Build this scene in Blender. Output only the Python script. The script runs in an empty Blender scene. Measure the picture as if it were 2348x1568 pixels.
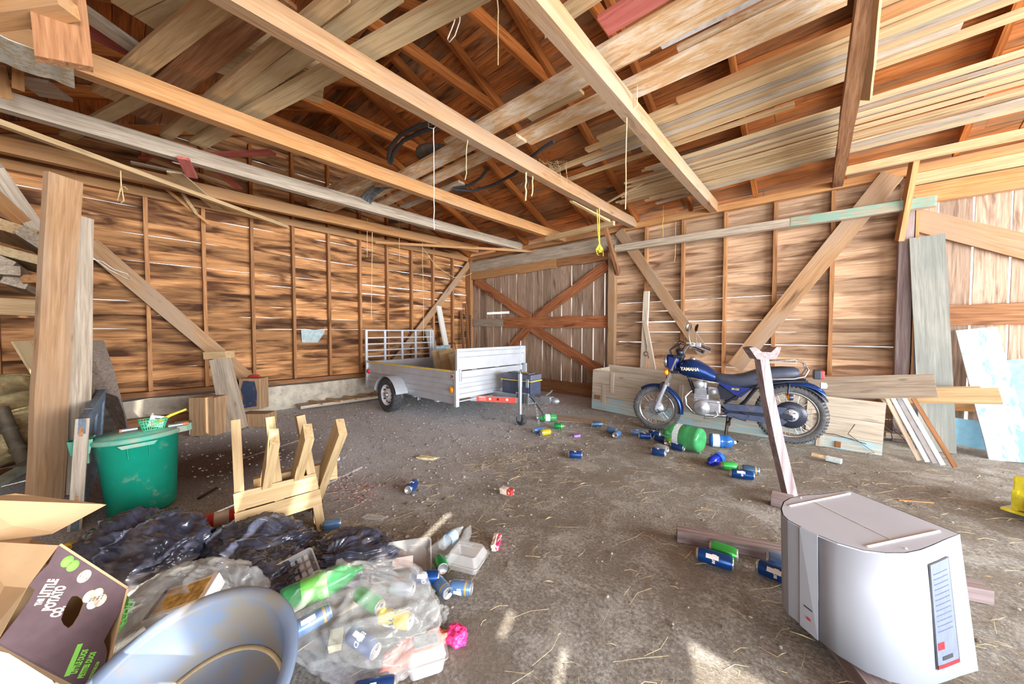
import bpy, bmesh, math, random
from mathutils import Vector, Matrix, noise
from math import sin, cos, pi, atan, atan2, sqrt, radians
rng = random.Random(7)
SC = bpy.context.scene
COL = SC.collection
# ------------------------------------------------------------ camera, world, sun, area lights, exposure
FPX = 800.0; PITCH = atan(24/800.0)
CAM = Vector((7.187, -6.459, 1.35))
R_ = Vector((.7547, .6560, 0)).normalized(); F_ = Vector((-.6560, .7547, 0)).normalized()
cd = bpy.data.cameras.new('camera'); co = bpy.data.objects.new('camera', cd); COL.objects.link(co)
cd.sensor_fit = 'HORIZONTAL'; cd.sensor_width = 36.0; cd.lens = 36.0*FPX/2348.0
cd.clip_start = .02; cd.clip_end = 200
co.location = CAM
co.rotation_euler = (pi/2-PITCH, 0, atan2(R_.y, R_.x))
SC.camera = co
SC.view_settings.view_transform = 'Standard'; SC.view_settings.look = 'None'
SC.view_settings.gamma = 1.0; SC.view_settings.use_curve_mapping = False
SC.view_settings.exposure = -0.16
W = bpy.data.worlds.new('sky'); SC.world = W; W.use_nodes = True
bg = W.node_tree.nodes['Background']; bg.inputs[0].default_value = (.93, .97, 1.0, 1); bg.inputs[1].default_value = 2.6
def light(name, kind, loc, direction, energy, color, size=None, size_y=None):
    l = bpy.data.lights.new(name, kind); o = bpy.data.objects.new(name, l); COL.objects.link(o)
    o.location = loc; o.rotation_euler = Vector(direction).to_track_quat('-Z', 'Y').to_euler()
    l.energy = energy; l.color = color
    if kind == 'AREA': l.shape = 'RECTANGLE'; l.size = size; l.size_y = size_y
    return o
SUN_EL = radians(38.7)
s = light('sun', 'SUN', (9, -12, 9), (cos(SUN_EL)*cos(radians(111)), cos(SUN_EL)*sin(radians(111)), -sin(SUN_EL)), 17.0, (1, .93, .82)); s.data.angle = .009
light('fill_lamp_end', 'AREA', (14.0, -4.0, 1.5), (-1, 0, .16), 2900, (.92, .965, 1), 8.5, 3.0)  # added fill lamp beyond the unseen end, which is left open for light
light('fill_lamp_side', 'AREA', (9.9, -9.3, 1.35), (-.45, 1, .12), 400, (.93, .97, 1), 4.6, 2.7)  # added fill lamp backing up the sky light through the side doorway

# ------------------------------------------------------------ from a pixel of the photograph to a point on a plane of the barn
def ray(x, y):
    r = (x-1174)/FPX; u = (784-y)/FPX
    return R_*r + F_*(cos(PITCH)+u*sin(PITCH)) + Vector((0, 0, u*cos(PITCH)-sin(PITCH)))
def pX(x, y, v=0): d = ray(x, y); return CAM + d*((v-CAM.x)/d.x)
def pY(x, y, v=0): d = ray(x, y); return CAM + d*((v-CAM.y)/d.y)
def pZ(x, y, v=0): d = ray(x, y); return CAM + d*((v-CAM.z)/d.z)
def pD(x, y, t): return CAM + ray(x, y)*t

# ------------------------------------------------------------ mesh helpers
def lin(c):
    return tuple(((v/255.0)/12.92 if v <= 10.31 else (((v/255.0)+.055)/1.055)**2.4) for v in c) + (1.0,)
class MB:
    def __init__(s): s.v = []; s.f = []; s.m = []; s.r = []; s.s = []
    def add(s, vs, fs, mi=0, rnd=0.0, smooth=False, M=None):
        b = len(s.v)
        for p in vs:
            p = Vector(p); s.v.append(M @ p if M else p)
        for f in fs: s.f.append([b+i for i in f]); s.m.append(mi); s.r.append(rnd); s.s.append(smooth)
        return s
    def box(s, x0, x1, y0, y1, z0, z1, rnd=0.0, M=None, mi=0):
        vs = [(x0,y0,z0),(x1,y0,z0),(x1,y1,z0),(x0,y1,z0),(x0,y0,z1),(x1,y0,z1),(x1,y1,z1),(x0,y1,z1)]
        return s.add(vs, [(0,3,2,1),(4,5,6,7),(0,1,5,4),(1,2,6,5),(2,3,7,6),(3,0,4,7)], mi, rnd, False, M)
    def bbox(s, x0, x1, y0, y1, z0, z1, b=.004, rnd=0.0, M=None, mi=0):      # a box with chamfered edges
        bm = bmesh.new(); bmesh.ops.create_cube(bm, size=1)
        for v in bm.verts: v.co = Vector(((x0+x1)/2+v.co.x*(x1-x0), (y0+y1)/2+v.co.y*(y1-y0), (z0+z1)/2+v.co.z*(z1-z0)))
        bmesh.ops.bevel(bm, geom=bm.edges[:], offset=b, segments=2, affect='EDGES', profile=.6)
        bm.verts.index_update()
        s.add([v.co.copy() for v in bm.verts], [[v.index for v in f.verts] for f in bm.faces], mi, rnd, False, M); bm.free(); return s
    def prism(s, poly, h0, h1, axis='z', rnd=0.0, M=None, mi=0, smooth=False):
        n = len(poly)
        def P(a, b, h): return {'z': (a, b, h), 'y': (a, h, b), 'x': (h, a, b)}[axis]
        vs = [P(a, b, h0) for a, b in poly] + [P(a, b, h1) for a, b in poly]
        s.add(vs, [list(range(n))[::-1], list(range(n, 2*n))], mi, rnd, False, M)
        s.add(vs, [(i, (i+1) % n, n+(i+1) % n, n+i) for i in range(n)], mi, rnd, smooth, M); return s
    def tube(s, pts, r, n=10, rnd=0.0, M=None, mi=0, closed=False, flat=None):
        pts = [Vector(p) for p in pts]; k = len(pts); rr = r if isinstance(r, (list, tuple)) else [r]*k
        vs = []; up = None
        for i, p in enumerate(pts):
            a = pts[(i-1) % k] if (closed or i > 0) else p; b = pts[(i+1) % k] if (closed or i < k-1) else p
            t = (b-a).normalized() if (b-a).length > 1e-9 else Vector((0, 0, 1))
            if up is None: up = t.orthogonal()
            up = (up - t*up.dot(t)); up = up.normalized() if up.length > 1e-6 else t.orthogonal().normalized()
            w = t.cross(up)
            for j in range(n):
                A = 2*pi*j/n; q = 1.0 if flat is None else flat
                vs.append(p + up*cos(A)*rr[i] + w*sin(A)*rr[i]*q)
        fs = []
        for i in range(k if closed else k-1):
            for j in range(n):
                a = i*n+j; b = i*n+(j+1) % n; c = ((i+1) % k)*n+(j+1) % n; d = ((i+1) % k)*n+j
                fs.append((a, b, c, d))
        s.add(vs, fs, mi, rnd, True, M)
        if not closed:
            s.add(vs[:n], [list(range(n))[::-1]], mi, rnd, False, M); s.add(vs[-n:], [list(range(n))], mi, rnd, False, M)
        return s
    def lathe(s, prof, n=32, rnd=0.0, M=None, mi=0, sx=1.0, sy=1.0, smooth=True, arc=2*pi, a0=0):
        vs = []; k = len(prof); full = abs(arc-2*pi) < 1e-6; cols = n if full else n+1
        for r, z in prof:
            for j in range(cols):
                A = a0+arc*j/n; vs.append((r*cos(A)*sx, r*sin(A)*sy, z))
        fs = []
        for i in range(k-1):
            for j in range(n):
                a = i*cols+j; b = i*cols+((j+1) % cols); fs.append((a, b, b+cols, a+cols))
        return s.add(vs, fs, mi, rnd, smooth, M)
    def disc(s, r, z, n=32, M=None, mi=0, rnd=0.0):
        return s.add([(r*cos(2*pi*j/n), r*sin(2*pi*j/n), z) for j in range(n)], [list(range(n))], mi, rnd, False, M)
    def sphere(s, c, rx, ry, rz, n=16, m=10, mi=0, M=None, fn=None, rnd=0.0):
        vs = []
        for i in range(m+1):
            t = pi*i/m
            for j in range(n):
                a = 2*pi*j/n; d = Vector((sin(t)*cos(a), sin(t)*sin(a), cos(t)))
                q = fn(d) if fn else 1.0
                vs.append((c[0]+d.x*rx*q, c[1]+d.y*ry*q, c[2]+d.z*rz*q))
        fs = [(i*n+j, (i+1)*n+j, (i+1)*n+(j+1) % n, i*n+(j+1) % n) for i in range(m) for j in range(n)]
        return s.add(vs, fs, mi, rnd, True, M)
    def build(s, name, mats, parent=None, loc=None, M=None):
        me = bpy.data.meshes.new(name); me.from_pydata([tuple(v) for v in s.v], [], s.f)
        if not isinstance(mats, (list, tuple)): mats = [mats]
        for m in mats: me.materials.append(m)
        me.polygons.foreach_set('material_index', s.m); me.polygons.foreach_set('use_smooth', s.s)
        at = me.attributes.new('rnd', 'FLOAT', 'FACE'); at.data.foreach_set('value', s.r)
        me.update()
        o = bpy.data.objects.new(name, me); COL.objects.link(o)
        if parent: o.parent = parent
        if M is not None: o.matrix_world = M
        if loc is not None: o.location = loc
        return o
def tag(o, label=None, cat=None, group=None, kind=None):
    if label: o['label'] = label
    if cat: o['category'] = cat
    if group: o['group'] = group
    if kind: o['kind'] = kind
    return o
def struct(o): o['kind'] = 'structure'; return o
def thing(name, label, cat, loc=(0,0,0), rot=(0,0,0), group=None):
    o = bpy.data.objects.new(name, None); COL.objects.link(o); o.location = loc; o.rotation_euler = rot
    o.empty_display_size = .1
    return tag(o, label, cat, group)
def copy_tree(o, parent=None):
    c = o.copy(); COL.objects.link(c); c.parent = parent
    for ch in list(o.children): copy_tree(ch, c)
    return c
def frame(p0, p1, nrm=(0,0,1)):
    p0 = Vector(p0); p1 = Vector(p1); x = (p1-p0).normalized(); n = Vector(nrm)
    z = n - x*n.dot(x); z = z.normalized() if z.length > 1e-4 else x.orthogonal().normalized()
    y = z.cross(x); M = Matrix.Identity(4)
    for i in range(3): M[i][0] = x[i]; M[i][1] = y[i]; M[i][2] = z[i]; M[i][3] = p0[i]
    return M, (p1-p0).length
_seed = [0]
def board_mesh(L, w, t, jit=.004, seg=None, skew=.0, rag=0.0, bow=0.0, taper=1.0):
    _seed[0] += 1; sd = _seed[0]*7.31
    n = seg or max(2, int(L/.22)); vs = []; mb = MB()
    for i in range(n+1):
        u = i/n; x = L*u; ww = w*(1+(taper-1)*u)
        e0 = noise.noise((x*2.1, sd, 0))*jit; e1 = noise.noise((x*2.1, sd, 9))*jit; z = noise.noise((x*1.1, sd, 5))*jit*.6 + bow*4*u*(1-u)
        xs0 = x + (skew*(.5) if i in (0, n) else 0); xs1 = x - (skew*(.5) if i in (0, n) else 0)
        vs += [(xs0, -ww/2+e0, -t/2+z), (xs1, ww/2+e1, -t/2+z), (xs1, ww/2+e1, t/2+z), (xs0, -ww/2+e0, t/2+z)]
    fs = [(0, 1, 2, 3), tuple(4*n+k for k in (3, 2, 1, 0))]
    for i in range(n):
        for k in range(4):
            a = 4*i+k; b = 4*i+(k+1) % 4; fs.append((a, a+4, b+4, b))
    if rag:      # splintered end
        pass
    mb.add(vs, fs, 0, rng.random()); return mb
def plank(name, p0, p1, w, t, m, label=None, cat=None, group=None, nrm=(0,0,1), parent=None, jit=.004, **k):
    M, L = frame(p0, p1, nrm)
    o = board_mesh(L, w, t, jit, **k).build(name, m)
    o.matrix_world = M
    if parent: o.parent = parent
    if label: tag(o, label, cat or 'board', group)
    return o
def text_mesh(txt, size, extr=.0008, align='CENTER', bold=0.0, shear=0.0, space=1.0):
    c = bpy.data.curves.new('lettering', 'FONT'); c.body = txt; c.size = size; c.extrude = extr; c.align_x = align; c.align_y = 'CENTER'
    c.offset = bold; c.shear = shear; c.space_character = space; c.resolution_u = 3
    o = bpy.data.objects.new('lettering', c); COL.objects.link(o)
    dg = bpy.context.evaluated_depsgraph_get(); me = bpy.data.meshes.new_from_object(o.evaluated_get(dg))
    bpy.data.objects.remove(o); return me
def lettering(txt, size, mat_, parent, M, extr=.0008, bold=0.0, shear=0.0, wrapR=None, name='lettering', align='CENTER', space=1.0):
    me = text_mesh(txt, size, extr, align, bold, shear, space); me.materials.clear(); me.materials.append(mat_)
    if wrapR:      # x runs round the cylinder about local Z, y up
        for v in me.vertices:
            a = v.co.x/wrapR; r = wrapR+.0004+max(0, v.co.z); v.co = Vector((r*sin(a), -r*cos(a), v.co.y))
    o = bpy.data.objects.new(name, me); COL.objects.link(o); o.parent = parent; o.matrix_local = M; return o
def T(x=0, y=0, z=0, rx=0, ry=0, rz=0):
    return Matrix.Translation((x, y, z)) @ Matrix.Rotation(rz, 4, 'Z') @ Matrix.Rotation(ry, 4, 'Y') @ Matrix.Rotation(rx, 4, 'X')

# ------------------------------------------------------------ materials
def newmat(name):
    m = bpy.data.materials.new(name); m.use_nodes = True; nt = m.node_tree; nt.nodes.clear()
    o = nt.nodes.new('ShaderNodeOutputMaterial'); p = nt.nodes.new('ShaderNodeBsdfPrincipled'); nt.links.new(p.outputs[0], o.inputs[0])
    return m, nt, p, o
def nd(nt, t, **k):
    n = nt.nodes.new(t)
    for a, b in k.items():
        if a.startswith('i_'): n.inputs[a[2:].replace('_', ' ')].default_value = b
        else: setattr(n, a, b)
    return n
def ramp(nt, src, stops):
    r = nt.nodes.new('ShaderNodeValToRGB'); e = r.color_ramp.elements
    while len(e) > 1: e.remove(e[-1])
    e[0].position = stops[0][0]; e[0].color = stops[0][1]
    for p, c in stops[1:]: x = e.new(p); x.color = c
    nt.links.new(src, r.inputs[0]); return r
def mixc(nt, fac, a, b, blend='MIX'):
    m = nt.nodes.new('ShaderNodeMix'); m.data_type = 'RGBA'; m.blend_type = blend
    for sock, v in ((m.inputs[0], fac), (m.inputs[6], a), (m.inputs[7], b)):
        if hasattr(v, 'is_linked') or hasattr(v, 'links'): nt.links.new(v, sock)
        else: sock.default_value = v
    return m.outputs[2]
BW = lambda v: (v, v, v, 1)
def wood(name, light_, mid, dark, axis='x', burn=0.0, burn_c=(58, 30, 14), rough=.8, paint=None, paint_c=(225, 222, 215), tone=.22, sc=1.0, knots=.5, grey=None, psoft=.05):
    m, nt, p, out = newmat(name); L = nt.links.new
    tc = nd(nt, 'ShaderNodeTexCoord'); at = nd(nt, 'ShaderNodeAttribute', attribute_name='rnd'); oi = nd(nt, 'ShaderNodeObjectInfo')
    sm = nd(nt, 'ShaderNodeMath', operation='ADD'); L(at.outputs['Fac'], sm.inputs[0]); L(oi.outputs['Random'], sm.inputs[1])
    w = nd(nt, 'ShaderNodeMath', operation='MULTIPLY'); w.inputs[1].default_value = 57.0; L(sm.outputs[0], w.inputs[0])
    def mp(al, ac):
        q = nd(nt, 'ShaderNodeMapping'); sc_ = [ac*sc]*3; sc_['xyz'.index(axis)] = al*sc; q.inputs['Scale'].default_value = sc_
        L(tc.outputs['Object'], q.inputs[0]); return q.outputs[0]
    def ns(vec, scale, det, dist=0.0, ro=.55):
        n = nd(nt, 'ShaderNodeTexNoise', noise_dimensions='4D'); n.inputs['Scale'].default_value = scale; n.inputs['Detail'].default_value = det
        n.inputs['Distortion'].default_value = dist; n.inputs['Roughness'].default_value = ro; L(vec, n.inputs['Vector']); L(w.outputs[0], n.inputs['W']); return n.outputs['Fac']
    g = ns(mp(2.2, 46), 1.0, 4, .6, .65)
    b = ns(mp(1.6, 7), 1.0, 5, .8)
    col = ramp(nt, g, [(.30, lin(dark)), (.47, lin(mid)), (.66, lin(light_))]).outputs[0]
    col = mixc(nt, ramp(nt, b, [(.35, BW(0)), (.65, BW(.55))]).outputs[0], col, lin(mid))
    if grey is not None:
        gg = ns(mp(.9, 3), 1.0, 3, .3); col = mixc(nt, ramp(nt, gg, [(.42, BW(0)), (.62, BW(.8))]).outputs[0], col, lin(grey))
    if burn:
        k = ns(mp(1.35, 7.5), 1.0, 4, 1.0, .5); t0 = .70-.22*burn
        col = mixc(nt, ramp(nt, k, [(t0-.05, BW(0)), (t0+.14, BW(.92))]).outputs[0], col, lin(burn_c))
    if knots:
        v = nd(nt, 'ShaderNodeTexVoronoi', voronoi_dimensions='4D'); L(mp(2.4, 5.2), v.inputs['Vector']); L(w.outputs[0], v.inputs['W']); v.inputs['Scale'].default_value = 1.0
        col = mixc(nt, ramp(nt, v.outputs['Distance'], [(.05, BW(knots)), (.13, BW(0))]).outputs[0], col, lin([c*.55 for c in dark]))
    if paint:
        k = ns(mp(3.5, 12), 1.0, 6, .5, .7); t0 = .72-.45*paint
        col = mixc(nt, ramp(nt, k, [(t0, BW(0)), (t0+psoft, BW(.93))]).outputs[0], col, lin(paint_c))
    wn = nd(nt, 'ShaderNodeTexWhiteNoise', noise_dimensions='1D'); L(sm.outputs[0], wn.inputs['W'])
    mr = nd(nt, 'ShaderNodeMapRange'); mr.inputs[3].default_value = 1-tone; mr.inputs[4].default_value = 1+tone*.7; L(wn.outputs['Value'], mr.inputs[0])
    hs = nd(nt, 'ShaderNodeHueSaturation'); L(mr.outputs[0], hs.inputs['Value']); L(col, hs.inputs['Color'])
    L(hs.outputs[0], p.inputs['Base Color']); p.inputs['Roughness'].default_value = rough; p.inputs['Specular IOR Level'].default_value = .25
    bp = nd(nt, 'ShaderNodeBump'); bp.inputs['Strength'].default_value = .45; bp.inputs['Distance'].default_value = .004; L(g, bp.inputs['Height']); L(bp.outputs[0], p.inputs['Normal'])
    return m
def pm(name, c, rough=.5, metal=0.0, var=.12, vs=18.0, dirt=None, dirt_c=(120, 105, 85), bump=0.0, alpha=1.0, trans=0.0, spec=.5, emis=None, ior=1.45, dscale=9.0):
    m, nt, p, out = newmat(name); L = nt.links.new
    tc = nd(nt, 'ShaderNodeTexCoord'); n = nd(nt, 'ShaderNodeTexNoise'); n.inputs['Scale'].default_value = vs; n.inputs['Detail'].default_value = 5; L(tc.outputs['Object'], n.inputs['Vector'])
    c0 = lin([v*(1-var) for v in c]); c1 = lin([min(255, v*(1+var*.6)) for v in c])
    col = ramp(nt, n.outputs['Fac'], [(.3, c0), (.7, c1)]).outputs[0]
    if dirt:
        n2 = nd(nt, 'ShaderNodeTexNoise'); n2.inputs['Scale'].default_value = dscale; n2.inputs['Detail'].default_value = 8; n2.inputs['Roughness'].default_value = .7; L(tc.outputs['Object'], n2.inputs['Vector'])
        t0 = .68-.3*dirt; col = mixc(nt, ramp(nt, n2.outputs['Fac'], [(t0, BW(0)), (t0+.14, BW(.75))]).outputs[0], col, lin(dirt_c))
    L(col, p.inputs['Base Color']); p.inputs['Roughness'].default_value = rough; p.inputs['Metallic'].default_value = metal
    p.inputs['Alpha'].default_value = alpha; p.inputs['Transmission Weight'].default_value = trans; p.inputs['Specular IOR Level'].default_value = spec; p.inputs['IOR'].default_value = ior
    if bump:
        bp = nd(nt, 'ShaderNodeBump'); bp.inputs['Strength'].default_value = bump; bp.inputs['Distance'].default_value = .01; L(n.outputs['Fac'], bp.inputs['Height']); L(bp.outputs[0], p.inputs['Normal'])
    return m
W_SLAT = wood('siding_pine_left', (214, 164, 114), (180, 126, 80), (132, 82, 46), 'y', burn=1.0, burn_c=(60, 30, 16), tone=.42, sc=.8)
W_SLATR = wood('siding_pine_right', (212, 182, 152), (184, 150, 120), (146, 108, 78), 'x', burn=.72, burn_c=(96, 64, 44), tone=.34, sc=.8)
W_DECK = wood('roof_deck_boards', (220, 144, 80), (186, 110, 54), (128, 70, 32), 'x', burn=.5, burn_c=(52, 26, 12), tone=.35, grey=(128, 104, 78))
W_DOOR = wood('door_boards', (190, 166, 146), (158, 132, 112), (104, 80, 66), 'z', burn=.35, burn_c=(84, 54, 42), tone=.25)
W_STUD = wood('stud_pine', (190, 142, 100), (162, 114, 74), (118, 76, 46), 'x', burn=.25, tone=.22)
W_RAFT = wood('rafter_pine', (186, 116, 56), (152, 86, 36), (104, 54, 22), 'x', burn=.2, tone=.2)
W_BEAM = wood('beam_pine', (184, 148, 114), (158, 121, 86), (124, 90, 64), 'x', burn=.1, tone=.12, grey=(160, 136, 114))
W_BEAMO = wood('beam_orange', (204, 156, 106), (180, 128, 80), (142, 94, 54), 'x', burn=.12, tone=.12, grey=(168, 132, 96))
W_GREY = wood('weathered_grey_wood', (196, 182, 164), (166, 150, 132), (120, 104, 90), 'x', burn=.1, burn_c=(70, 56, 46), tone=.16)
W_TAN = wood('lumber_tan', (206, 178, 138), (184, 153, 113), (146, 116, 80), 'x', burn=.06, tone=.16)
W_PALE = wood('lumber_pale', (212, 190, 154), (192, 168, 130), (158, 132, 98), 'x', tone=.12, knots=.4)
W_LIME = wood('lumber_limewashed', (220, 186, 144), (198, 158, 114), (160, 116, 76), 'x', paint=.60, paint_c=(228, 216, 198), tone=.12, psoft=.2)
W_SAW = wood('sawbuck_pine', (190, 164, 128), (168, 142, 104), (134, 108, 76), 'x', tone=.10, knots=.4)
W_BROWN = wood('lumber_brown', (168, 124, 88), (140, 96, 64), (98, 62, 40), 'x', burn=.3, tone=.2)
W_XBR = wood('brace_red_brown', (186, 124, 84), (150, 92, 58), (98, 56, 38), 'x', burn=.35, burn_c=(58, 32, 24), tone=.12)
W_TIMBER = wood('old_timber', (186, 156, 124), (160, 128, 96), (118, 88, 62), 'z', burn=.12, tone=.1)
W_CRATE = wood('grey_box_boards', (206, 196, 180), (186, 172, 154), (146, 130, 112), 'x', burn=.08, tone=.12, paint=.12, paint_c=(150, 184, 190))
W_PURP = wood('purplish_grey_wood', (166, 152, 150), (134, 118, 118), (92, 78, 78), 'x', tone=.08)
W_BLUEP = wood('peeling_blue_paint', (180, 150, 120), (160, 130, 100), (120, 92, 66), 'x', paint=1.25, paint_c=(140, 188, 208), tone=.05)
W_WHITEB = wood('white_over_blue_paint', (132, 184, 208), (120, 172, 198), (150, 150, 140), 'x', paint=.66, paint_c=(196, 194, 197), tone=.03, knots=0, psoft=.03, sc=.5)
W_REDP = wood('red_paint_board', (196, 120, 108), (180, 96, 88), (120, 84, 66), 'x', burn=.3, tone=.1)
M_CONC = pm('foundation_concrete', (186, 176, 160), .95, 0, .16, 6, dirt=.5, dirt_c=(140, 126, 108), bump=.5)
M_BLACKR = pm('black_rubber', (52, 54, 60), .7, 0, .15, 30)
M_GALV = pm('galvanized_steel', (176, 182, 190), .42, .75, .06, 14)
M_CHROME = pm('chrome', (214, 214, 216), .16, 1.0, .04, 30)
M_ROPE = pm('twine', (214, 190, 140), .9)
M_ROPEW = pm('white_cord', (226, 222, 212), .8)
M_YEL = pm('yellow_cord', (228, 214, 60), .7)
M_STEEL = pm('dark_steel', (64, 58, 54), .6, .6, .2, 20, dirt=.4, dirt_c=(110, 66, 40))
# ------------------------------------------------------------ the ground
def ground_mat():
    m, nt, p, out = newmat('packed_earth'); L = nt.links.new
    tc = nd(nt, 'ShaderNodeTexCoord')
    def ns(s, d=6, ro=.6, dist=0, sx=1, sy=1):
        q = nd(nt, 'ShaderNodeMapping'); q.inputs['Scale'].default_value = (sx, sy, 1); L(tc.outputs['Object'], q.inputs[0])
        n = nd(nt, 'ShaderNodeTexNoise'); n.inputs['Scale'].default_value = s; n.inputs['Detail'].default_value = d; n.inputs['Roughness'].default_value = ro; n.inputs['Distortion'].default_value = dist
        L(q.outputs[0], n.inputs['Vector']); return n.outputs['Fac']
    fine = ns(60, 6, .75); mid = ns(3.2, 6, .7, .6); big = ns(.8, 4, .5)
    c = ramp(nt, fine, [(.32, lin((96, 92, 87))), (.5, lin((154, 149, 141))), (.68, lin((204, 200, 192)))]).outputs[0]
    c = mixc(nt, ramp(nt, mid, [(.40, BW(.75)), (.58, BW(0))]).outputs[0], c, lin((130, 120, 107)))
    c = mixc(nt, ramp(nt, mid, [(.54, BW(0)), (.70, BW(.7))]).outputs[0], c, lin((190, 187, 179)))
    # grey crushed-stone bed under and around the trailer
    sep = nd(nt, 'ShaderNodeSeparateXYZ'); L(tc.outputs['Object'], sep.inputs[0])
    a = nd(nt, 'ShaderNodeMapRange'); a.inputs[1].default_value = 5.2; a.inputs[2].default_value = 3.4; a.inputs[3].default_value = 0; a.inputs[4].default_value = 1; L(sep.outputs[0], a.inputs[0])
    mm = nd(nt, 'ShaderNodeMath', operation='MULTIPLY'); L(a.outputs[0], mm.inputs[0]); L(ramp(nt, big, [(.3, BW(.65)), (.6, BW(1))]).outputs[0], mm.inputs[1])
    grav = ramp(nt, ns(85, 3, .8), [(.34, lin((128, 127, 130))), (.5, lin((204, 204, 208))), (.66, lin((245, 246, 248)))]).outputs[0]
    c = mixc(nt, mm.outputs[0], c, grav)
    k2 = ns(5.5, 8, .8, .4)
    c = mixc(nt, ramp(nt, k2, [(.62, BW(0)), (.70, BW(.55))]).outputs[0], c, lin((92, 74, 58)))
    # brown bark mulch trodden into the floor by the timber blocks
    vd = nd(nt, 'ShaderNodeVectorMath', operation='DISTANCE'); L(tc.outputs['Object'], vd.inputs[0]); vd.inputs[1].default_value = (2.55, -5.75, 0)
    md = nd(nt, 'ShaderNodeMapRange'); md.inputs[1].default_value = .35; md.inputs[2].default_value = 1.25; md.inputs[3].default_value = .95; md.inputs[4].default_value = 0; L(vd.outputs['Value'], md.inputs[0])
    c = mixc(nt, md.outputs[0], c, ramp(nt, ns(48, 4, .8), [(.35, lin((48, 34, 26))), (.6, lin((104, 76, 58))), (.75, lin((140, 116, 96)))]).outputs[0])
    L(c, p.inputs['Base Color']); p.inputs['Roughness'].default_value = .95; p.inputs['Specular IOR Level'].default_value = .15
    bp = nd(nt, 'ShaderNodeBump'); bp.inputs['Strength'].default_value = .9; bp.inputs['Distance'].default_value = .018; L(fine, bp.inputs['Height'])
    b2 = nd(nt, 'ShaderNodeBump'); b2.inputs['Strength'].default_value = .5; b2.inputs['Distance'].default_value = .04; L(mid, b2.inputs['Height']); L(bp.outputs[0], b2.inputs['Normal'])
    L(b2.outputs[0], p.inputs['Normal']); return m
M_GROUND = ground_mat()
mb = MB(); NX, NY = 130, 96; vs = []
for i in range(NX+1):
    for j in range(NY+1):
        x = -.1 + 12.3*i/NX; y = -8.1 + 8.3*j/NY
        vs.append((x, y, -.004 + .004*noise.noise((x*2.2, y*2.2, 1.7))))
mb.add(vs, [(i*(NY+1)+j, (i+1)*(NY+1)+j, (i+1)*(NY+1)+j+1, i*(NY+1)+j+1) for i in range(NX) for j in range(NY)], smooth=True)
floor = struct(mb.build('floor', M_GROUND))
# straw and stones lying on it
mb = MB()
def straw(x, y, L, w, a, z=.004):
    dx, dy = cos(a)*L/2, sin(a)*L/2; nx, ny = -sin(a)*w/2, cos(a)*w/2; k = rng.uniform(-.25, .25)*L; r = rng.random()
    P = [(x-dx, y-dy), (x+nx/w*k, y+ny/w*k), (x+dx, y+dy)]; zz = [z, z+rng.uniform(.002, .010), z+rng.uniform(0, .006)]
    vv = []
    for (px_, py_), z_ in zip(P, zz): vv += [(px_-nx, py_-ny, z_), (px_, py_, z_+w*.8), (px_+nx, py_+ny, z_)]
    mb.add(vv, [(0, 1, 4, 3), (1, 2, 5, 4), (3, 4, 7, 6), (4, 5, 8, 7), (0, 3, 6, 8, 5, 2)], 0, r)
cl = [(rng.uniform(4.6, 9.5), rng.uniform(-5.9, -1.6), rng.uniform(.15, .7)) for _ in range(34)]
for _ in range(2000):
    if rng.random() < .72:
        cx, cy, sg = rng.choice(cl); x, y = rng.gauss(cx, sg), rng.gauss(cy, sg)
    else: x, y = rng.uniform(4.0, 10), rng.uniform(-6.3, -1.2)
    if not (3.6 < x < 10.5 and -6.6 < y < -.9): continue
    straw(x, y, rng.uniform(.02, .11) if rng.random() < .85 else rng.uniform(.12, .26), rng.uniform(.0009, .002), rng.uniform(0, pi))
M_STRAW = pm('straw', (188, 164, 122), .8, var=.25)
tag(mb.build('loose_straw', M_STRAW), 'dry straw and stalks scattered thinly over the dirt floor', 'straw', kind='stuff')
mb = MB()
ico = bmesh.new(); bmesh.ops.create_icosphere(ico, subdivisions=1, radius=1); ico.verts.index_update()
iv = [v.co.copy() for v in ico.verts]; fi = [[v.index for v in f.verts] for f in ico.faces]
for _ in range(3000):
    if rng.random() < .8: x, y, r = rng.uniform(.6, 5.2), rng.uniform(-6.0, -.6), rng.uniform(.004, .013)
    else: x, y, r = rng.uniform(3, 10), rng.uniform(-6, -.8), rng.uniform(.004, .012)
    q = (rng.uniform(.7, 1.4), rng.uniform(.7, 1.4), rng.uniform(.5, .8))
    mb.add([(x+v.x*r*q[0], y+v.y*r*q[1], r*.2+v.z*r*q[2]) for v in iv], fi, rng.choice((0, 0, 1)), rng.random())
ico.free()
tag(mb.build('loose_gravel', [pm('stone_grey', (158, 153, 148), .9, var=.3), pm('stone_dark', (120, 104, 90), .9, var=.3)]), 'small loose stones and crumbs of earth lying around the trailer', 'gravel', kind='stuff')

mb = MB()
for _ in range(240):
    c = pZ(rng.gauss(815, 34), rng.gauss(1122, 20), .004); a = rng.uniform(0, pi); r = rng.uniform(.004, .013)
    mb.add([(c.x+r*cos(a+q)*(1 if q != 2 else .6), c.y+r*sin(a+q), c.z+rng.uniform(0, .006)) for q in (0, 1.3, 2, 3.3, 4.6)], [(0, 1, 2, 3, 4)], 0, rng.random())
tag(mb.build('pink_crumbs', pm('pink_crumb', (206, 160, 158), .9)), 'scattered pale pink crumbs on the ground right of the sawbuck', 'crumbs', kind='stuff')

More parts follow.
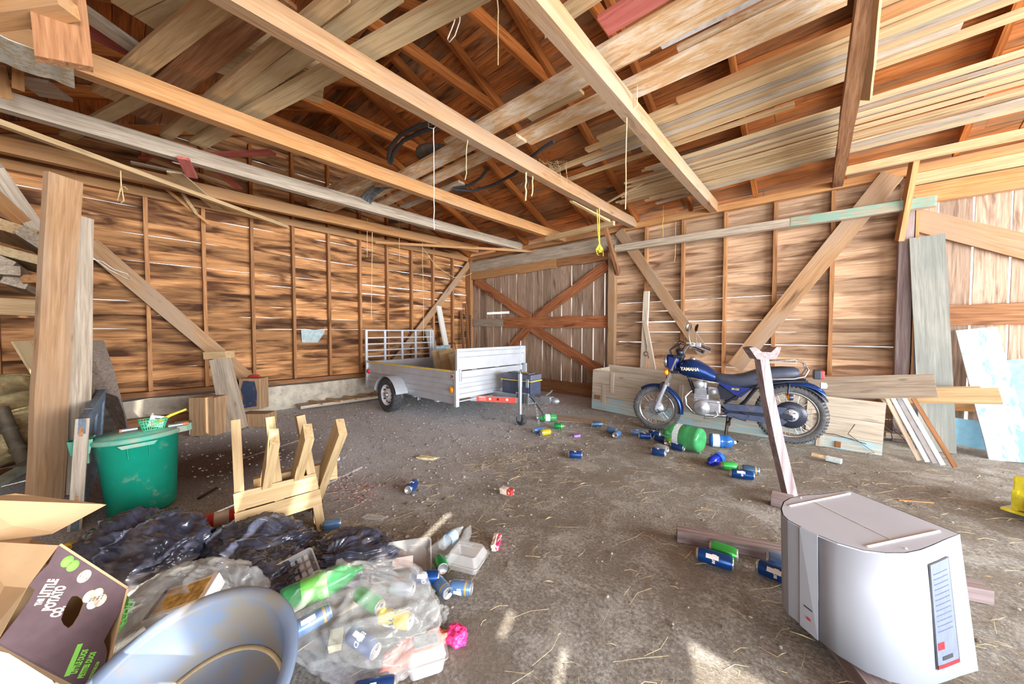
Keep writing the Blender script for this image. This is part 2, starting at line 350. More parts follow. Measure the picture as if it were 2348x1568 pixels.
# ------------------------------------------------------------ boarded walls
def hboards(axis, a0, a1, z0, z1, pos, w, openf, lim=None, joints=(), mb=None, thick=.022):
    """horizontal boards in the plane axis=pos; axis 'x': wall plane X=pos, boards run along Y"""
    mb = mb or MB(); z = z0; row = 0
    while z < z1-.02:
        h = min(w*rng.uniform(.92, 1.06), z1-z); lo, hi = lim(z) if lim else (a0, a1)
        cuts = [lo] + sorted(j for j in joints if lo+.5 < j < hi-.5 and rng.random() < .12) + [hi]
        for c0, c1 in zip(cuts, cuts[1:]):
            n = max(2, int((c1-c0)/.12)); vs = []; r = rng.random(); off = rng.uniform(-.003, .003)
            for i in range(n+1):
                a = c0+(c1-c0)*i/n
                g0 = openf(a, z, row); g1 = openf(a, z+h, row+1)
                zb, zt = z+g0/2, z+h-g1/2
                lo2 = pos+off-thick/2; hi2 = pos+off+thick/2
                sl = .007 if axis == 'x' else -.007      # each board's lower edge laps over the one below
                for q, zz in ((lo2+sl, zb), (hi2+sl, zb), (hi2-sl, zt), (lo2-sl, zt)):
                    vs.append((q, a, zz) if axis == 'x' else (a, q, zz))
            fs = [(0, 1, 2, 3), (4*n+3, 4*n+2, 4*n+1, 4*n)]
            for i in range(n):
                for k in range(4): fs.append((4*i+k, 4*i+4+k, 4*i+4+(k+1) % 4, 4*i+(k+1) % 4))
            mb.add(vs, fs, 0, r)
        z += h; row += 1
    return mb
random.seed(3); rowbias = {}
def open_left(a, z, row):
    b = rowbias.setdefault(('L', row), rng.choice((-.012, -.008, -.006, -.001, .003)) + (.007 if (1.75 < z < 2.45 and a > -3.5) else 0))
    e = .010 if (1.95 < z < 2.4 and a > -3.0) else (.004 if z < 1.0 and a < -2.9 else 0)
    return b + e + .017*noise.noise((a*1.3, row*5.3, 2.0)) + .009*noise.noise((a*6.0, row*3.1, 7.0))
def open_right(a, z, row):
    b = rowbias.setdefault(('R', row), rng.choice((-.012, -.007, -.003, .001)))
    e = .007 if (1.3 < z < 2.35 and a < 7.0) else (.004 if z < 1.3 else -.008)
    return b + e + .017*noise.noise((a*1.2, row*4.7, 11.0)) + .009*noise.noise((a*5.0, row*3.7, 17.0))
SL = .40; ZP = 3.36                      # roof slope and eave height
def glim(z):
    if z < ZP-.05: return (-8.0, 0.0)
    k = (z-ZP)/SL; return (-8+k, -k)
STUDY = [-.61*i for i in range(0, 14)]
wl = struct(hboards('x', -8, 0, .47, 4.95, -.02, .19, open_left, glim, [y for y in STUDY]).build('wall_left', W_SLAT))
for i, y in enumerate(STUDY):
    if i == 0: y = -.05
    if y < -7.95: y = -7.93
    x = .045
    top = ZP-.13
    plank('stud', (x, y, .50), (x, y, top), .045, .09, W_STUD, parent=wl, nrm=(1, 0, 0), jit=.006)
    t2 = ZP + SL*min(-y, 8+y) - .16
    if t2 > ZP+.15: plank('gable_stud', (x, y, ZP-.02), (x, y, t2), .045, .09, W_RAFT, parent=wl, nrm=(1, 0, 0), jit=.006)
plank('top_plate', (.065, -7.98, ZP-.075), (.065, -.02, ZP-.075), .09, .11, W_BEAMO, parent=wl, nrm=(0, 0, 1), jit=.01)
plank('sill', (.06, -7.98, .475), (.06, -.02, .445), .20, .07, W_BROWN, parent=wl, nrm=(0, 0, 1), jit=.02)
mb = MB(); n = 60; vs = []
for i in range(n+1):
    y = -8+8*i/n; q = .012*noise.noise((y*2, 0, 3)); b = .02*noise.noise((y*1.4, 4, 3))
    vs += [(-.10, y, -.02), (.22+q, y, -.02), (.20+q, y, .40+b), (-.10, y, .42)]
fs = [(0, 3, 2, 1), (4*n, 4*n+1, 4*n+2, 4*n+3)] + [(4*i+k, 4*i+(k+1) % 4, 4*i+4+(k+1) % 4, 4*i+4+k) for i in range(n) for k in range(4)]
mb.add(vs, fs); mb.build('foundation', M_CONC, parent=wl)

# right-hand (eave) wall, Y = 0: studded stretch between the two board doors
wr = struct(hboards('y', 4.24, 7.95, .05, ZP, .02, .185, open_right, None, [4.85, 5.47, 6.09, 6.72, 7.34]).build('wall_right', W_SLATR))
def tagged(): pass
hb = hboards('y', 0, 4.24, 2.76, ZP, .03, .2, lambda a, z, r: -.01).build('wall_panel_over_door', W_SLATR, parent=wr)
hb = hboards('y', 7.95, 12.0, 2.95, ZP, .03, .2, lambda a, z, r: -.01).build('wall_panel_over_door', W_SLATR, parent=wr)
for x in (4.85, 5.47, 6.09, 6.72, 7.34):
    plank('stud', (x, -.045, .04), (x, -.045, ZP-.13), .045, .09, W_STUD, parent=wr, nrm=(0, 1, 0), jit=.006)
plank('top_plate', (.0, -.06, ZP-.07), (12, -.06, ZP-.07), .10, .10, W_BEAMO, parent=wr, jit=.008)
plank('door_header', (.06, -.055, 3.06), (4.28, -.055, 3.06), .26, .07, W_GREY, parent=wr, nrm=(0, 1, 0), jit=.012)
plank('door_header', (.10, -.045, 2.83), (2.9, -.045, 2.83), .20, .05, W_BEAMO, parent=wr, nrm=(0, 1, 0), jit=.02)
plank('door_header', (2.9, -.04, 2.85), (4.25, -.04, 2.85), .20, .05, W_BROWN, parent=wr, nrm=(0, 1, 0), jit=.02)
plank('door_post', (.10, -.06, .0), (.10, -.06, 3.28), .17, .10, W_STUD, parent=wr, nrm=(0, 1, 0), jit=.012)
plank('door_post', (4.20, -.06, .0), (4.20, -.06, 3.0), .13, .12, W_BEAM, parent=wr, nrm=(0, 1, 0), jit=.012)
plank('corner_post', (7.99, -.085, .0), (7.99, -.085, 2.95), .12, .15, W_PURP, parent=wr, nrm=(0, 1, 0), jit=.008)
plank('door_frame', (8.075, -.085, .0), (8.075, -.085, 2.9), .03, .16, W_BEAMO, parent=wr, nrm=(0, 1, 0), jit=.006)
plank('door_header', (8.02, -.05, 2.99), (12, -.05, 2.97), .22, .08, W_BEAMO, parent=wr, nrm=(0, 1, 0), jit=.012)
plank('door_header', (8.02, -.05, 3.19), (12, -.05, 3.19), .16, .08, W_TAN, parent=wr, nrm=(0, 1, 0), jit=.012)

def vdoor(name, xs, z0, z1, ypos, gaps, wood_, notch=None):
    mb = MB()
    for i, (xa, xb) in enumerate(zip(xs, xs[1:])):
        g = gaps; r = rng.random(); n = 16
        segs = [(z0, z1)]
        if notch and notch[0] <= i < notch[1]: segs = [(z0, notch[2]), (notch[3], z1)]
        for s0, s1 in segs:
            vs = []
            for k in range(n+1):
                z = s0+(s1-s0)*k/n; e0 = g/2*(1+.9*noise.noise((i*3.1, z*1.5, 0))); e1 = g/2*(1+.9*noise.noise((i*3.1+3.1, z*1.5, 0)))
                vs += [(xa+e0, ypos-.012, z), (xb-e1, ypos-.012, z), (xb-e1, ypos+.012, z), (xa+e0, ypos+.012, z)]
            fs = [(0, 3, 2, 1), (4*n, 4*n+1, 4*n+2, 4*n+3)] + [(4*a+c, 4*a+(c+1) % 4, 4*a+4+(c+1) % 4, 4*a+4+c) for a in range(n) for c in range(4)]
            mb.add(vs, fs, 0, r)
    return struct(mb.build(name, wood_))
gx = [pY(x, 700, .05).x for x in (1087, 1101, 1117, 1132.5, 1150, 1168, 1185, 1205, 1224, 1244.5, 1266, 1288, 1311, 1335, 1361, 1387, 1412)]
gx[0] = .0; gx[-1] = 4.3
d1 = vdoor('door_1', gx, .22, 2.78, .05, .017, W_DOOR, (2, 5, 1.80, 1.85))
plank('diagonal_brace', (.30, -.01, 2.72), (2.15, -.01, 1.66), .21, .05, W_XBR, parent=d1, nrm=(0, 1, 0), jit=.012)
plank('diagonal_brace', (2.18, -.01, 1.45), (4.05, -.01, .50), .21, .05, W_XBR, parent=d1, nrm=(0, 1, 0), jit=.012)
plank('diagonal_brace', (4.08, -.01, 2.66), (2.30, -.01, 1.66), .20, .05, W_XBR, parent=d1, nrm=(0, 1, 0), jit=.012)
plank('diagonal_brace', (2.12, -.01, 1.46), (1.10, -.01, .55), .20, .05, W_XBR, parent=d1, nrm=(0, 1, 0), jit=.012)
plank('middle_rail', (.22, -.02, 1.59), (1.33, -.02, 1.57), .20, .045, W_GREY, parent=d1, nrm=(0, 1, 0), jit=.01)
plank('middle_rail', (1.33, -.02, 1.575), (4.12, -.02, 1.54), .25, .055, W_XBR, parent=d1, nrm=(0, 1, 0), jit=.012)
plank('bottom_rail', (.1, -.01, .12), (4.2, -.01, .12), .30, .05, W_BROWN, parent=d1, nrm=(0, 1, 0), jit=.02)
gx = [8.02, 8.27, 8.53, 8.79] + [8.79+.26*k for k in range(1, 13)]
d2 = vdoor('door_2', gx, .02, 2.92, .06, .020, W_DOOR)
plank('diagonal_brace', (8.04, .02, 2.74), (10.0, .02, 1.60), .24, .05, W_BEAM, parent=d2, nrm=(0, 1, 0), jit=.012)
plank('middle_rail', (8.32, .02, 1.54), (12, .02, 1.54), .235, .06, W_BROWN, parent=d2, nrm=(0, 1, 0), jit=.008)
plank('bottom_rail', (8.1, .02, .52), (12, .02, .60), .2, .05, W_BEAMO, parent=d2, nrm=(0, 1, 0), jit=.012)

# wall behind the camera, Y = -8, with a boarded door whose slits and opening throw the sun streaks
SLITS = [(.9, .8, 2.4, .03), (2.2, .4, 2.6, .025), (3.55, .3, 2.75, .02), (4.62, .2, 2.75, .022), (5.02, .2, 2.75, .02), (5.31, .9, 2.75, .035), (5.56, .0, 2.66, .065), (6.39, .0, 2.75, .055), (7.19, .0, 2.42, .055), (7.49, .0, 2.42, .045)]
mb = MB(); x = -.1; yb = -8.03
for sx, za, zb, sw in SLITS + [(9.9, 0, 2.75, 3.76)]:
    while sx-sw/2-x > .34: mb.box(x, x+.3, yb-.012, yb+.012, 0, ZP, rng.random()); x += .3
    mb.box(x, sx-sw/2, yb-.012, yb+.012, 0, ZP, rng.random())
    if za > .01: mb.box(sx-sw/2, sx+sw/2, yb-.012, yb+.012, 0, za, rng.random())
    mb.box(sx-sw/2, sx+sw/2, yb-.012, yb+.012, zb, ZP, rng.random()); x = sx+sw/2
while x < 12: mb.box(x, x+.3, yb-.012, yb+.012, 0, ZP, rng.random()); x += .3
wb_ = struct(mb.build('wall_back', W_DOOR))
plank('middle_rail', (7.05, -7.99, 2.13), (7.36, -7.99, 2.19), .17, .04, W_XBR, parent=wb_, nrm=(0, 1, 0))
plank('top_plate', (.0, -7.94, ZP-.07), (12, -7.94, ZP-.07), .10, .10, W_BEAMO, parent=wb_)
# far end beyond the camera: gable boards above a bay left fully open to let light in
we = struct(hboards('x', -8, 0, 3.1, 4.95, 12.02, .2, lambda a, z, r: -.01, glim).build('wall_end', W_SLAT))

# ------------------------------------------------------------ roof: deck boards, rafters, collars
def deck(name, side):
    mb = MB(); s = 0; row = 0; Ls = sqrt(16+(4*SL)**2)+.25; nrm = Vector((0, SL, 1)).normalized() if side > 0 else Vector((0, -SL, 1)).normalized()
    d = Vector((0, -1, SL)).normalized() if side > 0 else Vector((0, 1, SL)).normalized()
    o = Vector((0, .25, ZP-.25*SL+.10)) if side > 0 else Vector((0, -8.25, ZP-.25*SL+.10))
    while s < Ls+.02:
        w = rng.uniform(.20, .28); e = min(s+w-.006, Ls+.05); x = -.3
        while x < 12.3:
            L_ = rng.uniform(1.8, 4.2); x2 = min(x+L_, 12.35); r = rng.random(); a = o+d*s; b = o+d*e; t = nrm*.02
            q = rng.uniform(-.004, .004)
            vs = [(x, *(a+nrm*q)[1:]), (x2-.004, *(a+nrm*q)[1:]), (x2-.004, *(b+nrm*q)[1:]), (x, *(b+nrm*q)[1:])]
            vs2 = [tuple(Vector(v)+t) for v in vs]
            mb.add(vs+vs2, [(0, 1, 2, 3), (7, 6, 5, 4), (0, 4, 5, 1), (1, 5, 6, 2), (2, 6, 7, 3), (3, 7, 4, 0)], 0, r); x = x2
        s += w; row += 1
    a, b = o+nrm*.05, o+d*(Ls+.05)+nrm*.05
    mb.add([(-.4, a.y, a.z), (12.4, a.y, a.z), (12.4, b.y, b.z), (-.4, b.y, b.z)] + [(-.4, a.y, a.z+.03), (12.4, a.y, a.z+.03), (12.4, b.y, b.z+.03), (-.4, b.y, b.z+.03)],
           [(0, 1, 2, 3), (7, 6, 5, 4), (0, 4, 5, 1), (1, 5, 6, 2), (2, 6, 7, 3), (3, 7, 4, 0)], 1)
    return mb.build(name, [W_DECK, M_SHINGLE])
M_SHINGLE = pm('asphalt_shingles', (60, 58, 56), .95)
cl_ = struct(deck('ceiling', 1)); deck('roof_deck_slope', -1).parent = cl_
RX = [.1, 1.15, 2.08, 2.93, 3.80, 4.68, 5.58, 6.47, 7.43, 8.36, 9.3, 10.2, 11.1, 11.9]
for i, x in enumerate(RX):
    plank('rafter', (x, -.03, ZP+.03), (x, -4.0, ZP+4*SL+.02), .05, .12, W_RAFT, parent=cl_, nrm=(0, SL, 1), jit=.006)
    plank('rafter', (x, -7.97, ZP+.03), (x, -4.0, ZP+4*SL+.02), .05, .12, W_RAFT, parent=cl_, nrm=(0, -SL, 1), jit=.006)
    if 0 < i < 9 and i != 7:
        plank('collar_tie', (x-.05, -2.75, ZP+1.10), (x-.05, -5.25, ZP+1.10), .14, .045, W_RAFT, parent=cl_, nrm=(1, 0, 0), jit=.008)
plank('ridge_board', (0, -4, ZP+4*SL-.02), (12, -4, ZP+4*SL-.02), .14, .03, W_RAFT, parent=cl_, nrm=(0, 1, 0))
for p0, p1 in (((4.73, -2.9, ZP+1.08), (5.5, -4.0, ZP+1.5)), ((3.9, -1.0, ZP+.42), (4.6, -2.7, ZP+1.0))):
    pass

# ------------------------------------------------------------ tie beams and braces
TB = 3.33      # centre height of the tie beams
def tie(x, y0, y1, m, lab, w=.10, h=.16, sag=.06, x2=None, z=TB, name='tie_beam'):
    Lr = y1-y0; M, L = frame((x, y0, z), (x if x2 is None else x2, y1, z), (0, 0, 1))
    o = board_mesh(L, w, h, .008, seg=24, bow=-sag).build(name, m); o.matrix_world = M
    return tag(o, lab, 'beam')
tie(5.93, -8.0, -.02, W_BEAM, 'tan overhead tie beam crossing to the upper right, second beam from the right')
tie(4.63, -8.0, -.02, W_BEAM, 'pale overhead tie beam a cord is looped round, over the trailer jack')
tie(3.12, -8.0, -.02, W_BEAMO, 'orange-toned overhead tie beam with a knot, third from the stud wall')
tie(1.93, -8.0, -.02, W_GREY, 'weathered grey overhead tie beam, second from the stud wall', sag=.05)
tie(.62, -8.0, -.60, W_BEAMO, 'dark orange overhead tie beam nearest the stud wall', sag=.03, x2=.98)
tie(7.37, -8.0, -.02, W_BROWN, 'brown overhead tie beam farthest right, crossing below the bundles of laths', w=.10, h=.14)
plank('splice_board', (4.52, -2.1, 3.25), (4.52, -.9, 3.24), .05, .10, W_TAN, 'short board nailed along the pale tie beam near the wall', 'board')
plank('hanging_board', pZ(2004, -40, 3.22), pZ(1984, 226, 3.22), .075, .03, W_BEAMO, 'short orange board nailed beside the brown tie beam at upper right', 'board', nrm=(.5, 0, 1))
# long braces on the walls
plank('diagonal_brace', (4.36, -.13, 3.24), (5.85, -.13, .96), .17, .05, W_BEAM, parent=wr, nrm=(0, 1, 0))
plank('diagonal_brace', (7.86, -.13, 3.27), (6.26, -.13, .80), .22, .05, W_BEAM, parent=wr, nrm=(0, 1, 0))
plank('diagonal_brace', (.13, -6.62, 2.48), (.13, -4.86, .42), .20, .05, W_BEAM, parent=wl, nrm=(1, 0, 0))
plank('diagonal_brace', (.13, -.10, 3.17), (.13, -2.45, .55), .15, .05, W_BEAM, parent=wl, nrm=(1, 0, 0))
plank('knee_brace', (4.30, -.62, 3.28), (4.32, -.05, 2.45), .12, .05, W_BROWN, 'short brown knee brace hanging at the right post of the cross-braced door', 'brace', nrm=(1, 0, .2))
plank('knee_brace', pY(2098, 362, -.42), pY(2062, 552, -.16), .12, .05, W_BEAMO, 'short orange knee brace over the post beside the grey leaning board', 'brace', nrm=(1, .2, 0))
M, L = frame((4.34, -.24, 2.89), (8.20, -.24, 2.835), (0, 1, 0))
gb = board_mesh(L, .115, .09, .006, seg=20).build('wall_rail', W_GREY); gb.matrix_world = M
tag(gb, 'long grey horizontal rail along the right wall with a green-painted end', 'beam')
PG = wood('green_paint', (196, 182, 164), (166, 156, 136), (120, 118, 100), 'x', paint=.62, paint_c=(134, 168, 150), knots=0)
plank('painted_end', (6.9, -.2875, 2.857), (8.18, -.2875, 2.838), .112, .006, PG, nrm=(0, 1, 0), jit=.001).parent = gb
bpy.context.view_layer.update(); bpy.data.objects['painted_end'].matrix_parent_inverse = gb.matrix_world.inverted()
plank('corner_pole', (.36, -2.86, 3.17), (2.30, -.10, 3.17), .045, .05, W_BEAMO, 'thin horizontal pole across the far corner below the tie beams', 'pole')
plank('short_rail', pZ(1252, 548, 3.20), pZ(1408, 511, 3.20), .07, .09, W_TAN, 'short square timber under the tie beams in front of the door header', 'timber')
plank('long_pole', (1.95, -7.35, 3.17), (.20, -4.40, 3.17), .07, .05, W_TAN, 'long thin pole crossing diagonally below the two beams nearest the stud wall', 'pole')
plank('thin_rail', (7.38, -.55, 3.30), (10.6, -.50, 3.28), .05, .09, W_TAN, 'square-edged timber running right from the brown tie beam, above the wall rail', 'timber')
# ------------------------------------------------------------ lumber stored up on the tie beams
def over(p0, p1, z, w, t, m, label, name='stored_board', cat='board', group=None, z1=None, **k):
    a = pZ(p0[0], p0[1], z); b = pZ(p1[0], p1[1], z if z1 is None else z1)
    return plank(name, a, b, w, t, m, label, cat, group, **k)
Z0 = 3.44
over((236, 216), (520, -12), Z0, .155, .04, W_TAN, 'wide tan board over the beams at upper left, outermost of the fan')
over((311, 263), (640, -14), Z0+.07, .22, .03, W_BROWN, 'wide rough brown board with dark stains, second of the fan at upper left')
over((380, 312), (790, -20), Z0, .10, .05, W_TAN, 'narrow tan timber in the fan at upper left, just right of the rough brown board', skew=.03)
over((437, 303), (905, -25), Z0+.055, .15, .04, W_PALE, 'pale board with white scuffs in the middle of the upper-left fan')
over((453, 330), (1110, -30), Z0, .15, .045, W_PALE, 'pale knotty board at the right edge of the upper-left fan')
over((154, 313), (345, 212), Z0+.06, .12, .03, W_PALE, 'short pale board lying behind the grey beam at upper left')
over((182, 20), (322, 118), Z0+.10, .11, .05, W_GREY, 'grey board seen past the hanging post at upper left')
over((182, 62), (300, 118), Z0+.17, .10, .05, W_REDP, 'board with faded red paint at upper left')
over((60, 196), (140, 210), Z0+.10, .26, .03, W_GREY, 'short grey board behind the corrugated panel')
# limewashed boards running along the building
def xb(x0, x1, y, w, m, label, z=Z0, t=.03, y1=None, **k):
    return plank(k.pop('name', 'stored_board'), (x0, y, z), (x1, y if y1 is None else y1, z), w, t, m, label, k.pop('cat', 'board'), k.pop('group', None), **k)
xb(1.75, 4.30, -3.80, .24, W_LIME, 'limewashed board over the grey tie beam left of the hose coil')
xb(4.02, 6.20, -3.85, .25, W_LIME, 'wide limewashed board under the roof with white drips', z=Z0+.035)
xb(5.9, 9.0, -3.92, .27, W_LIME, 'wide limewashed board with drips at top right of the frame')
xb(1.70, 4.75, -3.50, .18, W_LIME, 'limewashed board lying beside the widest one, ending at a square cut')
xb(4.72, 7.3, -3.42, .26, W_LIME, 'limewashed board crossing the broad tan tie beam', z=Z0+.03)
xb(6.35, 9.6, -3.48, .22, W_LIME, 'limewashed board continuing past the brown tie beam', z=Z0+.07)
xb(1.9, 3.4, -3.18, .12, W_GREY, 'short grey-white board behind the grey tie beam')
xb(6.05, 9.5, -4.20, .17, W_REDP, 'board with a faded red painted edge at top right')
xb(5.7, 9.5, -4.40, .12, W_TAN, 'tan board with a splintered end at top right', z=Z0+.05, skew=.08)
xb(4.95, 5.55, -3.62, .10, W_TAN, 'short tan batten poking out past the broad tie beam', z=Z0+.08)
xb(5.4, 7.6, -3.75, .10, W_BEAMO, 'orange batten above the limewashed boards', z=Z0+.12)
PIPE = pm('white_plastic_trim', (222, 222, 224), .4)
mb = MB(); M, L = frame((6.25, -3.66, Z0+.10), (9.0, -3.60, Z0+.10)); mb.bbox(0, L, -.05, .05, -.012, .012, .003)
tag(mb.build('trim_strip', PIPE, M=M), 'white plastic trim strip lying among the limewashed boards', 'trim')
# upper bundle of narrow planks between the broad beam and the brown beam
ys = [-3.02, -2.90, -2.80, -2.70, -2.60, -2.50, -2.41]
mm = [W_BEAMO, W_TAN, W_TAN, W_GREY, W_TAN, W_GREY, W_TAN]
nm = ['orange-edged narrow plank with a knot, outermost of the upper bundle', 'narrow tan plank second in the upper bundle', 'narrow tan plank third in the upper bundle with a white streak',
      'narrow grey plank in the middle of the upper bundle', 'narrow tan plank below the middle of the upper bundle', 'narrow grey plank with a blunt end in the upper bundle', 'narrow tan plank nearest the wall in the upper bundle']
x0s = [6.2, 5.35, 5.15, 5.3, 4.55, 4.95, 5.65]
for i in range(7):
    xb(x0s[i], 7.2+rng.uniform(.6, 2.2), ys[i], .085, mm[i], nm[i], z=Z0+rng.uniform(-.005, .03), name='narrow_plank', cat='plank', y1=ys[i]-.08+rng.uniform(-.02, .02))
xb(4.45, 7.0, -2.28, .06, W_TAN, 'thin tan lath lying alone beside the upper bundle', name='lath', cat='lath')
for i, (y, w, m, l) in enumerate([(-2.98, .16, W_PALE, 'pale yellow board at upper right, past the brown beam'), (-3.16, .12, W_TAN, 'tan board at upper right between a grey and a pale one'),
                                  (-3.30, .12, W_GREY, 'grey board at the top right corner over the tan ones'), (-2.80, .13, W_PALE, 'pale broad board nearest the bare roof at upper right')]):
    xb(7.42, 11.0, y, w, m, l, z=Z0+.04, y1=y-.10)
# lower bundle: laths
G = 'long narrow laths in the lower bundle near the wall'
y = -1.92; i = 0
while y < -.72:
    w = rng.uniform(.035, .06); a = 4.55+max(0, (-y-.95))*.95+rng.uniform(-.12, .25)
    if y > -.95: a = 5.0+rng.uniform(0, .9)
    m = rng.choice([W_TAN, W_PALE, W_PALE, W_GREY, W_BEAM])
    plank('lath', (a, y+rng.uniform(0, .02), Z0+rng.uniform(-.01, .02)), (7.9+rng.uniform(0, 2.6), y-.04+rng.uniform(-.06, .03), Z0+rng.uniform(-.01, .02)), w, .018, m, 'long thin sawn lath in the bundle laid across the beams near the right wall', 'lath', G, jit=.006)
    y += w+rng.uniform(-.004, .012); i += 1
plank('lath', (4.36, -1.10, Z0-.05), (5.6, -1.62, Z0+.01), .03, .02, W_PALE, 'single pale lath poking out lowest and furthest left from the lower bundle', 'lath')
for y0, x0, x1 in ((-.62, 5.2, 7.0), (-1.0, 7.42, 11.0)):
    plank('lath', (x0, y0, Z0-.02), (x1, y0-.12, Z0), .07, .02, W_GREY, 'grey lath lying apart from the bundle, %s' % ('left of the brown beam' if x0 < 7 else 'right of the brown beam'), 'lath')
# crates of pale boards
def crate(name, M, L, Wd, H, n, m, label):
    t = thing(name, label, 'crate'); t.matrix_world = M
    for k in range(n):
        a = -Wd/2+Wd*k/n
        mb = board_mesh(L, Wd/n-.006, .014, .002); o = mb.build('slat', m, parent=t); o.location = (0, a+Wd/n/2, 0)
    for k, x in enumerate((.02, L-.02)):
        mb = MB(); mb.box(x-.012, x+.012, -Wd/2, Wd/2, .008, H, rng.random()); mb.build('end_board', m, parent=t)
    for sgn in (-1, 1):
        mb = MB(); mb.box(0, L, sgn*(Wd/2)-.008, sgn*(Wd/2)+.008, .008, H, rng.random()); mb.build('side_board', m, parent=t)
    return t
M, L = frame(pZ(330, 50, Z0+.12), pZ(560, -60, Z0+.12)); crate('wooden_crate', M, L, .34, .2, 3, W_PALE, 'pale slatted wooden crate at the top edge, upper left')
M, L = frame(pZ(742, 208, Z0+.09), pZ(560, 150, Z0+.09)); crate('wooden_crate', M, L+.3, .42, .18, 4, W_PALE, 'pale slatted crate lying behind the fan of boards')
M, L = frame(pZ(880, 415, Z0+.02), pZ(735, 478, Z0+.02)); crate('wooden_crate', M, L, .42, .14, 6, W_LIME, 'slatted crate above the grey tie beam, left of the bent rubber strip')
# corrugated panel and post at the upper left
M_PANEL = pm('painted_sheet', (216, 220, 214), .5, .1, .08, 8, dirt=.75, dirt_c=(190, 160, 90), dscale=26)
a, b = pZ(-70, 92, 2.98), pZ(170, 176, 2.98)
M, L = frame(a, b, (0, 0, 1)); mb = MB(); vs = []; n = 60
for i in range(n+1):
    x = L*i/n; h = .012*abs(sin(pi*((i/n*2.0) % 1.0)))**6
    vs += [(x, -.17, h), (x, .17, h), (x, -.17, h+.004), (x, .17, h+.004)]
fs = []
for i in range(n):
    k = 4*i; fs += [(k, k+4, k+5, k+1), (k+2, k+3, k+7, k+6), (k, k+2, k+6, k+4), (k+1, k+5, k+7, k+3)]
fs += [(0, 1, 3, 2), (4*n, 4*n+2, 4*n+3, 4*n+1)]
mb.add(vs, fs); tag(mb.build('sheet_metal', M_PANEL, M=M), 'whitish ribbed metal sheet with rust speckles hung at the upper left', 'panel')
p = pZ(148, 30, 3.02)
plank('hanging_post', pD(128, -60, 1.95), pD(150, 148, 1.92), .20, .05, W_BROWN, 'broad brown plank end hanging down at the upper left corner', 'plank', nrm=-ray(150, 100), skew=.05)
plank('hanging_post', pD(-60, 42, 1.86), pD(156, 12, 1.88), .10, .08, W_BEAMO, 'yellowish timber butting into the hanging plank at the top left corner', 'timber')
plank('hanging_strip', pD(0, 150, 2.9), pD(16, 226, 2.8), .06, .02, W_BEAMO, 'narrow strip hanging at the left edge below the metal sheet', 'strip', nrm=-ray(10, 200))
plank('hanging_strip', pD(42, 160, 2.9), pD(42, 204, 2.85), .06, .02, W_BEAMO, 'short strip hanging behind the metal sheet', 'strip', nrm=-ray(42, 200))
# strips hanging under the beams on the left
plank('thin_strip', pZ(420, 362, 3.2), pZ(440, 395, 3.2)+Vector((0, 0, -.05)), .10, .03, W_REDP, 'short red-painted block hooked behind the grey tie beam', 'block', nrm=(0, 0, 1))
plank('stored_board', (.9, -6.15, Z0+.03), (2.3, -5.15, Z0+.03), .10, .03, W_REDP, 'faded red-painted board lying along the grey tie beam')
for i, (a, b, w, m, l) in enumerate([((345, 365), (545, 430), .09, W_TAN, 'cream bent board under the roof behind the grey beam'), ((400, 395), (500, 478), .14, W_PALE, 'cream pointed board end below the dark orange beam'),
        ((340, 350), (600, 470), .05, W_BROWN, 'thin brown strip slanting under the grey beam at left'), ((505, 395), (548, 432), .10, W_REDP, 'faded red board end above the second beam'),
        ((300, 372), (420, 398), .07, W_GREY, 'weathered split strip below the red-painted block')]):
    over(a, b, 3.40 if i != 1 else 3.2, w, .02, m, l)
def rope(name, pts, r, m, label, loop=None, cat='cord', n=6):
    mb = MB(); mb.tube(pts, r, n)
    for lp in (loop or []): mb.tube(lp, r, n)
    return tag(mb.build(name, m), label, cat)
def wig(a, b, n=8, s=.006, sd=0):
    a = Vector(a); b = Vector(b); return [a.lerp(b, i/n)+Vector((s*noise.noise((i*1.3, sd, 0)), s*noise.noise((i*1.3, sd, 5)), 0)) for i in range(n+1)]
def circ(c, r, ax='z', a0=0, a1=2*pi, n=20, sx=1):
    o = []
    for i in range(n+1):
        A = a0+(a1-a0)*i/n; u, v = r*cos(A)*sx, r*sin(A)
        o.append(Vector(c)+(Vector((u, v, 0)) if ax == 'z' else Vector((u, 0, v)) if ax == 'y' else Vector((0, u, v))))
    return o
plank('curved_strip', pX(362, 362, .55), pX(452, 492, .30), .04, .01, W_TAN, 'bent thin strip hanging down below the dark orange beam', 'strip', nrm=-ray(400, 420), bow=.12)
plank('curved_strip', pX(370, 425, .45), pX(478, 512, .2), .035, .012, W_BEAMO, 'straight thin strip hanging slanted under the long pole', 'strip', nrm=-ray(400, 420))
# cords
q = pZ(994, 290, 3.22)
rope('hanging_rope', wig(q+Vector((0, 0, -.02)), (q.x, q.y, 1.35+ (760-578)*.0001+.92), 10, .01, 1), .004, M_ROPEW, 'long white cord hanging straight down in front of the studs', [[q+Vector((-.07, 0, .18)), q+Vector((-.075, 0, .02)), q+Vector((0, 0, -.02)), q+Vector((.06, .02, .02)), q+Vector((.06, .03, .19)), q+Vector((-.07, 0, .18))]])
q = pZ(1437, 262, 3.22)
rope('hanging_rope', wig(q, pD(1434, 480, (q-CAM).dot(F_)), 8, .01, 2), .005, M_ROPE, 'yellowish twine tied round the broad tan beam and hanging down', [[q, q+Vector((-.09, 0, .03)), q+Vector((-.09, 0, .2)), q+Vector((.09, 0, .2)), q+Vector((.09, 0, .03)), q]])
rope('hanging_rope', wig(pD(1142, -20, 3.0), pD(1142, 148, 3.0), 8, .012, 3), .006, M_ROPE, 'frayed twine hanging from the roof at the top centre')
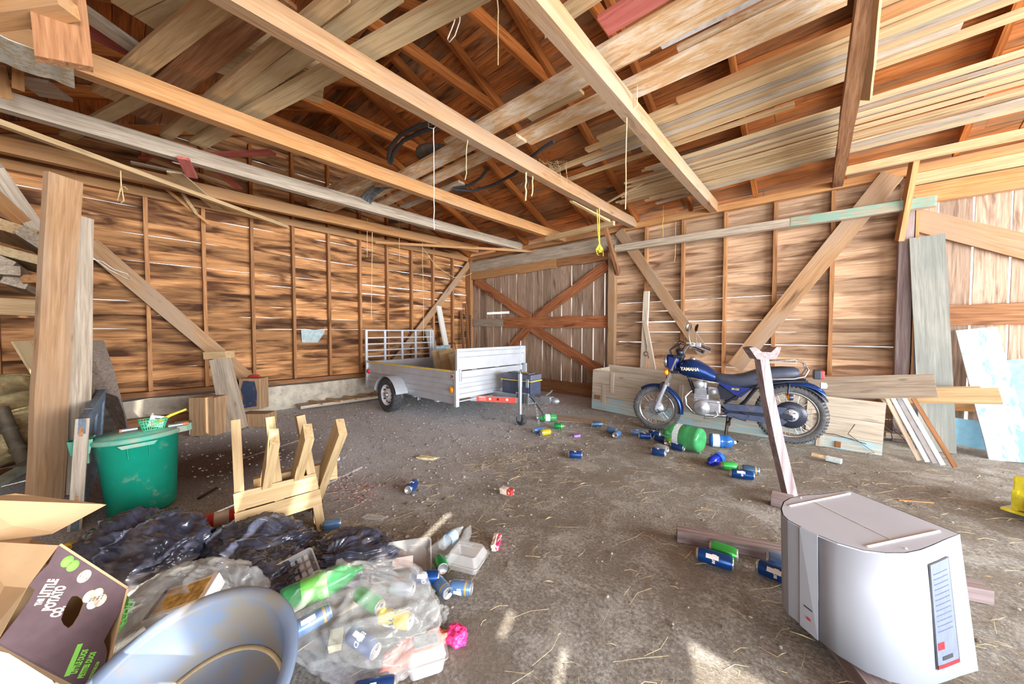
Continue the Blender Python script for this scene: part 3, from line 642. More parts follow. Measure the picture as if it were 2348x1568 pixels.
a = [pD(1050, 20, 3.1), pD(1040, 55, 3.1), pD(1026, 90, 3.1), pD(1030, 97, 3.1), pD(1043, 82, 3.1), pD(1054, 50, 3.1), pD(1056, 22, 3.1)]
rope('hanging_rope', a, .005, M_ROPEW, 'white loop of cord hanging from the boards at the top centre')
a = [pD(276, 380, 3.9), pD(278, 428, 3.9), pD(270, 460, 3.9), pD(277, 466, 3.9), pD(284, 460, 3.9), pD(279, 430, 3.9)]
rope('hanging_rope', a, .006, M_ROPE, 'knotted twine loop hanging under the long pole right of the tall plank', [[pD(279, 428, 3.9), pD(286, 428, 3.9), pD(292, 434, 3.9)]])
yd = 5.2
mb = MB(); mb.tube([pD(1374, 478, yd), pD(1374, 520, yd), pD(1375, 560, yd)], .008, 6); mb.tube([pD(1369, 480, yd), pD(1371, 530, yd), pD(1374, 560, yd)], .007, 6)
for k in range(9):
    a = rng.uniform(-8, 8); b = rng.uniform(6, 30)
    mb.tube([pD(1374, 558, yd), pD(1374+a, 570, yd), pD(1374+a*1.2, 570+b*.7, yd), pD(1374-a*.4, 560+b, yd), pD(1374-a, 572, yd), pD(1374, 560, yd)], .004, 5)
tag(mb.build('yellow_rope', M_YEL), 'tangled bright yellow cord hanging in front of the cross-braced door', 'cord')
for i, (x, y0, y1, d, r, l) in enumerate([(1550, 480, 600, 6.0, .005, 'pale cord hanging in front of the right wall studs'), (1521, 470, 545, 6.0, .003, 'thin yellow wire hanging beside the pale cord'),
        (854, 560, 735, .85, .006, 'cord hanging from the corner pole in front of a stud'), (969, 585, 780, .85, .005, 'thin cord hanging left of the mottled white board'),
        (842, 500, 590, .85, .005, 'short twine hanging above the stud wall'), (1070, 335, 412, 4.5, .004, 'thin cord hanging over the limewashed boards'),
        (1206, 410, 460, 4.7, .010, 'frayed twine end hanging under the hose, left one'), (1222, 412, 450, 4.7, .008, 'frayed twine end hanging under the hose, right one'),
        (914, 485, 600, .85, .004, 'thin string hanging among the cords near the far corner')]):
    if 4.4 < d < 4.8: d = 4.62
    fx = d < 3 or d == 4.62
    A_ = pX(x, y0, d) if fx else pD(x, y0, d); B_ = pX(x+rng.uniform(-3, 3), y1, d) if fx else pD(x+rng.uniform(-3, 3), y1, d)
    if A_.z < 3.2: A_ = Vector((A_.x, A_.y, 3.30))
    rope('hanging_rope', wig(A_, B_, 8, .02, 10+i), r, M_YEL if 'yellow' in l else M_ROPE, l)
a = [pX(965, 562, .3), pX(1000, 610, .3), pX(1040, 636, .3), pX(1070, 632, .3), Vector((.3, -.15, 2.9))]
rope('slack_rope', a, .006, M_ROPE, 'slack cord sagging across the far corner to the door post')
a = [pX(205, 585, .17), pX(250, 618, .17), pX(297, 642, .17), pX(292, 628, .17), pX(262, 618, .17), pX(235, 600, .17), pX(205, 592, .17)]
rope('slack_rope', a, .006, M_ROPEW, 'white cord looped over the long diagonal brace')
# hose and rubber strips
HZ = 3.50
def hz(pts, z=HZ): return [pZ(x, y, z) for x, y in pts]
mb = MB()
mb.tube(hz([(1010, 278), (960, 288), (920, 308), (896, 335), (890, 362)]), .022, 10)
mb.tube(hz([(1040, 282), (975, 298), (925, 322), (903, 348), (896, 374)]), .022, 10)
mb.tube(hz([(1075, 280), (1128, 277)]), .032, 12); mb.tube(hz([(890, 362), (893, 372), (900, 375)]), .022, 10)
tag(mb.build('black_hose', M_BLACKR), 'coil of grey-black hose lying over the beams at centre', 'hose')
mb = MB(); M = Matrix.Translation(pZ(1000, 362, HZ+.05)); mb.lathe([(.0, 0), (.22, 0), (.25, .02), (.25, .06), (.20, .07), (0, .07)], 32, M=M)
tag(mb.build('rubber_disc', pm('dusty_rubber', (98, 92, 86), .9, dirt=.5)), 'round dusty rubber tray behind the hose coil', 'tray')
mb = MB(); mb.tube(hz([(1040, 434), (1085, 438), (1130, 425), (1180, 398), (1215, 362), (1245, 340), (1270, 324)], 3.42), .02, 10)
tag(mb.build('black_hose', M_BLACKR), 'black hose curving under the boards with its open end sticking up right', 'hose')
mb = MB(); mb.tube(hz([(1040, 430), (1075, 425), (1102, 408), (1120, 385)], 3.42), .02, 10)
tag(mb.build('black_hose', M_BLACKR), 'short black hose curving between two tie beams', 'hose')
mb = MB(); M0 = pZ(845, 450, 3.40); pts = [pZ(822, 484, 3.24), pZ(826, 462, 3.34), pZ(838, 444, 3.40), pZ(856, 430, 3.43), pZ(880, 424, 3.45)]
for k in range(4): mb.tube([p+Vector((.035*k, .035*k, 0)) for p in pts], .024, 8)
tag(mb.build('rubber_strip', pm('faded_rubber', (112, 114, 118), .8, var=.3, dirt=.3)), 'curved bundle of faded rubber strip bent over the grey tie beam', 'rubber')
# hay caught on the beams
mb = MB()
for k in range(46):
    c = pZ(1250+rng.uniform(-30, 32), 380+rng.uniform(-12, 18), 3.45); a = rng.uniform(0, 6.28); l = rng.uniform(.05, .16)
    mb.tube([c, c+Vector((cos(a)*l, sin(a)*l, rng.uniform(-.02, .02))), c+Vector((cos(a+.5)*l*1.4, sin(a+.5)*l*1.4, -rng.uniform(.0, .25)))], .0022, 4)
tag(mb.build('hay_tuft', M_STRAW), 'tuft of hay and twine caught on the pale tie beam', 'hay', kind='stuff')
# ------------------------------------------------------------ left side of the barn
def stand(name, p_base, p_top, w, t, m, label, nrm, cat='board', **k):
    return plank(name, p_base, p_top, w, t, m, label, cat, nrm=nrm, **k)
stand('tall_plank', (2.64, -6.83, 0), (2.79, -6.67, 2.54), .20, .045, W_BEAM, 'tall broad orange-tan plank standing on end at the left', nrm=(.78, .62, .0), jit=.01)
stand('tall_plank', pD(178, 1126, 2.95), pD(187, 496, 2.95), .15, .03, W_GREY, 'tall grey plank standing just behind the orange-tan one', nrm=(.78, .62, .0))
M_PLY = wood('plywood_grey', (188, 172, 158), (160, 144, 132), (128, 112, 102), 'x', tone=.1, knots=0)
q = [pD(195, 1030, 4.0), pD(195, 780, 4.3), pD(238, 780, 4.3), pD(262, 850, 4.22), pD(304, 1012, 4.0)]; n_ = ray(240, 900).normalized()*.012; mb = MB()
mb.add(q+[v+n_ for v in q], [(0, 1, 2, 3, 4), (9, 8, 7, 6, 5)]+[(i, 5+i, 5+(i+1) % 5, (i+1) % 5) for i in range(5)]); o = mb.build('plywood_sheet', M_PLY); tag(o, 'grey plywood panel with a slanted edge leaning behind the tall planks', 'panel')
# old panelled door seen nearly edge on
M_DOORB = wood('blue_grey_door_paint', (150, 168, 184), (120, 142, 164), (110, 110, 108), 'x', paint=.5, paint_c=(110, 134, 160), tone=.04, knots=0)
M_DOORE = wood('worn_door_edge', (180, 168, 152), (152, 140, 126), (116, 98, 82), 'z', paint=.25, paint_c=(170, 184, 184), tone=.04)
t = thing('old_door', 'old blue-grey panelled door standing on edge beside the green bin', 'door')
A = CAM+R_*-2.96+F_*2.32; B = CAM+R_*-4.32+F_*3.6; A.z = B.z = 0; M, L = frame(A, B, (0, 0, 1)); M = M @ Matrix.Rotation(radians(4), 4, 'X'); t.matrix_world = M
H = .76
def dpart(nm, x0, x1, z0, z1, y0=-.022, y1=.022, m=M_DOORB):
    b = MB(); b.bbox(x0, x1, y0, y1, z0, z1, .004, rng.random()); return b.build(nm, m, parent=t)
dpart('stile', .0, L, 0, .11); dpart('stile', .0, L, H-.11, H)
dpart('end_rail', 0, .035, .0, H, -.032, .032, M_DOORE); dpart('rail', .035, .15, .11, H-.11); dpart('rail', L*.5, L*.5+.1, .11, H-.11); dpart('rail', L-.12, L, .11, H-.11)
dpart('panel', .15, L*.5, .11, H-.11, -.008, .008); dpart('panel', L*.5+.1, L-.12, .11, H-.11, -.008, .008)
b = MB(); b.box(-.003, .002, -.007, .007, .18, .235); b.box(-.003, .002, -.007, .012, .64, .70); b.build('lock_plate', W_BROWN, parent=t)
M_DARK = pm('tar_paper', (70, 62, 56), .8, var=.35, dirt=.5, dirt_c=(104, 92, 80), dscale=14)
t = thing('black_sheet', 'folded sheet of dark tar paper propped behind the green bin', 'sheet')
a, b_, c, d = pD(219, 892, 3.75), pD(222, 1070, 3.6), pD(300, 1040, 3.8), pD(278, 912, 4.2)
mb = MB(); n_ = ray(250, 930).normalized()*.012
for q in ((a, b_, c, d),):
    vs = list(q)+[v+n_ for v in q]; mb.add(vs, [(0, 1, 2, 3), (7, 6, 5, 4), (0, 4, 5, 1), (1, 5, 6, 2), (2, 6, 7, 3), (3, 7, 4, 0)])
mb.build('front_fold', M_DARK, parent=t)
mb = MB(); q = (a, pD(206, 925, 3.62), pD(207, 1060, 3.55), b_); vs = list(q)+[v+n_ for v in q]; mb.add(vs, [(0, 1, 2, 3), (7, 6, 5, 4), (0, 4, 5, 1), (1, 5, 6, 2), (2, 6, 7, 3), (3, 7, 4, 0)])
mb.build('side_fold', M_DARK, parent=t)

# lumber rack at the far left
def blk(name, c, sx, sy, sz, rz, ry, m, label, rx=0):
    mb = MB(); mb.bbox(-sx/2, sx/2, -sy/2, sy/2, -sz/2, sz/2, .004, rng.random()); o = mb.build(name, m); o.location = c; o.rotation_euler = (rx, ry, rz); return tag(o, label, 'timber')
tr = plank('rack_rail', (1.6, -7.72, 1.60), (1.6, -6.62, 1.56), .15, .08, W_TAN, 'horizontal rail carrying the stack of short timbers at the left edge', 'rail', nrm=(1, 0, 0))
plank('rack_rail', (.5, -7.72, 1.60), (.5, -6.62, 1.56), .15, .08, W_BROWN, 'rear rail of the timber rack by the stud wall', 'rail', nrm=(1, 0, 0))
for x in (1.68, .42): plank('rack_post', (x, -7.70, 0), (x, -7.70, 2.3), .12, .08, W_BROWN, 'upright post of the timber rack, %s' % ('front one' if x > 1 else 'rear one by the stud wall'), 'post', nrm=(1, 0, 0))
rk = [((40, 642), .17, .16, 20, W_GREY, 'tilted greenish timber end on the rack rail'), ((78, 640), .16, .09, -6, W_BEAMO, 'timber with an orange-stained end standing on the rack rail'),
      ((12, 620), .20, .10, 0, W_GREY, 'flat grey timber at the left end of the rack rail'), ((40, 585), .42, .10, 16, W_PALE, 'pale freshly cut timber lying across the rack pile'),
      ((78, 548), .24, .12, 42, W_GREY, 'grey timber end wedged in the rack pile beside the tall plank'), ((22, 522), .36, .12, 18, W_TAN, 'tan timber high in the rack pile'),
      ((4, 602), .16, .12, 30, W_GREY, 'rough split log end at the left edge of the rack pile')]
for k_, ((x, y), w, h, a, m, l) in enumerate(rk):
    w *= .86; h *= .84; c = pX(x, y, 1.52+.033*((k_*3) % 7)); mb = MB(); mb.bbox(-1.0, .06, -w/2, w/2, -h/2, h/2, .006, rng.random())
    o = mb.build('stacked_timber', m); o.matrix_world = Matrix.Translation(c) @ Matrix.Rotation(radians(-a), 4, 'X'); tag(o, l, 'timber')
plank('leaning_timber', pD(-20, 380, 3.1), pD(100, 545, 3.6), .12, .10, W_GREY, 'grey square timber slanting down at the left edge above the rack', 'timber', nrm=-ray(40, 450))
plank('leaning_timber', pD(-40, 425, 3.0), pD(50, 505, 3.4), .11, .06, W_BEAMO, 'yellowish timber slanting below the grey one at the left edge', 'timber', nrm=-ray(40, 450))
plank('diagonal_brace', (.13, -7.9, 3.1), (.13, -6.55, 2.38), .17, .05, W_BROWN, parent=wl, nrm=(1, 0, 0))
# battered metal chute / buckets at the far left
M_RUST = pm('rusty_galvanized', (172, 158, 116), .6, .3, .25, 9, dirt=.8, dirt_c=(120, 88, 56), dscale=7)
M_PIPE = pm('dirty_downpipe', (96, 86, 72), .65, .3, .2, 10, dirt=.5, dirt_c=(60, 48, 38))
t = thing('metal_tub', 'battered rusty galvanized tub tipped on its side at the left edge', 'tub')
M = Matrix.Translation(pD(18, 975, 3.2)) @ Matrix.Rotation(radians(-38), 4, F_) 
t.matrix_world = M
mb = MB(); prof = [(.30, .34), (.315, .345), (.31, .33), (.285, .30), (.275, .18), (.29, .17), (.275, .16), (.26, .02), (.275, .01), (.26, 0), (.24, -.16), (.25, -.17), (.23, -.30), (.0, -.31)]
mb.lathe([(r*(1.0), z) for r, z in prof], 40)
for v in mb.v:
    k = 1+.10*noise.noise((v.x*4, v.y*4, v.z*4)); v.x *= k; v.y *= k
mb.build('tub_shell', M_RUST, parent=t); mb = MB(); mb.tube(circ((0, 0, .345), .315, n=40)[:-1], .012, 8, closed=True); mb.build('rim', M_RUST, parent=t)
t = thing('downpipe', 'dark bent downpipe lying against the rusty tub', 'pipe')
P = [pD(2, 935, 2.9), pD(22, 985, 2.9), pD(42, 1030, 2.88), pD(58, 1062, 2.85)]
mb = MB(); mb.tube(P, .042, 12); mb.build('pipe', M_PIPE, parent=t)
for i in (1, 2):
    d = (P[i]-P[i-1]).normalized(); mb = MB(); mb.tube([P[i]-d*.015, P[i]+d*.015], .05, 12); mb.build('collar', M_PIPE, parent=t)
plank('gutter_length', pD(-30, 1120, 2.75), pD(74, 1062, 3.1), .10, .03, pm('grey_green_gutter', (150, 158, 146), .6, .3, dirt=.6), 'grey-green length of gutter lying at the foot of the tall plank', 'gutter')
plank('scrap_board', pD(-30, 1095, 3.1), pD(40, 1075, 3.3), .20, .02, W_BROWN, 'scrap of board lying at the left edge below the tub', 'board')
t = thing('torn_sheet', 'torn teal-grey metal sheet standing behind the tub', 'sheet'); mb = MB()
q = [pD(60, 985, 3.15), pD(80, 912, 3.3), pD(84, 1000, 3.2), pD(72, 1065, 3.1), pD(64, 1040, 3.1)]; n_ = ray(70, 1000).normalized()*.006
mb.add(q+[v+n_ for v in q], [(0, 1, 2, 3, 4), (9, 8, 7, 6, 5)]+[(i, 5+i, 5+(i+1) % 5, (i+1) % 5) for i in range(5)]); mb.build('sheet', pm('teal_grey_sheet', (130, 150, 150), .5, .3, dirt=.6), parent=t)
plank('loose_board', pX(-20, 885, .9), pX(26, 862, .9), .22, .02, W_PALE, 'sunlit pale board end at the left edge above the tub', 'board')
plank('loose_board', pX(50, 782, .35), pX(190, 1010, .55), .25, .02, W_PALE, 'sunlit pale board seen past the left side of the tall plank', 'board')
# blocks around the foot of the long brace
mb = MB(); mb.bbox(-.165, .165, -.14, .14, 0, .50, .012, .3); o = mb.build('timber_block', W_TIMBER); o.location = pZ(484, 993); o.rotation_euler = (0, 0, radians(44)); tag(o, 'big square-cut timber block standing on end left of the short post', 'block')
t = thing('short_post', 'short split timber post with a sawn cap piece leaning by the stud wall', 'post', pZ(541, 985))
PB_ = pZ(541, 985)
M, L = frame((0, 0, 0), (-.16, -.12, .98), (.7, .7, 0)); M = Matrix.Translation(PB_) @ M
b = board_mesh(L, .22, .18, .02, taper=.72); o = b.build('post', W_GREY, parent=t); bpy.context.view_layer.update(); o.matrix_parent_inverse = Matrix.Identity(4); o.matrix_basis = Matrix.Translation(-PB_) @ M
mb = MB(); mb.bbox(-.15, .15, -.08, .08, 0, .10, .004); o = mb.build('cap_piece', W_TAN, parent=t); o.location = (-.17, -.13, .98); o.rotation_euler = (0, -.05, radians(42))
mb = MB(); mb.bbox(-.20, .20, -.11, .11, 0, .19, .012, .5); o = mb.build('timber_block', W_TIMBER); o.location = pZ(592, 975); o.rotation_euler = (0, 0, radians(41)); tag(o, 'low wide timber block on the floor right of the short post', 'block')
t = thing('painted_block', 'upright timber block with a dark blue painted face under the red handle', 'block', pZ(584, 965)+Vector((0, 0, .195)), (0, 0, radians(44)))
mb = MB(); mb.bbox(-.15, .15, -.10, .10, 0, .46, .01, .8); mb.build('block', W_TIMBER, parent=t)
mb = MB(); mb.prism([(-.10, .02), (.10, .05), (.11, .25), (.08, .42), (-.08, .43), (-.12, .3), (-.09, .2)], -.104, -.101, axis='y'); mb.build('blue_paint', pm('navy_paint', (52, 62, 84), .6, dirt=.35, dirt_c=(150, 120, 90), dscale=16), parent=t)
mb = MB(); mb.tube([(-.08, 0, 0), (-.04, 0, .01), (.06, 0, .012), (.09, 0, 0)], [.012, .02, .02, .014], 10); o = mb.build('plastic_tool', pm('red_plastic', (176, 50, 52), .5)); o.location = pZ(584, 965)+Vector((0, 0, .672)); o.rotation_euler = (0, 0, radians(44)); tag(o, 'red plastic tool handle lying on top of the blue-painted block', 'handle')
# planks lying along the foundation
plank('floor_plank', (.45, -4.35, .05), (.62, -1.6, .05), .26, .05, W_GREY, 'grey plank lying on the ground along the foundation behind the trailer', 'plank')
for k, y in enumerate((-4.1, -3.8, -3.5, -3.2, -2.9)):
    plank('batten', (.30, y, .09), (.74, y+.06, .09), .05, .025, W_TAN, 'short batten lying crosswise on the grey plank by the foundation', 'batten', 'short battens on the grey plank')
plank('floor_plank', (.30, -7.6, .12), (.36, -5.6, .12), .10, .12, W_BROWN, 'old timber lying against the foundation left of the timber block', 'timber')
# things against the far corner
mb = MB(); q = [pX(690, 756, .02), pX(744, 756, .02), pX(743, 764, .02), pX(728, 785, .02), pX(692, 785, .02)]
mb.add([v+Vector((.0, 0, 0)) for v in q]+[v+Vector((.006, 0, 0)) for v in q], [(4, 3, 2, 1, 0), (5, 6, 7, 8, 9)]+[(i, (i+1) % 5, 5+(i+1) % 5, 5+i) for i in range(5)])
tag(mb.build('sheet_scrap', pm('blue_grey_sheet', (142, 156, 158), .5, .3, dirt=.35, dirt_c=(180, 160, 110))), 'blue-grey sheet metal scrap nailed to the stud wall', 'scrap')
stand('leaning_board', (.54, -.98, 0), (.14, -1.12, 1.98), .17, .04, wood('mottled_white_board', (150, 130, 110), (130, 112, 96), (110, 92, 74), 'x', paint=.95, paint_c=(222, 220, 214), tone=.05), 'mottled white-painted board leaning behind the trailer in the corner', (1, .3, 0))
stand('leaning_board', (.45, -1.25, 0), (.12, -1.42, 1.42), .26, .03, W_GREY, 'grey-brown board leaning left of the mottled white one', (1, .2, 0))
stand('leaning_pole', (.35, -.42, 0), (.10, -.36, 1.9), .05, .05, W_BROWN, 'dark pole leaning in the far corner left of the door post', (1, .2, 0), cat='pole')
stand('leaning_pole', (.45, -.32, 0), (.12, -.22, 2.1), .04, .05, W_BROWN, 'second dark pole leaning in the far corner, nearer the door post', (1, .2, 0), cat='pole')
mb = MB()
for k in range(22): mb.tube(circ((.20, -.12, .5+.06*k), .018, 'x', n=8), .006, 5)
tag(mb.build('chain', M_STEEL), 'rusty chain hanging beside the left post of the cross-braced door', 'chain')
# ------------------------------------------------------------ utility trailer (front faces +X)
M_TR = pm('trailer_galvanized', (190, 194, 202), .45, .35, .05, 5, spec=.4)
M_TRW = pm('white_rim', (226, 226, 232), .4, .1, .04)
M_TYRE = pm('tyre_rubber', (66, 66, 70), .85, 0, .2, 40, dirt=.35, dirt_c=(140, 126, 108))
M_REDL = pm('red_lens', (214, 40, 44), .25); M_AMB = pm('amber_lens', (244, 150, 30), .25); M_YELT = pm('yellow_tape', (232, 200, 70), .5)
M_REDD = pm('red_warning_decal', (236, 84, 72), .5, 0, .05); M_WHITE = pm('white_print', (240, 238, 236), .5, 0, 0); M_BLK = pm('black_print', (34, 34, 40), .5, 0, 0)
t = trailer = thing('utility_trailer', 'silver-grey utility trailer with a ramp gate, parked in front of the stud wall', 'trailer', (.75, -2.49, 0))
LN, WD, ZB, ZR = 2.62, 1.53, .31, .78
def ribpanel(L, z0, z1, ribs, depth=.018, th=.004):
    """vertical corrugated panel in x-z, facing -y"""
    pr = [(z0, 0)]
    for zc in ribs: pr += [(zc-.05, 0), (zc-.032, -depth), (zc+.032, -depth), (zc+.05, 0)]
    pr += [(z1, 0)]; vs = []
    for x in (0, L):
        for z, y in pr: vs.append((x, y, z))
        for z, y in pr: vs.append((x, y+th, z))
    n = len(pr); fs = []
    for i in range(n-1):
        fs += [(i, 2*n+i, 2*n+i+1, i+1), (n+i, n+i+1, 3*n+i+1, 3*n+i)]
    fs += [tuple(range(n))+tuple(range(2*n-1, n-1, -1)), tuple(range(3*n-1, 2*n-1, -1))+tuple(range(3*n, 4*n))]
    fs += [(0, n, 3*n, 2*n), (n-1, 3*n-1, 4*n-1, 2*n-1)]
    return vs, fs
for sg, nm in ((-1, 'side_panel'), (1, 'side_panel')):
    mb = MB(); vs, fs = ribpanel(LN, ZB, ZR, [.46, .62]); M = T(0, sg*WD/2) if sg < 0 else T(LN, sg*WD/2, 0, 0, 0, pi)
    mb.add(vs, fs, M=M); mb.bbox(0, LN, sg*WD/2-.02, sg*WD/2+.025, ZR-.02, ZR+.012, .004); sp = mb.build(nm, M_TR, parent=t)
    if sg < 0:
        mb = MB(); mb.box(.02, LN, -WD/2-.022, -WD/2-.018, ZR-.010, ZR+.010); mb.build('reflective_strip', M_YELT, parent=sp)
mb = MB(); vs, fs = ribpanel(WD, ZB+.08, ZR, [.50, .64]); mb.add(vs, fs, M=T(LN, -WD/2, 0, 0, 0, pi/2)); mb.build('front_panel', M_TR, parent=t)
mb = MB(); vs, fs = ribpanel(WD, ZR+.015, 1.10, [1.02]); mb.add(vs, fs, M=T(LN-.01, -WD/2, 0, 0, 0, pi/2)); mb.bbox(LN-.03, LN+.005, -WD/2, WD/2, 1.09, 1.105, .003)
for y in (-WD/2+.01, WD/2-.01): mb.bbox(LN-.03, LN+.012, y-.016, y+.016, ZR+.01, 1.105, .003)
fp = mb.build('upper_front_panel', M_TR, parent=t)
for y in (-.45, .05, .55): 
    mb = MB(); mb.tube([(LN+.012, y-.05, ZR+.006), (LN+.012, y+.05, ZR+.006)], .010, 8); mb.build('hinge', M_GALV, parent=fp)
for y in (-WD/2-.005, WD/2+.005):
    mb = MB(); mb.bbox(LN-.03, LN+.02, y-.03, y+.03, ZB-.03, ZR+.02, .004); cp = mb.build('corner_post', M_TR, parent=t)
    mb = MB(); mb.bbox(LN+.012, LN+.035, y+.03 if y < 0 else y-.07, y+.07 if y < 0 else y-.03, ZR-.14, ZR+.03, .006); mb.build('latch', M_GALV, parent=cp)
    mb = MB(); mb.bbox(-.02, .03, y-.03, y+.03, ZB-.03, ZR+.02, .004); mb.build('corner_post', M_TR, parent=t)
mb = MB(); mb.bbox(.01, LN-.01, -WD/2+.01, WD/2-.01, ZB+.03, ZB+.045, .002)
for x in (.3, .9, 1.5, 2.1): mb.box(x-.03, x+.03, -WD/2+.02, WD/2-.02, ZB-.03, ZB+.03)
mb.build('bed', M_TR, parent=t)
mb = MB(); mb.tube([(1.02, -WD/2-.02, .30), (1.02, WD/2+.02, .30)], .03, 10)
for y in (-.6, .6): mb.bbox(.75, 1.45, y-.03, y+.03, .20, .26, .01)
mb.build('axle', M_GALV, parent=t)
# ramp gate standing up at the rear
mb = MB(); b = WD/2-.0
for y in (-b, -b*.5, 0, b*.42, b-.06, b): mb.bbox(-.055, -.02, y-.022, y+.022, ZR, 1.375, .003)
rg = mb.build('ramp_gate', M_TR, parent=t)
for z in (.87, .99, 1.11, 1.23): mb = MB(); mb.bbox(-.05, -.015, -b, b, z-.012, z+.012, .003); mb.build('cross_bar', M_TR, parent=rg)
mb = MB(); mb.bbox(-.06, -.015, -b-.02, b+.02, 1.36, 1.385, .004); mb.build('top_bar', M_TR, parent=rg)
mb = MB(); mb.bbox(-.06, -.01, -b, b, .55, ZR, .004); mb.build('tail_panel', M_TR, parent=t)
# wheels
for sg in (-1, 1):
    mb = MB(); pr = [(.17, .075), (.19, .085), (.235, .09), (.27, .085), (.283, .06), (.287, .03), (.288, 0), (.287, -.03), (.283, -.06), (.27, -.085), (.235, -.09), (.19, -.085), (.17, -.075)]
    M = T(1.03, sg*(WD/2+.12), .288, pi/2)
    mb.lathe(pr, 48, M=M)
    for k in range(40):
        a = 2*pi*k/40; mb.box(-.012, .008, -.07, .07, .284, .291, M=T(1.03, sg*(WD/2+.12), .288) @ Matrix.Rotation(a, 4, 'Y') @ Matrix.Rotation(.4*(1 if k % 2 else -1), 4, 'Z'))
    w = mb.build('tyre', M_TYRE, parent=t)
    mb = MB(); M = T(1.03, sg*(WD/2+.12), .288, pi/2 if sg < 0 else -pi/2)
    mb.lathe([(.178, .072), (.172, .078), (.16, .06), (.15, .03), (.11, .035), (.085, .055), (.05, .06), (.045, .06)], 40, M=M); mb.lathe([(.178, -.07), (.17, -.07), (.165, .04)], 40, M=M)
    rm = mb.build('rim', M_TRW, parent=w)
    mb = MB(); mb.lathe([(.04, .05), (.04, .085), (.03, .10), (0, .102)], 20, M=M); mb.build('hub_cap', M_GALV, parent=w)
    mb = MB()
    for k in range(5):
        a = 2*pi*k/5; mb.lathe([(.012, .03), (.012, .062), (0, .064)], 8, M=M @ T(.13*cos(a), .13*sin(a), 0)); mb.bbox(-.02, .02, -.009, .009, .036, .045, .003, M=M @ T(.122*cos(a+.6), .122*sin(a+.6), 0, 0, 0, a+.6))
    mb.build('wheel_nuts', M_STEEL, parent=w)
    # fender
    mb = MB(); vs = []; n = 22; yo = sg*(WD/2+.225); yi = sg*(WD/2+.005)
    for i in range(n+1):
        a = radians(12)+radians(156)*i/n; r = .345
        x = 1.03+r*cos(a)*1.05; z = .27+r*sin(a)*.98
        vs += [(x, yi, z), (x, yo, z), (x, yo, z-.02) if False else (x*1.0, yo, z-.004), (x, yi, z-.004)]
    fs = [(0, 1, 2, 3), (4*n+3, 4*n+2, 4*n+1, 4*n)]+[(4*i+k, 4*i+4+k, 4*i+4+(k+1) % 4, 4*i+(k+1) % 4) for i in range(n) for k in range(4)]
    mb.add(vs, fs, smooth=False); mb.build('fender', M_TR, parent=t)
for x, z, m, nm, r in ((.06, .60, M_REDL, 'tail_light', .036), (LN-.10, .515, M_AMB, 'side_light', .04)):
    mb = MB(); mb.lathe([(r+.006, 0), (r+.006, .012), (r, .022), (r*.6, .028), (0, .03)], 24, M=T(x, -WD/2-.012, z, pi/2)); mb.build(nm, m, parent=t)
mb = MB(); mb.bbox(-.03, .03, -WD/2-.03, -WD/2-.02, ZR-.02, ZR+.02, .002); mb.build('red_reflector', M_REDL, parent=t)
mb = MB(); mb.lathe([(.045, 0), (.045, .003), (0, .003)], 24, M=T(LN-.10, -WD/2-.001, .705, pi/2)); st = mb.build('round_sticker', M_WHITE, parent=t)
mb = MB(); mb.lathe([(.022, 0), (.022, .001), (0, .001)], 8, M=T(LN-.10, -WD/2-.0045, .705, pi/2)); mb.build('sticker_mark', M_REDL, parent=st)
# tongue, decal, coupler, jack, chains
mb = MB(); mb.bbox(LN-.6, LN+1.02, -.035, .035, .34, .42, .005); tg = mb.build('tongue', M_GALV, parent=t)
for sg in (-1, 1):
    mb = MB(); M, L = frame((LN-.1, sg*.42, .345), (LN+.62, sg*.04, .345)); mb.bbox(0, L, -.02, .02, -.04, .04, .004); a = M; mb2 = mb.build('a_frame_rail', M_TR, parent=t); mb2.matrix_basis = a
    if sg < 0: arail = mb2
mb = MB(); mb.bbox(.11, .70, -.0235, -.0195, -.038, .038, .001); dc = mb.build('warning_decal', M_REDD, parent=arail)
lettering('WARNING', .022, M_WHITE, dc, T(.19, -.0242, .022, pi/2), .0004, .0006)
for k, x in enumerate((.30, .42, .56)):
    mb = MB(); mb.box(x, x+.03, -.0246, -.0238, -.012, .020); mb.build('decal_symbol', M_BLK if k == 1 else M_WHITE, parent=dc)
for k in range(3): lettering('DO NOT EXCEED LOAD LIMIT', .008, M_WHITE, dc, T(.20, -.0242, .002-.011*k, pi/2), .0003)
mb = MB(); mb.bbox(LN+.93, LN+1.10, -.05, .05, .36, .45, .012); mb.sphere((LN+1.14, 0, .40), .075, .055, .045, 16, 10); cpl = mb.build('coupler', M_GALV, parent=t)
mb = MB(); mb.tube([(LN+1.0, 0, .46), (LN+1.06, 0, .50), (LN+1.10, 0, .54)], [.012, .010, .008], 8); mb.build('coupler_latch', M_GALV, parent=cpl)
mb = MB(); mb.bbox(LN+.50, LN+.74, -.07, .07, .30, .46, .006); br = mb.build('jack_bracket', M_GALV, parent=t)
for x in (.54, .60, .66, .71): mb = MB(); mb.tube([(LN+x, -.085, .31), (LN+x, -.085, .45)], .007, 6); mb.build('bolt', M_STEEL, parent=br)
JX = LN+.62
mb = MB(); mb.tube([(JX, -.11, .12), (JX, -.11, .62)], .027, 14); mb.tube([(JX, -.11, .55), (JX, -.11, .74)], .031, 14); jk = mb.build('jack_tube', M_GALV, parent=t)
mb = MB(); mb.tube([(JX, -.11, .74), (JX, -.11, .98), (JX+.0, -.11, 1.12), (JX+.01, -.11, 1.22)], .007, 8); mb.tube([(JX-.03, -.11, .76), (JX+.03, -.11, .80)], .014, 8); mb.build('crank_handle', M_GALV, parent=jk)
mb = MB(); mb.lathe([(.03, .028), (.075, .028), (.08, .018), (.08, -.018), (.075, -.028), (.03, -.028)], 24, M=T(JX+.02, -.11, .082, pi/2)); mb.build('jack_wheel', M_TYRE, parent=jk)
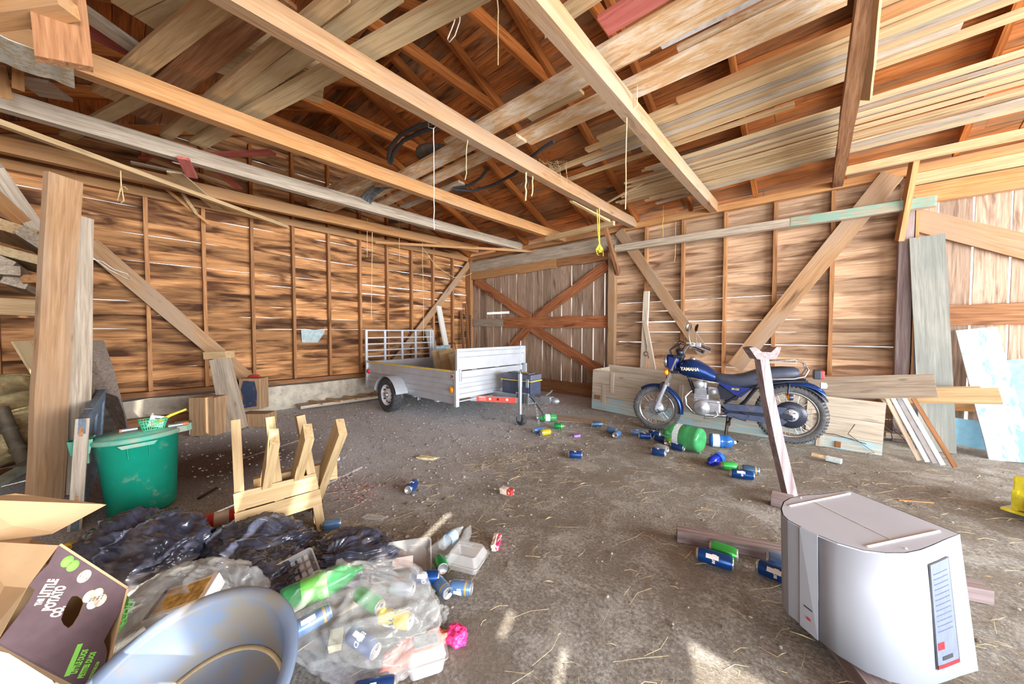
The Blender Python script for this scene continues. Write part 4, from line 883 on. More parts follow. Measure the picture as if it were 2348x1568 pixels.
mb = MB(); mb.bbox(JX-.03, JX+.04, -.15, -.145, .06, .16, .003); mb.bbox(JX-.03, JX+.04, -.075, -.07, .06, .16, .003); mb.bbox(JX-.03, JX+.04, -.15, -.07, .155, .165, .003); mb.build('wheel_fork', M_GALV, parent=jk)
mb = MB()
for k in range(16):
    z = .36-.02*k; mb.tube(circ((LN+.86+.004*k, -.06, z), .014, 'x' if k % 2 else 'y', n=8), .004, 5)
mb.build('safety_chain', M_GALV, parent=t)
mb = MB(); mb.tube([(LN+.74, -.05, .42), (LN+.80, -.07, .40), (LN+.90, -.06, .30), (LN+.97, -.05, .22), (LN+1.0, -.05, .12)], .007, 8); mb.build('wiring', M_BLK, parent=t)
# tool box on the tongue
M_NAVY = pm('navy_plastic', (58, 64, 84), .45, 0, .08, 12, dirt=.25, dirt_c=(130, 126, 124)); M_NAVL = pm('grey_navy_lid', (84, 88, 104), .5, 0, .08, 12, dirt=.3, dirt_c=(150, 146, 140))
t = thing('tool_box', 'dark blue plastic tool box with a yellow seam sitting on the trailer tongue', 'toolbox', (3.86, -2.42, .425), (0, 0, radians(2)))
mb = MB(); mb.bbox(-.27, .27, -.13, .13, 0, .20, .012); b = mb.build('body', M_NAVY, parent=t)
for x in (-.17, .17): mb = MB(); mb.bbox(x-.07, x+.07, -.137, -.128, .03, .17, .006); mb.build('front_recess', M_NAVY, parent=b)
mb = MB(); mb.bbox(-.285, .285, -.142, .142, .20, .213, .004); mb.build('yellow_seam', M_YELT, parent=t)
mb = MB(); mb.bbox(-.28, .28, -.138, .138, .213, .30, .02); mb.bbox(-.20, .20, -.08, .08, .295, .315, .008); ld = mb.build('lid', M_NAVL, parent=t)
mb = MB(); mb.bbox(.02, .14, -.05, .0, .316, .318, .0005); mb.build('brand_plate', M_YELT, parent=ld)
mb = MB(); mb.bbox(.20, .245, -.155, -.138, .12, .24, .006); mb.build('latch', M_GALV, parent=t)
# book-like stack of boards in the trailer corner
for i, (x, y, a, m, l, h) in enumerate([(1.0, -1.95, 20, W_PALE, 'cream board offcut standing in the trailer behind the front panel', .42), (1.25, -1.93, 24, W_TAN, 'brown-edged offcut beside the cream one in the trailer', .44),
        (.95, -1.85, 12, W_WHITEB, 'pale blue-painted offcut rearmost in the trailer', .50), (1.55, -1.90, 28, W_PALE, 'short cream offcut nearest the front panel of the trailer', .40)]):
    mb = MB(); mb.bbox(-.14, .14, -.05, .05, 0, h+.2, .004, rng.random()); o = mb.build('board_offcut', m); o.location = (x+.4, y, ZB+.05); o.rotation_euler = (radians(-6), radians(-a*.6), radians(35)); tag(o, l, 'offcut')
rope('bent_wire', [Vector((.28, -1.2, .2)), Vector((.28, -1.2, 1.05)), Vector((.30, -.75, 1.06)), Vector((.30, -.70, .8))], .012, M_STEEL, 'bent black steel frame standing behind the trailer in the corner', cat='frame')

# ------------------------------------------------------------ long wooden feed box
def boxface(t, L, z0, z1, nrow, y, m, nm):
    out = []
    for r in range(nrow):
        a = z0+(z1-z0)*r/nrow; b = z0+(z1-z0)*(r+1)/nrow-.004; o = board_mesh(L, b-a, .022, .003).build(nm, m[r % len(m)], parent=t)
        o.matrix_basis = T(0, y, (a+b)/2, pi/2); out.append(o)
    return out
t = thing('feed_box', 'long grey wooden box with faint blue paint standing behind the motorcycle', 'box', (4.28, -1.0, 0), (0, radians(2.0), radians(.8)))
M_FB = wood('crate_blue_tinge', (196, 196, 186), (170, 172, 164), (140, 136, 124), 'x', burn=.08, tone=.1, paint=.5, paint_c=(150, 184, 194))
boxface(t, 3.48, .02, .70, 3, 0, [M_FB, W_CRATE, W_CRATE], 'front_board')
boxface(t, 3.48, .02, .74, 3, .62, [W_CRATE], 'back_board')
for x in (.01, 1.72, 3.47):
    mb = MB(); mb.bbox(x-.011, x+.011, .012, .608, .02, .70, .003, rng.random()); mb.build('end_board' if x != 1.72 else 'divider', W_CRATE, parent=t)
for x, z0, z1 in ((.36, .35, .68), (.22, .15, .45), (1.42, .32, .62), (2.86, .25, .70), (2.96, .05, .48)):
    o = plank('batten', (x, -.022, z0), (x, -.022, z1), .055, .02, W_CRATE, parent=t, nrm=(0, 1, 0), jit=.002)
for x, z, w in ((.05, .2, .10), (.75, .16, .16), (2.45, .12, .30), (3.1, .12, .05)):
    mb = MB(); mb.bbox(x, x+w, -.028, -.012, z, z+.07, .004, .3); mb.build('block', W_BROWN, parent=t)
mb = MB(); mb.tube([(2.7, -.03, .30), (2.9, -.034, .26), (3.1, -.034, .27), (3.35, -.034, .22)], .004, 6); mb.tube([(3.25, -.034, .42), (3.2, -.034, .3), (3.42, -.034, .14), (3.15, -.034, .04)], .004, 6); mb.build('wire', M_STEEL, parent=t)
# boards lying on the box
plank('stored_board', pY(1845, 888, -.62)+Vector((0, 0, -.02)), pY(2146, 884, -.80), .30, .03, W_GREY, 'wide weathered board lying on the feed box and sticking out to the right', 'board', nrm=(0, -.86, .5), taper=.85)
plank('stored_board', pY(1790, 905, -.60)+Vector((0, .12, -.02)), pY(2294, 908, -.62), .17, .03, W_TAN, 'longer narrow board lying lowest on the feed box, its end farthest right', 'board', nrm=(0, -.8, .6))
plank('stored_board', pY(2130, 898, -.45), pY(2252, 897, -.45), .14, .03, W_PALE, 'pale board end showing behind the two boards on the feed box', 'board', nrm=(0, -.5, .86))
plank('stored_board', pY(1800, 868, -.22), pY(2060, 872, -.22), .10, .05, W_BROWN, 'brown timber lying behind the boards on the feed box', 'timber', nrm=(0, -1, .2))
# sticks behind the box by the door post
plank('leaning_post', pY(1474, 860, -.25), pY(1483, 668, -.18), .09, .06, W_CRATE, 'grey upright stick standing behind the feed box', 'stick', nrm=(0, -1, 0))
plank('leaning_post', pY(1502, 860, -.30), pY(1478, 735, -.22), .07, .05, W_GREY, 'short grey stick leaning behind the feed box left of the diagonal brace', 'stick', nrm=(0, -1, 0))
mb = MB(); mb.tube(circ(pY(1481, 811, -.33), .035, 'y', n=20)[:-1], .006, 8, closed=True); tag(mb.build('iron_ring', M_STEEL), 'rusty iron ring hanging on the grey sticks behind the feed box', 'ring')

# ------------------------------------------------------------ right end: leaning boards
stand('leaning_board', (8.25, -.38, 0), (8.145, -.20, 2.46), .27, .03, wood('mouldy_grey_board', (164, 162, 154), (140, 140, 132), (110, 108, 100), 'x', tone=.05, grey=(120, 124, 120)), 'tall mould-grey board leaning beside the right-hand post', (0, -1, .1), jit=.006)
stand('leaning_board', (8.13, -.33, 0), (8.10, -.21, 2.0), .10, .03, pm('dusty_blue_plank', (132, 144, 172), .7), 'narrow dusty blue strip standing left of the mould-grey board', (0, -1, .1))
o = stand('leaning_board', (8.75, -.35, 0), (8.545, -.08, 1.38), .29, .03, W_WHITEB, 'broad board with white paint peeling off blue, leaning at the right', (0, -1, .2), jit=.006)
stand('leaning_board', (9.0, -.25, 0), (8.78, -.06, 1.04), .22, .025, pm('sky_blue_paint', (128, 178, 204), .6, dirt=.2), 'plain light blue board leaning behind the white-painted one', (0, -1, .2))
plank('low_board', (8.34, -.14, .22), (8.66, -.12, .19), .30, .025, pm('pale_blue_paint', (140, 196, 224), .6, var=.05, dirt=.15), 'bright pale blue board low between the mould-grey and white boards', 'board', nrm=(0, -1, 0))
plank('low_board', (8.32, -.10, .50), (8.64, -.08, .62), .16, .03, W_BEAMO, 'brown board end above the pale blue one', 'board', nrm=(0, -1, 0))
for i, (dx, m, l) in enumerate([(0, W_GREY, 'weathered stick at the left of the slanting bundle by the feed box'), (.045, PIPE, 'first whitish trim strip in the slanting bundle'), (.085, M_GALV, 'metal strip in the middle of the slanting bundle'),
                                (.125, PIPE, 'second whitish trim strip in the slanting bundle'), (.19, W_BROWN, 'brown stick at the right of the slanting bundle')]):
    plank('leaning_strip', (8.02+dx*1.2, -1.02-.01*i, .02), (7.80+dx*1.1, -.72, .62), .035, .022, m, l, 'strip', nrm=(0, -1, .6), jit=.002)
mb = MB(); P = [pZ(2025, 985, .15), pZ(2050, 1000, .1), pZ(2075, 1010, .06)]
for k in range(6):
    a = rng.uniform(-.1, .1); mb.tube([P[0]+Vector((a, a*.3, .1+rng.uniform(-.08, .1))), P[1]+Vector((rng.uniform(-.05, .05), 0, rng.uniform(-.05, .12))), P[2]+Vector((a, 0, rng.uniform(-.02, .1)))], .005, 6)
tag(mb.build('wire_tangle', M_STEEL), 'tangle of rusty wire at the right end of the feed box', 'wire')
plank('scrap_timber', pZ(2028, 995, .08), pZ(2075, 1000, .08), .09, .06, W_GREY, 'grey piece of timber in the wire tangle beside the feed box', 'timber')
# yellow machine at the right edge
t = thing('yellow_machine', 'small yellow machine with a blue-grey engine cover cut off by the right edge', 'machine', (8.45, -2.03, 0), (0, 0, radians(-35)))
M_YM = pm('yellow_paint', (226, 214, 60), .4, dirt=.2); M_BG = pm('blue_grey_cast', (126, 136, 158), .5, .2)
mb = MB(); mb.bbox(-.05, .55, -.2, .2, .16, .30, .012); mb.bbox(-.03, .5, -.21, .19, .06, .18, .01); mb.build('chassis', M_YM, parent=t)
mb = MB(); mb.bbox(.0, .5, -.16, .16, .32, .52, .03); mb.build('engine_cover', M_BG, parent=t)
mb = MB(); mb.bbox(-.09, .05, -.23, .2, .035, .055, .004); mb.bbox(-.05, -.02, -.21, -.15, .05, .2, .004); mb.build('front_guard', M_YM, parent=t)
mb = MB(); mb.lathe([(0, .04), (.09, .04), (.10, .02), (.10, -.02), (.09, -.04), (0, -.04)], 20, M=T(.14, -.24, .10, pi/2)); mb.build('wheel', M_BG, parent=t)
mb = MB(); mb.lathe([(0, .06), (.03, .055), (.035, 0)], 14, M=T(-.0, -.08, .30)); mb.build('cap', M_TRW, parent=t)
# ------------------------------------------------------------ motorcycle: local s axis runs rear -> front, z up, y to its left side
M_BLUE = pm('metallic_blue', (32, 60, 118), .22, .55, .12, 6, dirt=.22, dirt_c=(120, 120, 126), dscale=5)
M_BLUED = pm('deep_blue', (34, 52, 120), .3, .3, .06)
M_BLKM = pm('black_enamel', (40, 44, 58), .35, .2, .08, dirt=.15)
M_ALU = pm('cast_aluminium', (172, 174, 182), .42, .55, .08, 20, dirt=.25, dirt_c=(130, 116, 100))
M_SEAT = pm('seat_vinyl', (58, 64, 80), .5, 0, .08, 20, dirt=.15, dirt_c=(110, 108, 108))
M_TYM = pm('moto_tyre', (84, 84, 86), .85, 0, .15, 40, dirt=.45, dirt_c=(132, 122, 108))
M_CHR = pm('dull_chrome', (206, 204, 204), .2, .9, .05, dirt=.35, dirt_c=(150, 120, 92), dscale=20)
M_LENS = pm('headlight_glass', (226, 228, 230), .1, .2, .02)
R0 = Vector((7.007, -1.40, 0)); F0 = Vector((5.561, -1.56, 0)); U = (F0-R0).normalized()
t = bike = thing('motorcycle', 'blue motorcycle with a black seat on its centre stand in front of the feed box', 'motorcycle', R0, (0, 0, atan2(U.y, U.x)))
WB = (F0-R0).length
def wheel(s, z, R, rr, tw, nsp):
    mb = MB(); pr = [(R-.085, .5), (R-.07, .8), (R-.035, 1.0), (R-.012, .72), (R-.002, .35), (R, 0)]
    prof = [(r, y*tw/2) for r, y in pr]+[(r, -y*tw/2) for r, y in pr[::-1][1:]]
    mb.lathe(prof, 64, M=T(s, 0, z, pi/2)); n = 54
    for k in range(n):
        for sg in (-1, 1):
            mb.box(-.010, .006, sg*tw*.10-.010 if sg < 0 else sg*tw*.10-.006, sg*tw*.10+.018 if sg > 0 else sg*tw*.10+.006, R-.006, R+.004, M=T(s, 0, z) @ Matrix.Rotation(2*pi*(k+(.5 if sg > 0 else 0))/n, 4, 'Y'))
            mb.box(-.009, .004, sg*tw*.36-.012, sg*tw*.36+.012, R-.022, R-.008, M=T(s, 0, z) @ Matrix.Rotation(2*pi*(k+(.5 if sg > 0 else 0))/n, 4, 'Y'))
    w = mb.build('tyre', M_TYM, parent=t)
    mb = MB(); mb.lathe([(R-.085, .022), (R-.075, .030), (R-.085, .032), (R-.098, .020), (R-.100, 0), (R-.098, -.020), (R-.085, -.032), (R-.075, -.030), (R-.085, -.022)], 64, M=T(s, 0, z, pi/2)); mb.build('rim', M_CHR, parent=w)
    mb = MB()
    for k in range(nsp):
        a = 2*pi*k/nsp; b = a+(.55 if k % 2 else -.55); sg = 1 if (k//2) % 2 else -1
        mb.tube([(s+rr*cos(b), sg*.03, z+rr*sin(b)), (s+(R-.095)*cos(a), sg*.004, z+(R-.095)*sin(a))], .0030, 4)
    mb.build('spokes', M_CHR, parent=w)
    return w
fw = wheel(WB, .305, .305, .055, .078, 36)
rw = wheel(0.02, .410, .333, .060, .105, 36)
# hubs
mb = MB(); mb.lathe([(0, .06), (.03, .06), (.05, .052), (.095, .046), (.100, .035), (.100, .0), (.07, -.03), (.06, -.05), (0, -.05)], 36, M=T(WB, 0, .305, -pi/2));
for k in range(5):
    a = 2*pi*k/5; mb.bbox(.03, .09, -.005, .005, .048, .055, .002, M=T(WB, 0, .305, -pi/2) @ Matrix.Rotation(a, 4, 'Z'))
mb.build('front_hub', M_ALU, parent=fw)
mb = MB(); mb.tube([(WB, .05, .305), (WB-.06, .07, .27), (WB-.03, .07, .22), (WB+.02, .06, .30)], .006, 6); mb.tube([(WB-.02, .075, .25), (WB-.14, .07, .30), (WB-.17, .06, .42), (WB-.13, .06, .65), (WB-.14, .07, .85)], .005, 6); mb.build('brake_cable', M_BLKM, parent=fw)
mb = MB(); mb.lathe([(0, .09), (.035, .09), (.04, .075), (.10, .07), (.145, .062), (.15, .05), (.15, .04), (.13, .036)], 44, M=T(.02, 0, .410, -pi/2)); sprk = mb.build('chain_cover_disc', M_BLKM, parent=rw)
mb = MB(); mb.lathe([(0, .108), (.02, .108), (.022, .094), (.066, .092), (.07, .08), (.07, .06)], 30, M=T(.02, 0, .410, -pi/2))
for k in range(5): a = 2*pi*k/5; mb.lathe([(.009, .09), (.009, .104), (0, .105)], 8, M=T(.02, 0, .410, -pi/2) @ T(.05*cos(a), .05*sin(a), 0))
mb.build('rear_hub', M_ALU, parent=rw)
# fork and head
FT = Vector((1.185, 0, 1.02)); FB = Vector((WB, 0, .305)); fd = (FB-FT).normalized()
for sg in (-1, 1):
    y = sg*.085; mb = MB(); mb.tube([FT+Vector((0, y, .02)), FT+fd*.45+Vector((0, y, 0))], .018, 14); ft = mb.build('fork_tube', M_CHR, parent=t)
    mb = MB(); mb.tube([FT+fd*.40+Vector((0, y, 0)), FT+fd*.43+Vector((0, y, 0)), FB+Vector((-.01, y, .03)), FB+Vector((.0, y, -.01))], [.026, .026, .024, .018], 14); mb.build('fork_leg', M_ALU, parent=ft)
mb = MB(); mb.bbox(1.12, 1.24, -.11, .11, 1.0, 1.045, .01); mb.bbox(1.16, 1.27, -.11, .11, .80, .84, .01); mb.tube([(1.14, 0, 1.03), (1.21, 0, .80)], .03, 12); mb.build('triple_clamp', M_BLKM, parent=t)
# front fender: an arc strip over the wheel
def arcfender(cs, cz, r, w, a0, a1, m, nm, flare=0.0, n=30, drop=.035):
    mb = MB(); vs = []; K = 7
    for i in range(n+1):
        a = a0+(a1-a0)*i/n; rr = r+flare*(i/n)**2
        for j in range(K):
            q = (j/(K-1)-.5)*2; y = q*w/2; rad = rr-drop*(q*q)
            vs.append((cs+rad*cos(a), y, cz+rad*sin(a)))
        for j in range(K):
            q = (j/(K-1)-.5)*2; y = q*w/2*.97; rad = rr-.004-drop*(q*q); vs.append((cs+rad*cos(a), y, cz+rad*sin(a)))
    fs = []
    for i in range(n):
        for j in range(K-1):
            a_ = i*2*K+j; b_ = a_+2*K; fs.append((a_, a_+1, b_+1, b_)); fs.append((a_+K, b_+K, b_+K+1, a_+K+1))
        a_ = i*2*K; fs += [(a_, a_+2*K, a_+3*K, a_+K), (a_+K-1, a_+2*K-1, a_+4*K-1, a_+3*K-1)]
    mb.add(vs, fs, smooth=True); return mb.build(nm, m, parent=t)
arcfender(WB, .305, .338, .125, radians(52), radians(188), M_BLUE, 'front_fender')
mb = MB(); mb.bbox(WB-.10, WB-.05, -.095, -.06, .58, .66, .008); mb.bbox(WB-.10, WB-.05, .06, .095, .58, .66, .008); mb.build('fender_bracket', M_BLKM, parent=t)
# headlight
HM = T(1.30, 0, .955, 0, pi/2+.08)
mb = MB(); mb.lathe([(0, -.13), (.05, -.125), (.078, -.09), (.09, -.03), (.092, .02)], 32, M=HM); hl = mb.build('headlight', M_BLUED, parent=t)
mb = MB(); mb.lathe([(.088, .015), (.097, .02), (.099, .04), (.090, .052)], 32, M=HM); mb.build('chrome_ring', M_CHR, parent=hl)
mb = MB(); mb.lathe([(.09, .048), (.07, .062), (.03, .07), (0, .072)], 32, M=HM); mb.build('lens', M_LENS, parent=hl)
mb = MB(); mb.bbox(1.20, 1.30, -.10, -.09, .86, 1.02, .01); mb.bbox(1.20, 1.30, .09, .10, .86, 1.02, .01); mb.build('headlight_bracket', M_BLUED, parent=hl)
for sg in (-1, 1):
    mb = MB(); mb.lathe([(0, .03), (.03, .022), (.036, 0), (.034, -.02), (0, -.03)], 20, M=T(1.315, sg*.135, .815, 0, pi/2)); sgn = mb.build('front_turn_signal', M_AMB if True else M_AMB, parent=t)
    mb = MB(); mb.tube([(1.30, sg*.08, .83), (1.31, sg*.12, .815)], .009, 8); mb.build('signal_stem', M_BLKM, parent=sgn)
# instruments, bars, grips, mirrors
mb = MB(); mb.lathe([(0, .04), (.038, .035), (.042, -.02), (.03, -.05), (0, -.055)], 24, M=T(1.17, .05, 1.09, 0, .5)); mb.lathe([(0, .04), (.038, .035), (.042, -.02), (.03, -.05), (0, -.055)], 24, M=T(1.17, -.05, 1.09, 0, .5)); mb.build('instruments', M_BLKM, parent=t)
bar = [(.90, .36, 1.125), (.98, .33, 1.16), (1.07, .24, 1.20), (1.12, .12, 1.12), (1.13, 0, 1.06), (1.12, -.12, 1.12), (1.07, -.24, 1.20), (.98, -.33, 1.16), (.90, -.36, 1.125)]
mb = MB(); mb.tube(bar, .011, 10); hb_ = mb.build('handlebar', M_CHR, parent=t)
for sg in (-1, 1):
    a = Vector((.97, sg*.335, 1.157)); b = Vector((.865, sg*.375, 1.11)); mb = MB(); mb.tube([a, b], [.017, .018], 12); mb.tube([b, b+(b-a)*.06], .022, 12); mb.build('grip', M_BLKM, parent=hb_)
    mb = MB(); mb.bbox(.96, 1.02, sg*.30-.03, sg*.30+.03, 1.14, 1.20, .008); mb.build('switch_housing', M_ALU, parent=hb_)
    mb = MB(); mb.tube([(1.02, sg*.30, 1.19), (.99, sg*.36, 1.16), (.93, sg*.42, 1.14), (.88, sg*.44, 1.12)], .006, 8); mb.build('lever', M_CHR, parent=hb_)
    top = Vector((1.02, sg*.36, 1.40)); mb = MB(); mb.tube([(1.01, sg*.30, 1.20), (1.03, sg*.31, 1.30), top], .005, 8); ms = mb.build('mirror_stem', M_CHR, parent=hb_)
    mb = MB(); Mm = Matrix.Translation(top) @ Matrix.Rotation(radians(75), 4, 'Y') @ Matrix.Rotation(.3*sg, 4, 'X')
    mb.lathe([(0, .025), (.03, .022), (.052, .008), (.056, 0)], 24, M=Mm, sx=1, sy=1.15); mi = mb.build('mirror_shell', M_BLKM, parent=hb_)
    mb = MB(); mb.lathe([(.055, 0), (.052, -.003), (0, -.003)], 24, M=Mm, sy=1.15); mb.build('mirror_glass', M_CHROME, parent=hb_)
mb = MB()
for k, q in enumerate((.04, -.02, .07)): mb.tube([(1.0, q*3, 1.16), (1.16, q, 1.19+.02*k), (1.29, q, 1.10), (1.25, q*.6, .95), (1.05, 0, .85)], .006, 6)
mb.build('cables', M_BLKM, parent=t)
# tank: loft of cross-sections along s
def loft(secs, m, nm, n=24, parent=None, top=1.0):
    """secs: (s, zc, halfwidth, up, down, power)"""
    mb = MB(); vs = []
    for s_, zc, hw, up, dn, pw in secs:
        for j in range(n):
            a = 2*pi*j/n; c_, s2 = cos(a), sin(a); q = 2.0/pw
            y = hw*(abs(c_)**q)*(1 if c_ > 0 else -1); z = (up if s2 > 0 else dn)*(abs(s2)**q)*(1 if s2 > 0 else -1)
            vs.append((s_, y, zc+z))
    k = len(secs); fs = [(i*n+j, i*n+(j+1) % n, (i+1)*n+(j+1) % n, (i+1)*n+j) for i in range(k-1) for j in range(n)]
    mb.add(vs, fs, smooth=True); mb.add(vs[:n], [list(range(n))]); mb.add(vs[-n:], [list(range(n))[::-1]])
    return mb.build(nm, m, parent=parent or t)
tank = loft([(1.19, .87, .045, .03, .04, 2.2), (1.17, .875, .09, .065, .08, 2.4), (1.12, .875, .125, .105, .10, 2.6), (1.04, .87, .145, .13, .11, 2.7), (.95, .862, .148, .118, .115, 2.7),
             (.86, .83, .135, .10, .10, 2.6), (.78, .79, .11, .075, .075, 2.4), (.71, .765, .085, .05, .05, 2.2), (.68, .757, .06, .03, .03, 2)], M_BLUE, 'fuel_tank', 32)
M_RUSTT = pm('dusty_rust_bloom', (150, 120, 100), .7, .2, .2, 30)
mb = MB(); mb.lathe([(0, .022), (.03, .02), (.034, .0), (.036, -.01)], 20, M=T(1.02, 0, 1.0)); mb.build('fuel_cap', M_CHR, parent=tank)
mb = MB(); mb.tube([(1.17, .098, .80), (1.08, .142, .762), (.95, .147, .752), (.82, .122, .732), (.72, .085, .72)], .005, 6); mb.build('tank_trim', M_CHR, parent=tank)
ym = text_mesh('YAMAHA', .062, .0012, 'CENTER', .0018); ym.materials.clear(); ym.materials.append(pm('cream_lettering', (232, 220, 186), .4, var=.02))
# bend the lettering onto the tank side: local x of text -> -s, y -> up
for v in ym.vertices:
    s_ = 1.035+(-v.co.x)*.82; z_ = .872+v.co.y*.95; yb_ = .147-.16*(s_-1.0)**2*2-max(0, (z_-.90))*.35; v.co = Vector((s_, yb_+.003+v.co.z, z_))
o = bpy.data.objects.new('lettering', ym); COL.objects.link(o); o.parent = tank
# seat
loft([(.80, .80, .07, .03, .05, 2.6), (.76, .79, .10, .05, .07, 2.6), (.68, .765, .12, .06, .075, 2.8), (.58, .755, .13, .07, .08, 2.8), (.47, .765, .135, .085, .085, 2.8), (.36, .80, .14, .10, .095, 2.8), (.26, .835, .14, .10, .085, 2.8), (.10, .865, .135, .085, .075, 2.8), (-.01, .88, .125, .07, .06, 2.8), (-.045, .885, .10, .045, .04, 2.4)], M_SEAT, 'seat', 28)
# side cover, frame, tail
for sg in (-1, 1):
    mb = MB(); mb.prism([(.745, .75), (.47, .685), (.40, .69), (.40, .66), (.49, .565), (.56, .60), (.70, .70)], sg*.10-.008, sg*.10+.012, axis='y'); scv = mb.build('side_cover', M_BLUED, parent=t)
    if sg > 0:
        lettering('SR125', .03, M_YELT, scv, Matrix(((-1, 0, 0, .545), (0, 0, 1, .1125), (0, 1, 0, .66), (0, 0, 0, 1))), .0006, .0006)
    mb = MB(); mb.prism([(.73, .70), (.56, .60), (.50, .575), (.53, .52), (.70, .52)], sg*.085-.006, sg*.085+.006, axis='y'); mb.build('lower_side_cover', M_BLKM, parent=t)
fr = MB()
for sg in (-1, 1):
    fr.tube([(.66, sg*.09, .47), (.50, sg*.10, .60), (.33, sg*.10, .73), (.05, sg*.10, .79), (-.12, sg*.08, .80)], .014, 10)
    fr.tube([(.70, sg*.09, .40), (.60, sg*.09, .33), (.45, sg*.10, .50), (.32, sg*.10, .72)], .013, 10)
fr.tube([(1.14, 0, .93), (1.05, 0, .72), (.98, 0, .52), (.97, 0, .40)], .020, 12); fr.tube([(1.14, 0, .95), (.7, 0, .80), (.4, 0, .77)], .022, 12)
fr.build('frame', M_BLKM, parent=t)
rf = arcfender(.02, .41, .375, .14, radians(150), radians(62), M_BLKM, 'inner_fender')
vs = []
mb = MB(); K = 7; path = [(.05, .80, .07), (-.04, .80, .075), (-.12, .79, .078), (-.19, .765, .075), (-.25, .72, .068), (-.275, .69, .06)]
for s_, z_, hw in path:
    for j in range(K):
        q = (j/(K-1)-.5)*2; vs.append((s_+.0, q*hw, z_-.045*q*q))
    for j in range(K):
        q = (j/(K-1)-.5)*2; vs.append((s_+.002, q*hw*.97, z_-.006-.045*q*q))
fs = []
for i in range(len(path)-1):
    for j in range(K-1):
        a_ = i*2*K+j; b_ = a_+2*K; fs += [(a_, a_+1, b_+1, b_), (a_+K, b_+K, b_+K+1, a_+K+1)]
    a_ = i*2*K; fs += [(a_, a_+2*K, a_+3*K, a_+K), (a_+K-1, a_+2*K-1, a_+4*K-1, a_+3*K-1)]
mb.add(vs, fs, smooth=True); mb.build('rear_fender', M_BLUE, parent=t)
mb = MB(); mb.bbox(-.235, -.17, -.06, .06, .83, .93, .008, M=T(0, 0, 0)); tl = mb.build('tail_light_housing', M_BLKM, parent=t)
mb = MB(); mb.bbox(-.262, -.225, -.055, .055, .835, .925, .01); mb.build('tail_light', M_REDL, parent=tl)
for sg in (-1, 1):
    mb = MB(); mb.lathe([(0, .03), (.03, .022), (.036, 0), (.034, -.02), (0, -.03)], 20, M=T(.035, sg*.16, .625, 0, pi/2, 0)); s3 = mb.build('rear_turn_signal', M_AMB, parent=t)
    mb = MB(); mb.lathe([(.038, 0), (.034, -.035), (0, -.045)], 20, M=T(.045, sg*.16, .625, 0, -pi/2 if False else pi/2, 0)); mb.tube([(.04, sg*.10, .76), (.05, sg*.15, .70), (.05, sg*.16, .65)], .010, 8); mb.build('signal_body', M_BLKM, parent=s3)
mb = MB(); mb.lathe([(0, .03), (.03, .02), (.034, -.03)], 18, M=T(-.265, .0, .76, 0, -pi/2)); mb.build('reflector_lamp', M_LENS, parent=t)
# grab rail and rack
for sg in (-1, 1):
    mb = MB(); mb.tube([(.33, sg*.145, .80), (.15, sg*.15, .815), (.0, sg*.145, .83), (-.09, sg*.13, .86), (-.12, sg*.11, .93), (-.09, sg*.09, 1.0), (-.02, sg*.09, 1.03), (.28, sg*.09, 1.0)], .010, 10); mb.build('grab_rail', M_CHR, parent=t)
mb = MB(); mb.bbox(-.02, .30, -.10, .10, .985, 1.01, .006); mb.build('rack_plate', W_GREY, parent=t)
# shocks
for sg in (-1, 1):
    mb = MB(); mb.tube([(.33, sg*.14, .73), (.17, sg*.14, .45)], .014, 12); sh = mb.build('shock_absorber', M_BLKM, parent=t)
    a, b = Vector((.325, sg*.14, .72)), Vector((.22, sg*.14, .53)); d_ = (b-a); n_ = Vector((0, 1, 0)); p_ = d_.normalized().cross(n_)
    mb = MB(); mb.tube([a+d_*(i/90)+(n_*cos(i*.62)+p_*sin(i*.62))*.024 for i in range(91)], .004, 5); mb.build('spring', M_CHR, parent=sh)
# swing arm, chain case, engine, exhaust, stand, pegs
mb = MB(); mb.bbox(.0, .66, .085, .115, .36, .42, .01, M=T(0, 0, .0)); mb.bbox(.0, .66, -.115, -.085, .36, .42, .01); mb.build('swing_arm', M_BLKM, parent=t)
mb = MB(); mb.prism([(.05, .50), (.64, .475), (.66, .43), (.62, .40), (.1, .42)], .10, .128, axis='y'); mb.prism([(.05, .34), (.1, .37), (.60, .37), (.66, .34), (.60, .32), (.1, .29)], .10, .128, axis='y'); mb.build('chain_case', pm('dusty_black_blue', (62, 72, 98), .5, .1, dirt=.35), parent=t)
en = MB(); en.bbox(.70, 1.0, -.10, .10, .31, .50, .03); en.bbox(.83, 1.0, -.07, .07, .48, .56, .012)
eng = en.build('crankcase', M_ALU, parent=t)
mb = MB()
for k in range(7): mb.bbox(.845+.006*k*0, .985, -.085, .085, .515+.016*k, .523+.016*k, .002, M=T(.0, 0, 0))
mb.bbox(.86, .97, -.065, .065, .50, .64, .004); mb.build('cylinder_fins', M_ALU, parent=eng)
mb = MB(); mb.bbox(.85, .985, -.08, .08, .63, .72, .02); mb.lathe([(0, .03), (.05, .028), (.058, .0)], 30, M=T(.935, .085, .685, -pi/2)); mb.build('cylinder_head', M_ALU, parent=eng)
mb = MB(); mb.lathe([(0, .028), (.03, .026), (.034, .018), (.082, .016), (.095, .0), (.098, -.03)], 40, M=T(.895, .115, .395, -pi/2)); mb.bbox(.69, .84, .09, .125, .34, .47, .02); mb.build('engine_cover', M_ALU, parent=eng)
mb = MB(); mb.bbox(.72, .84, -.05, .05, .56, .66, .015); mb.lathe([(0, .03), (.03, .03), (.035, 0), (.03, -.06), (0, -.06)], 20, M=T(.78, .06, .60, -pi/2)); mb.build('carburettor', M_ALU, parent=eng)
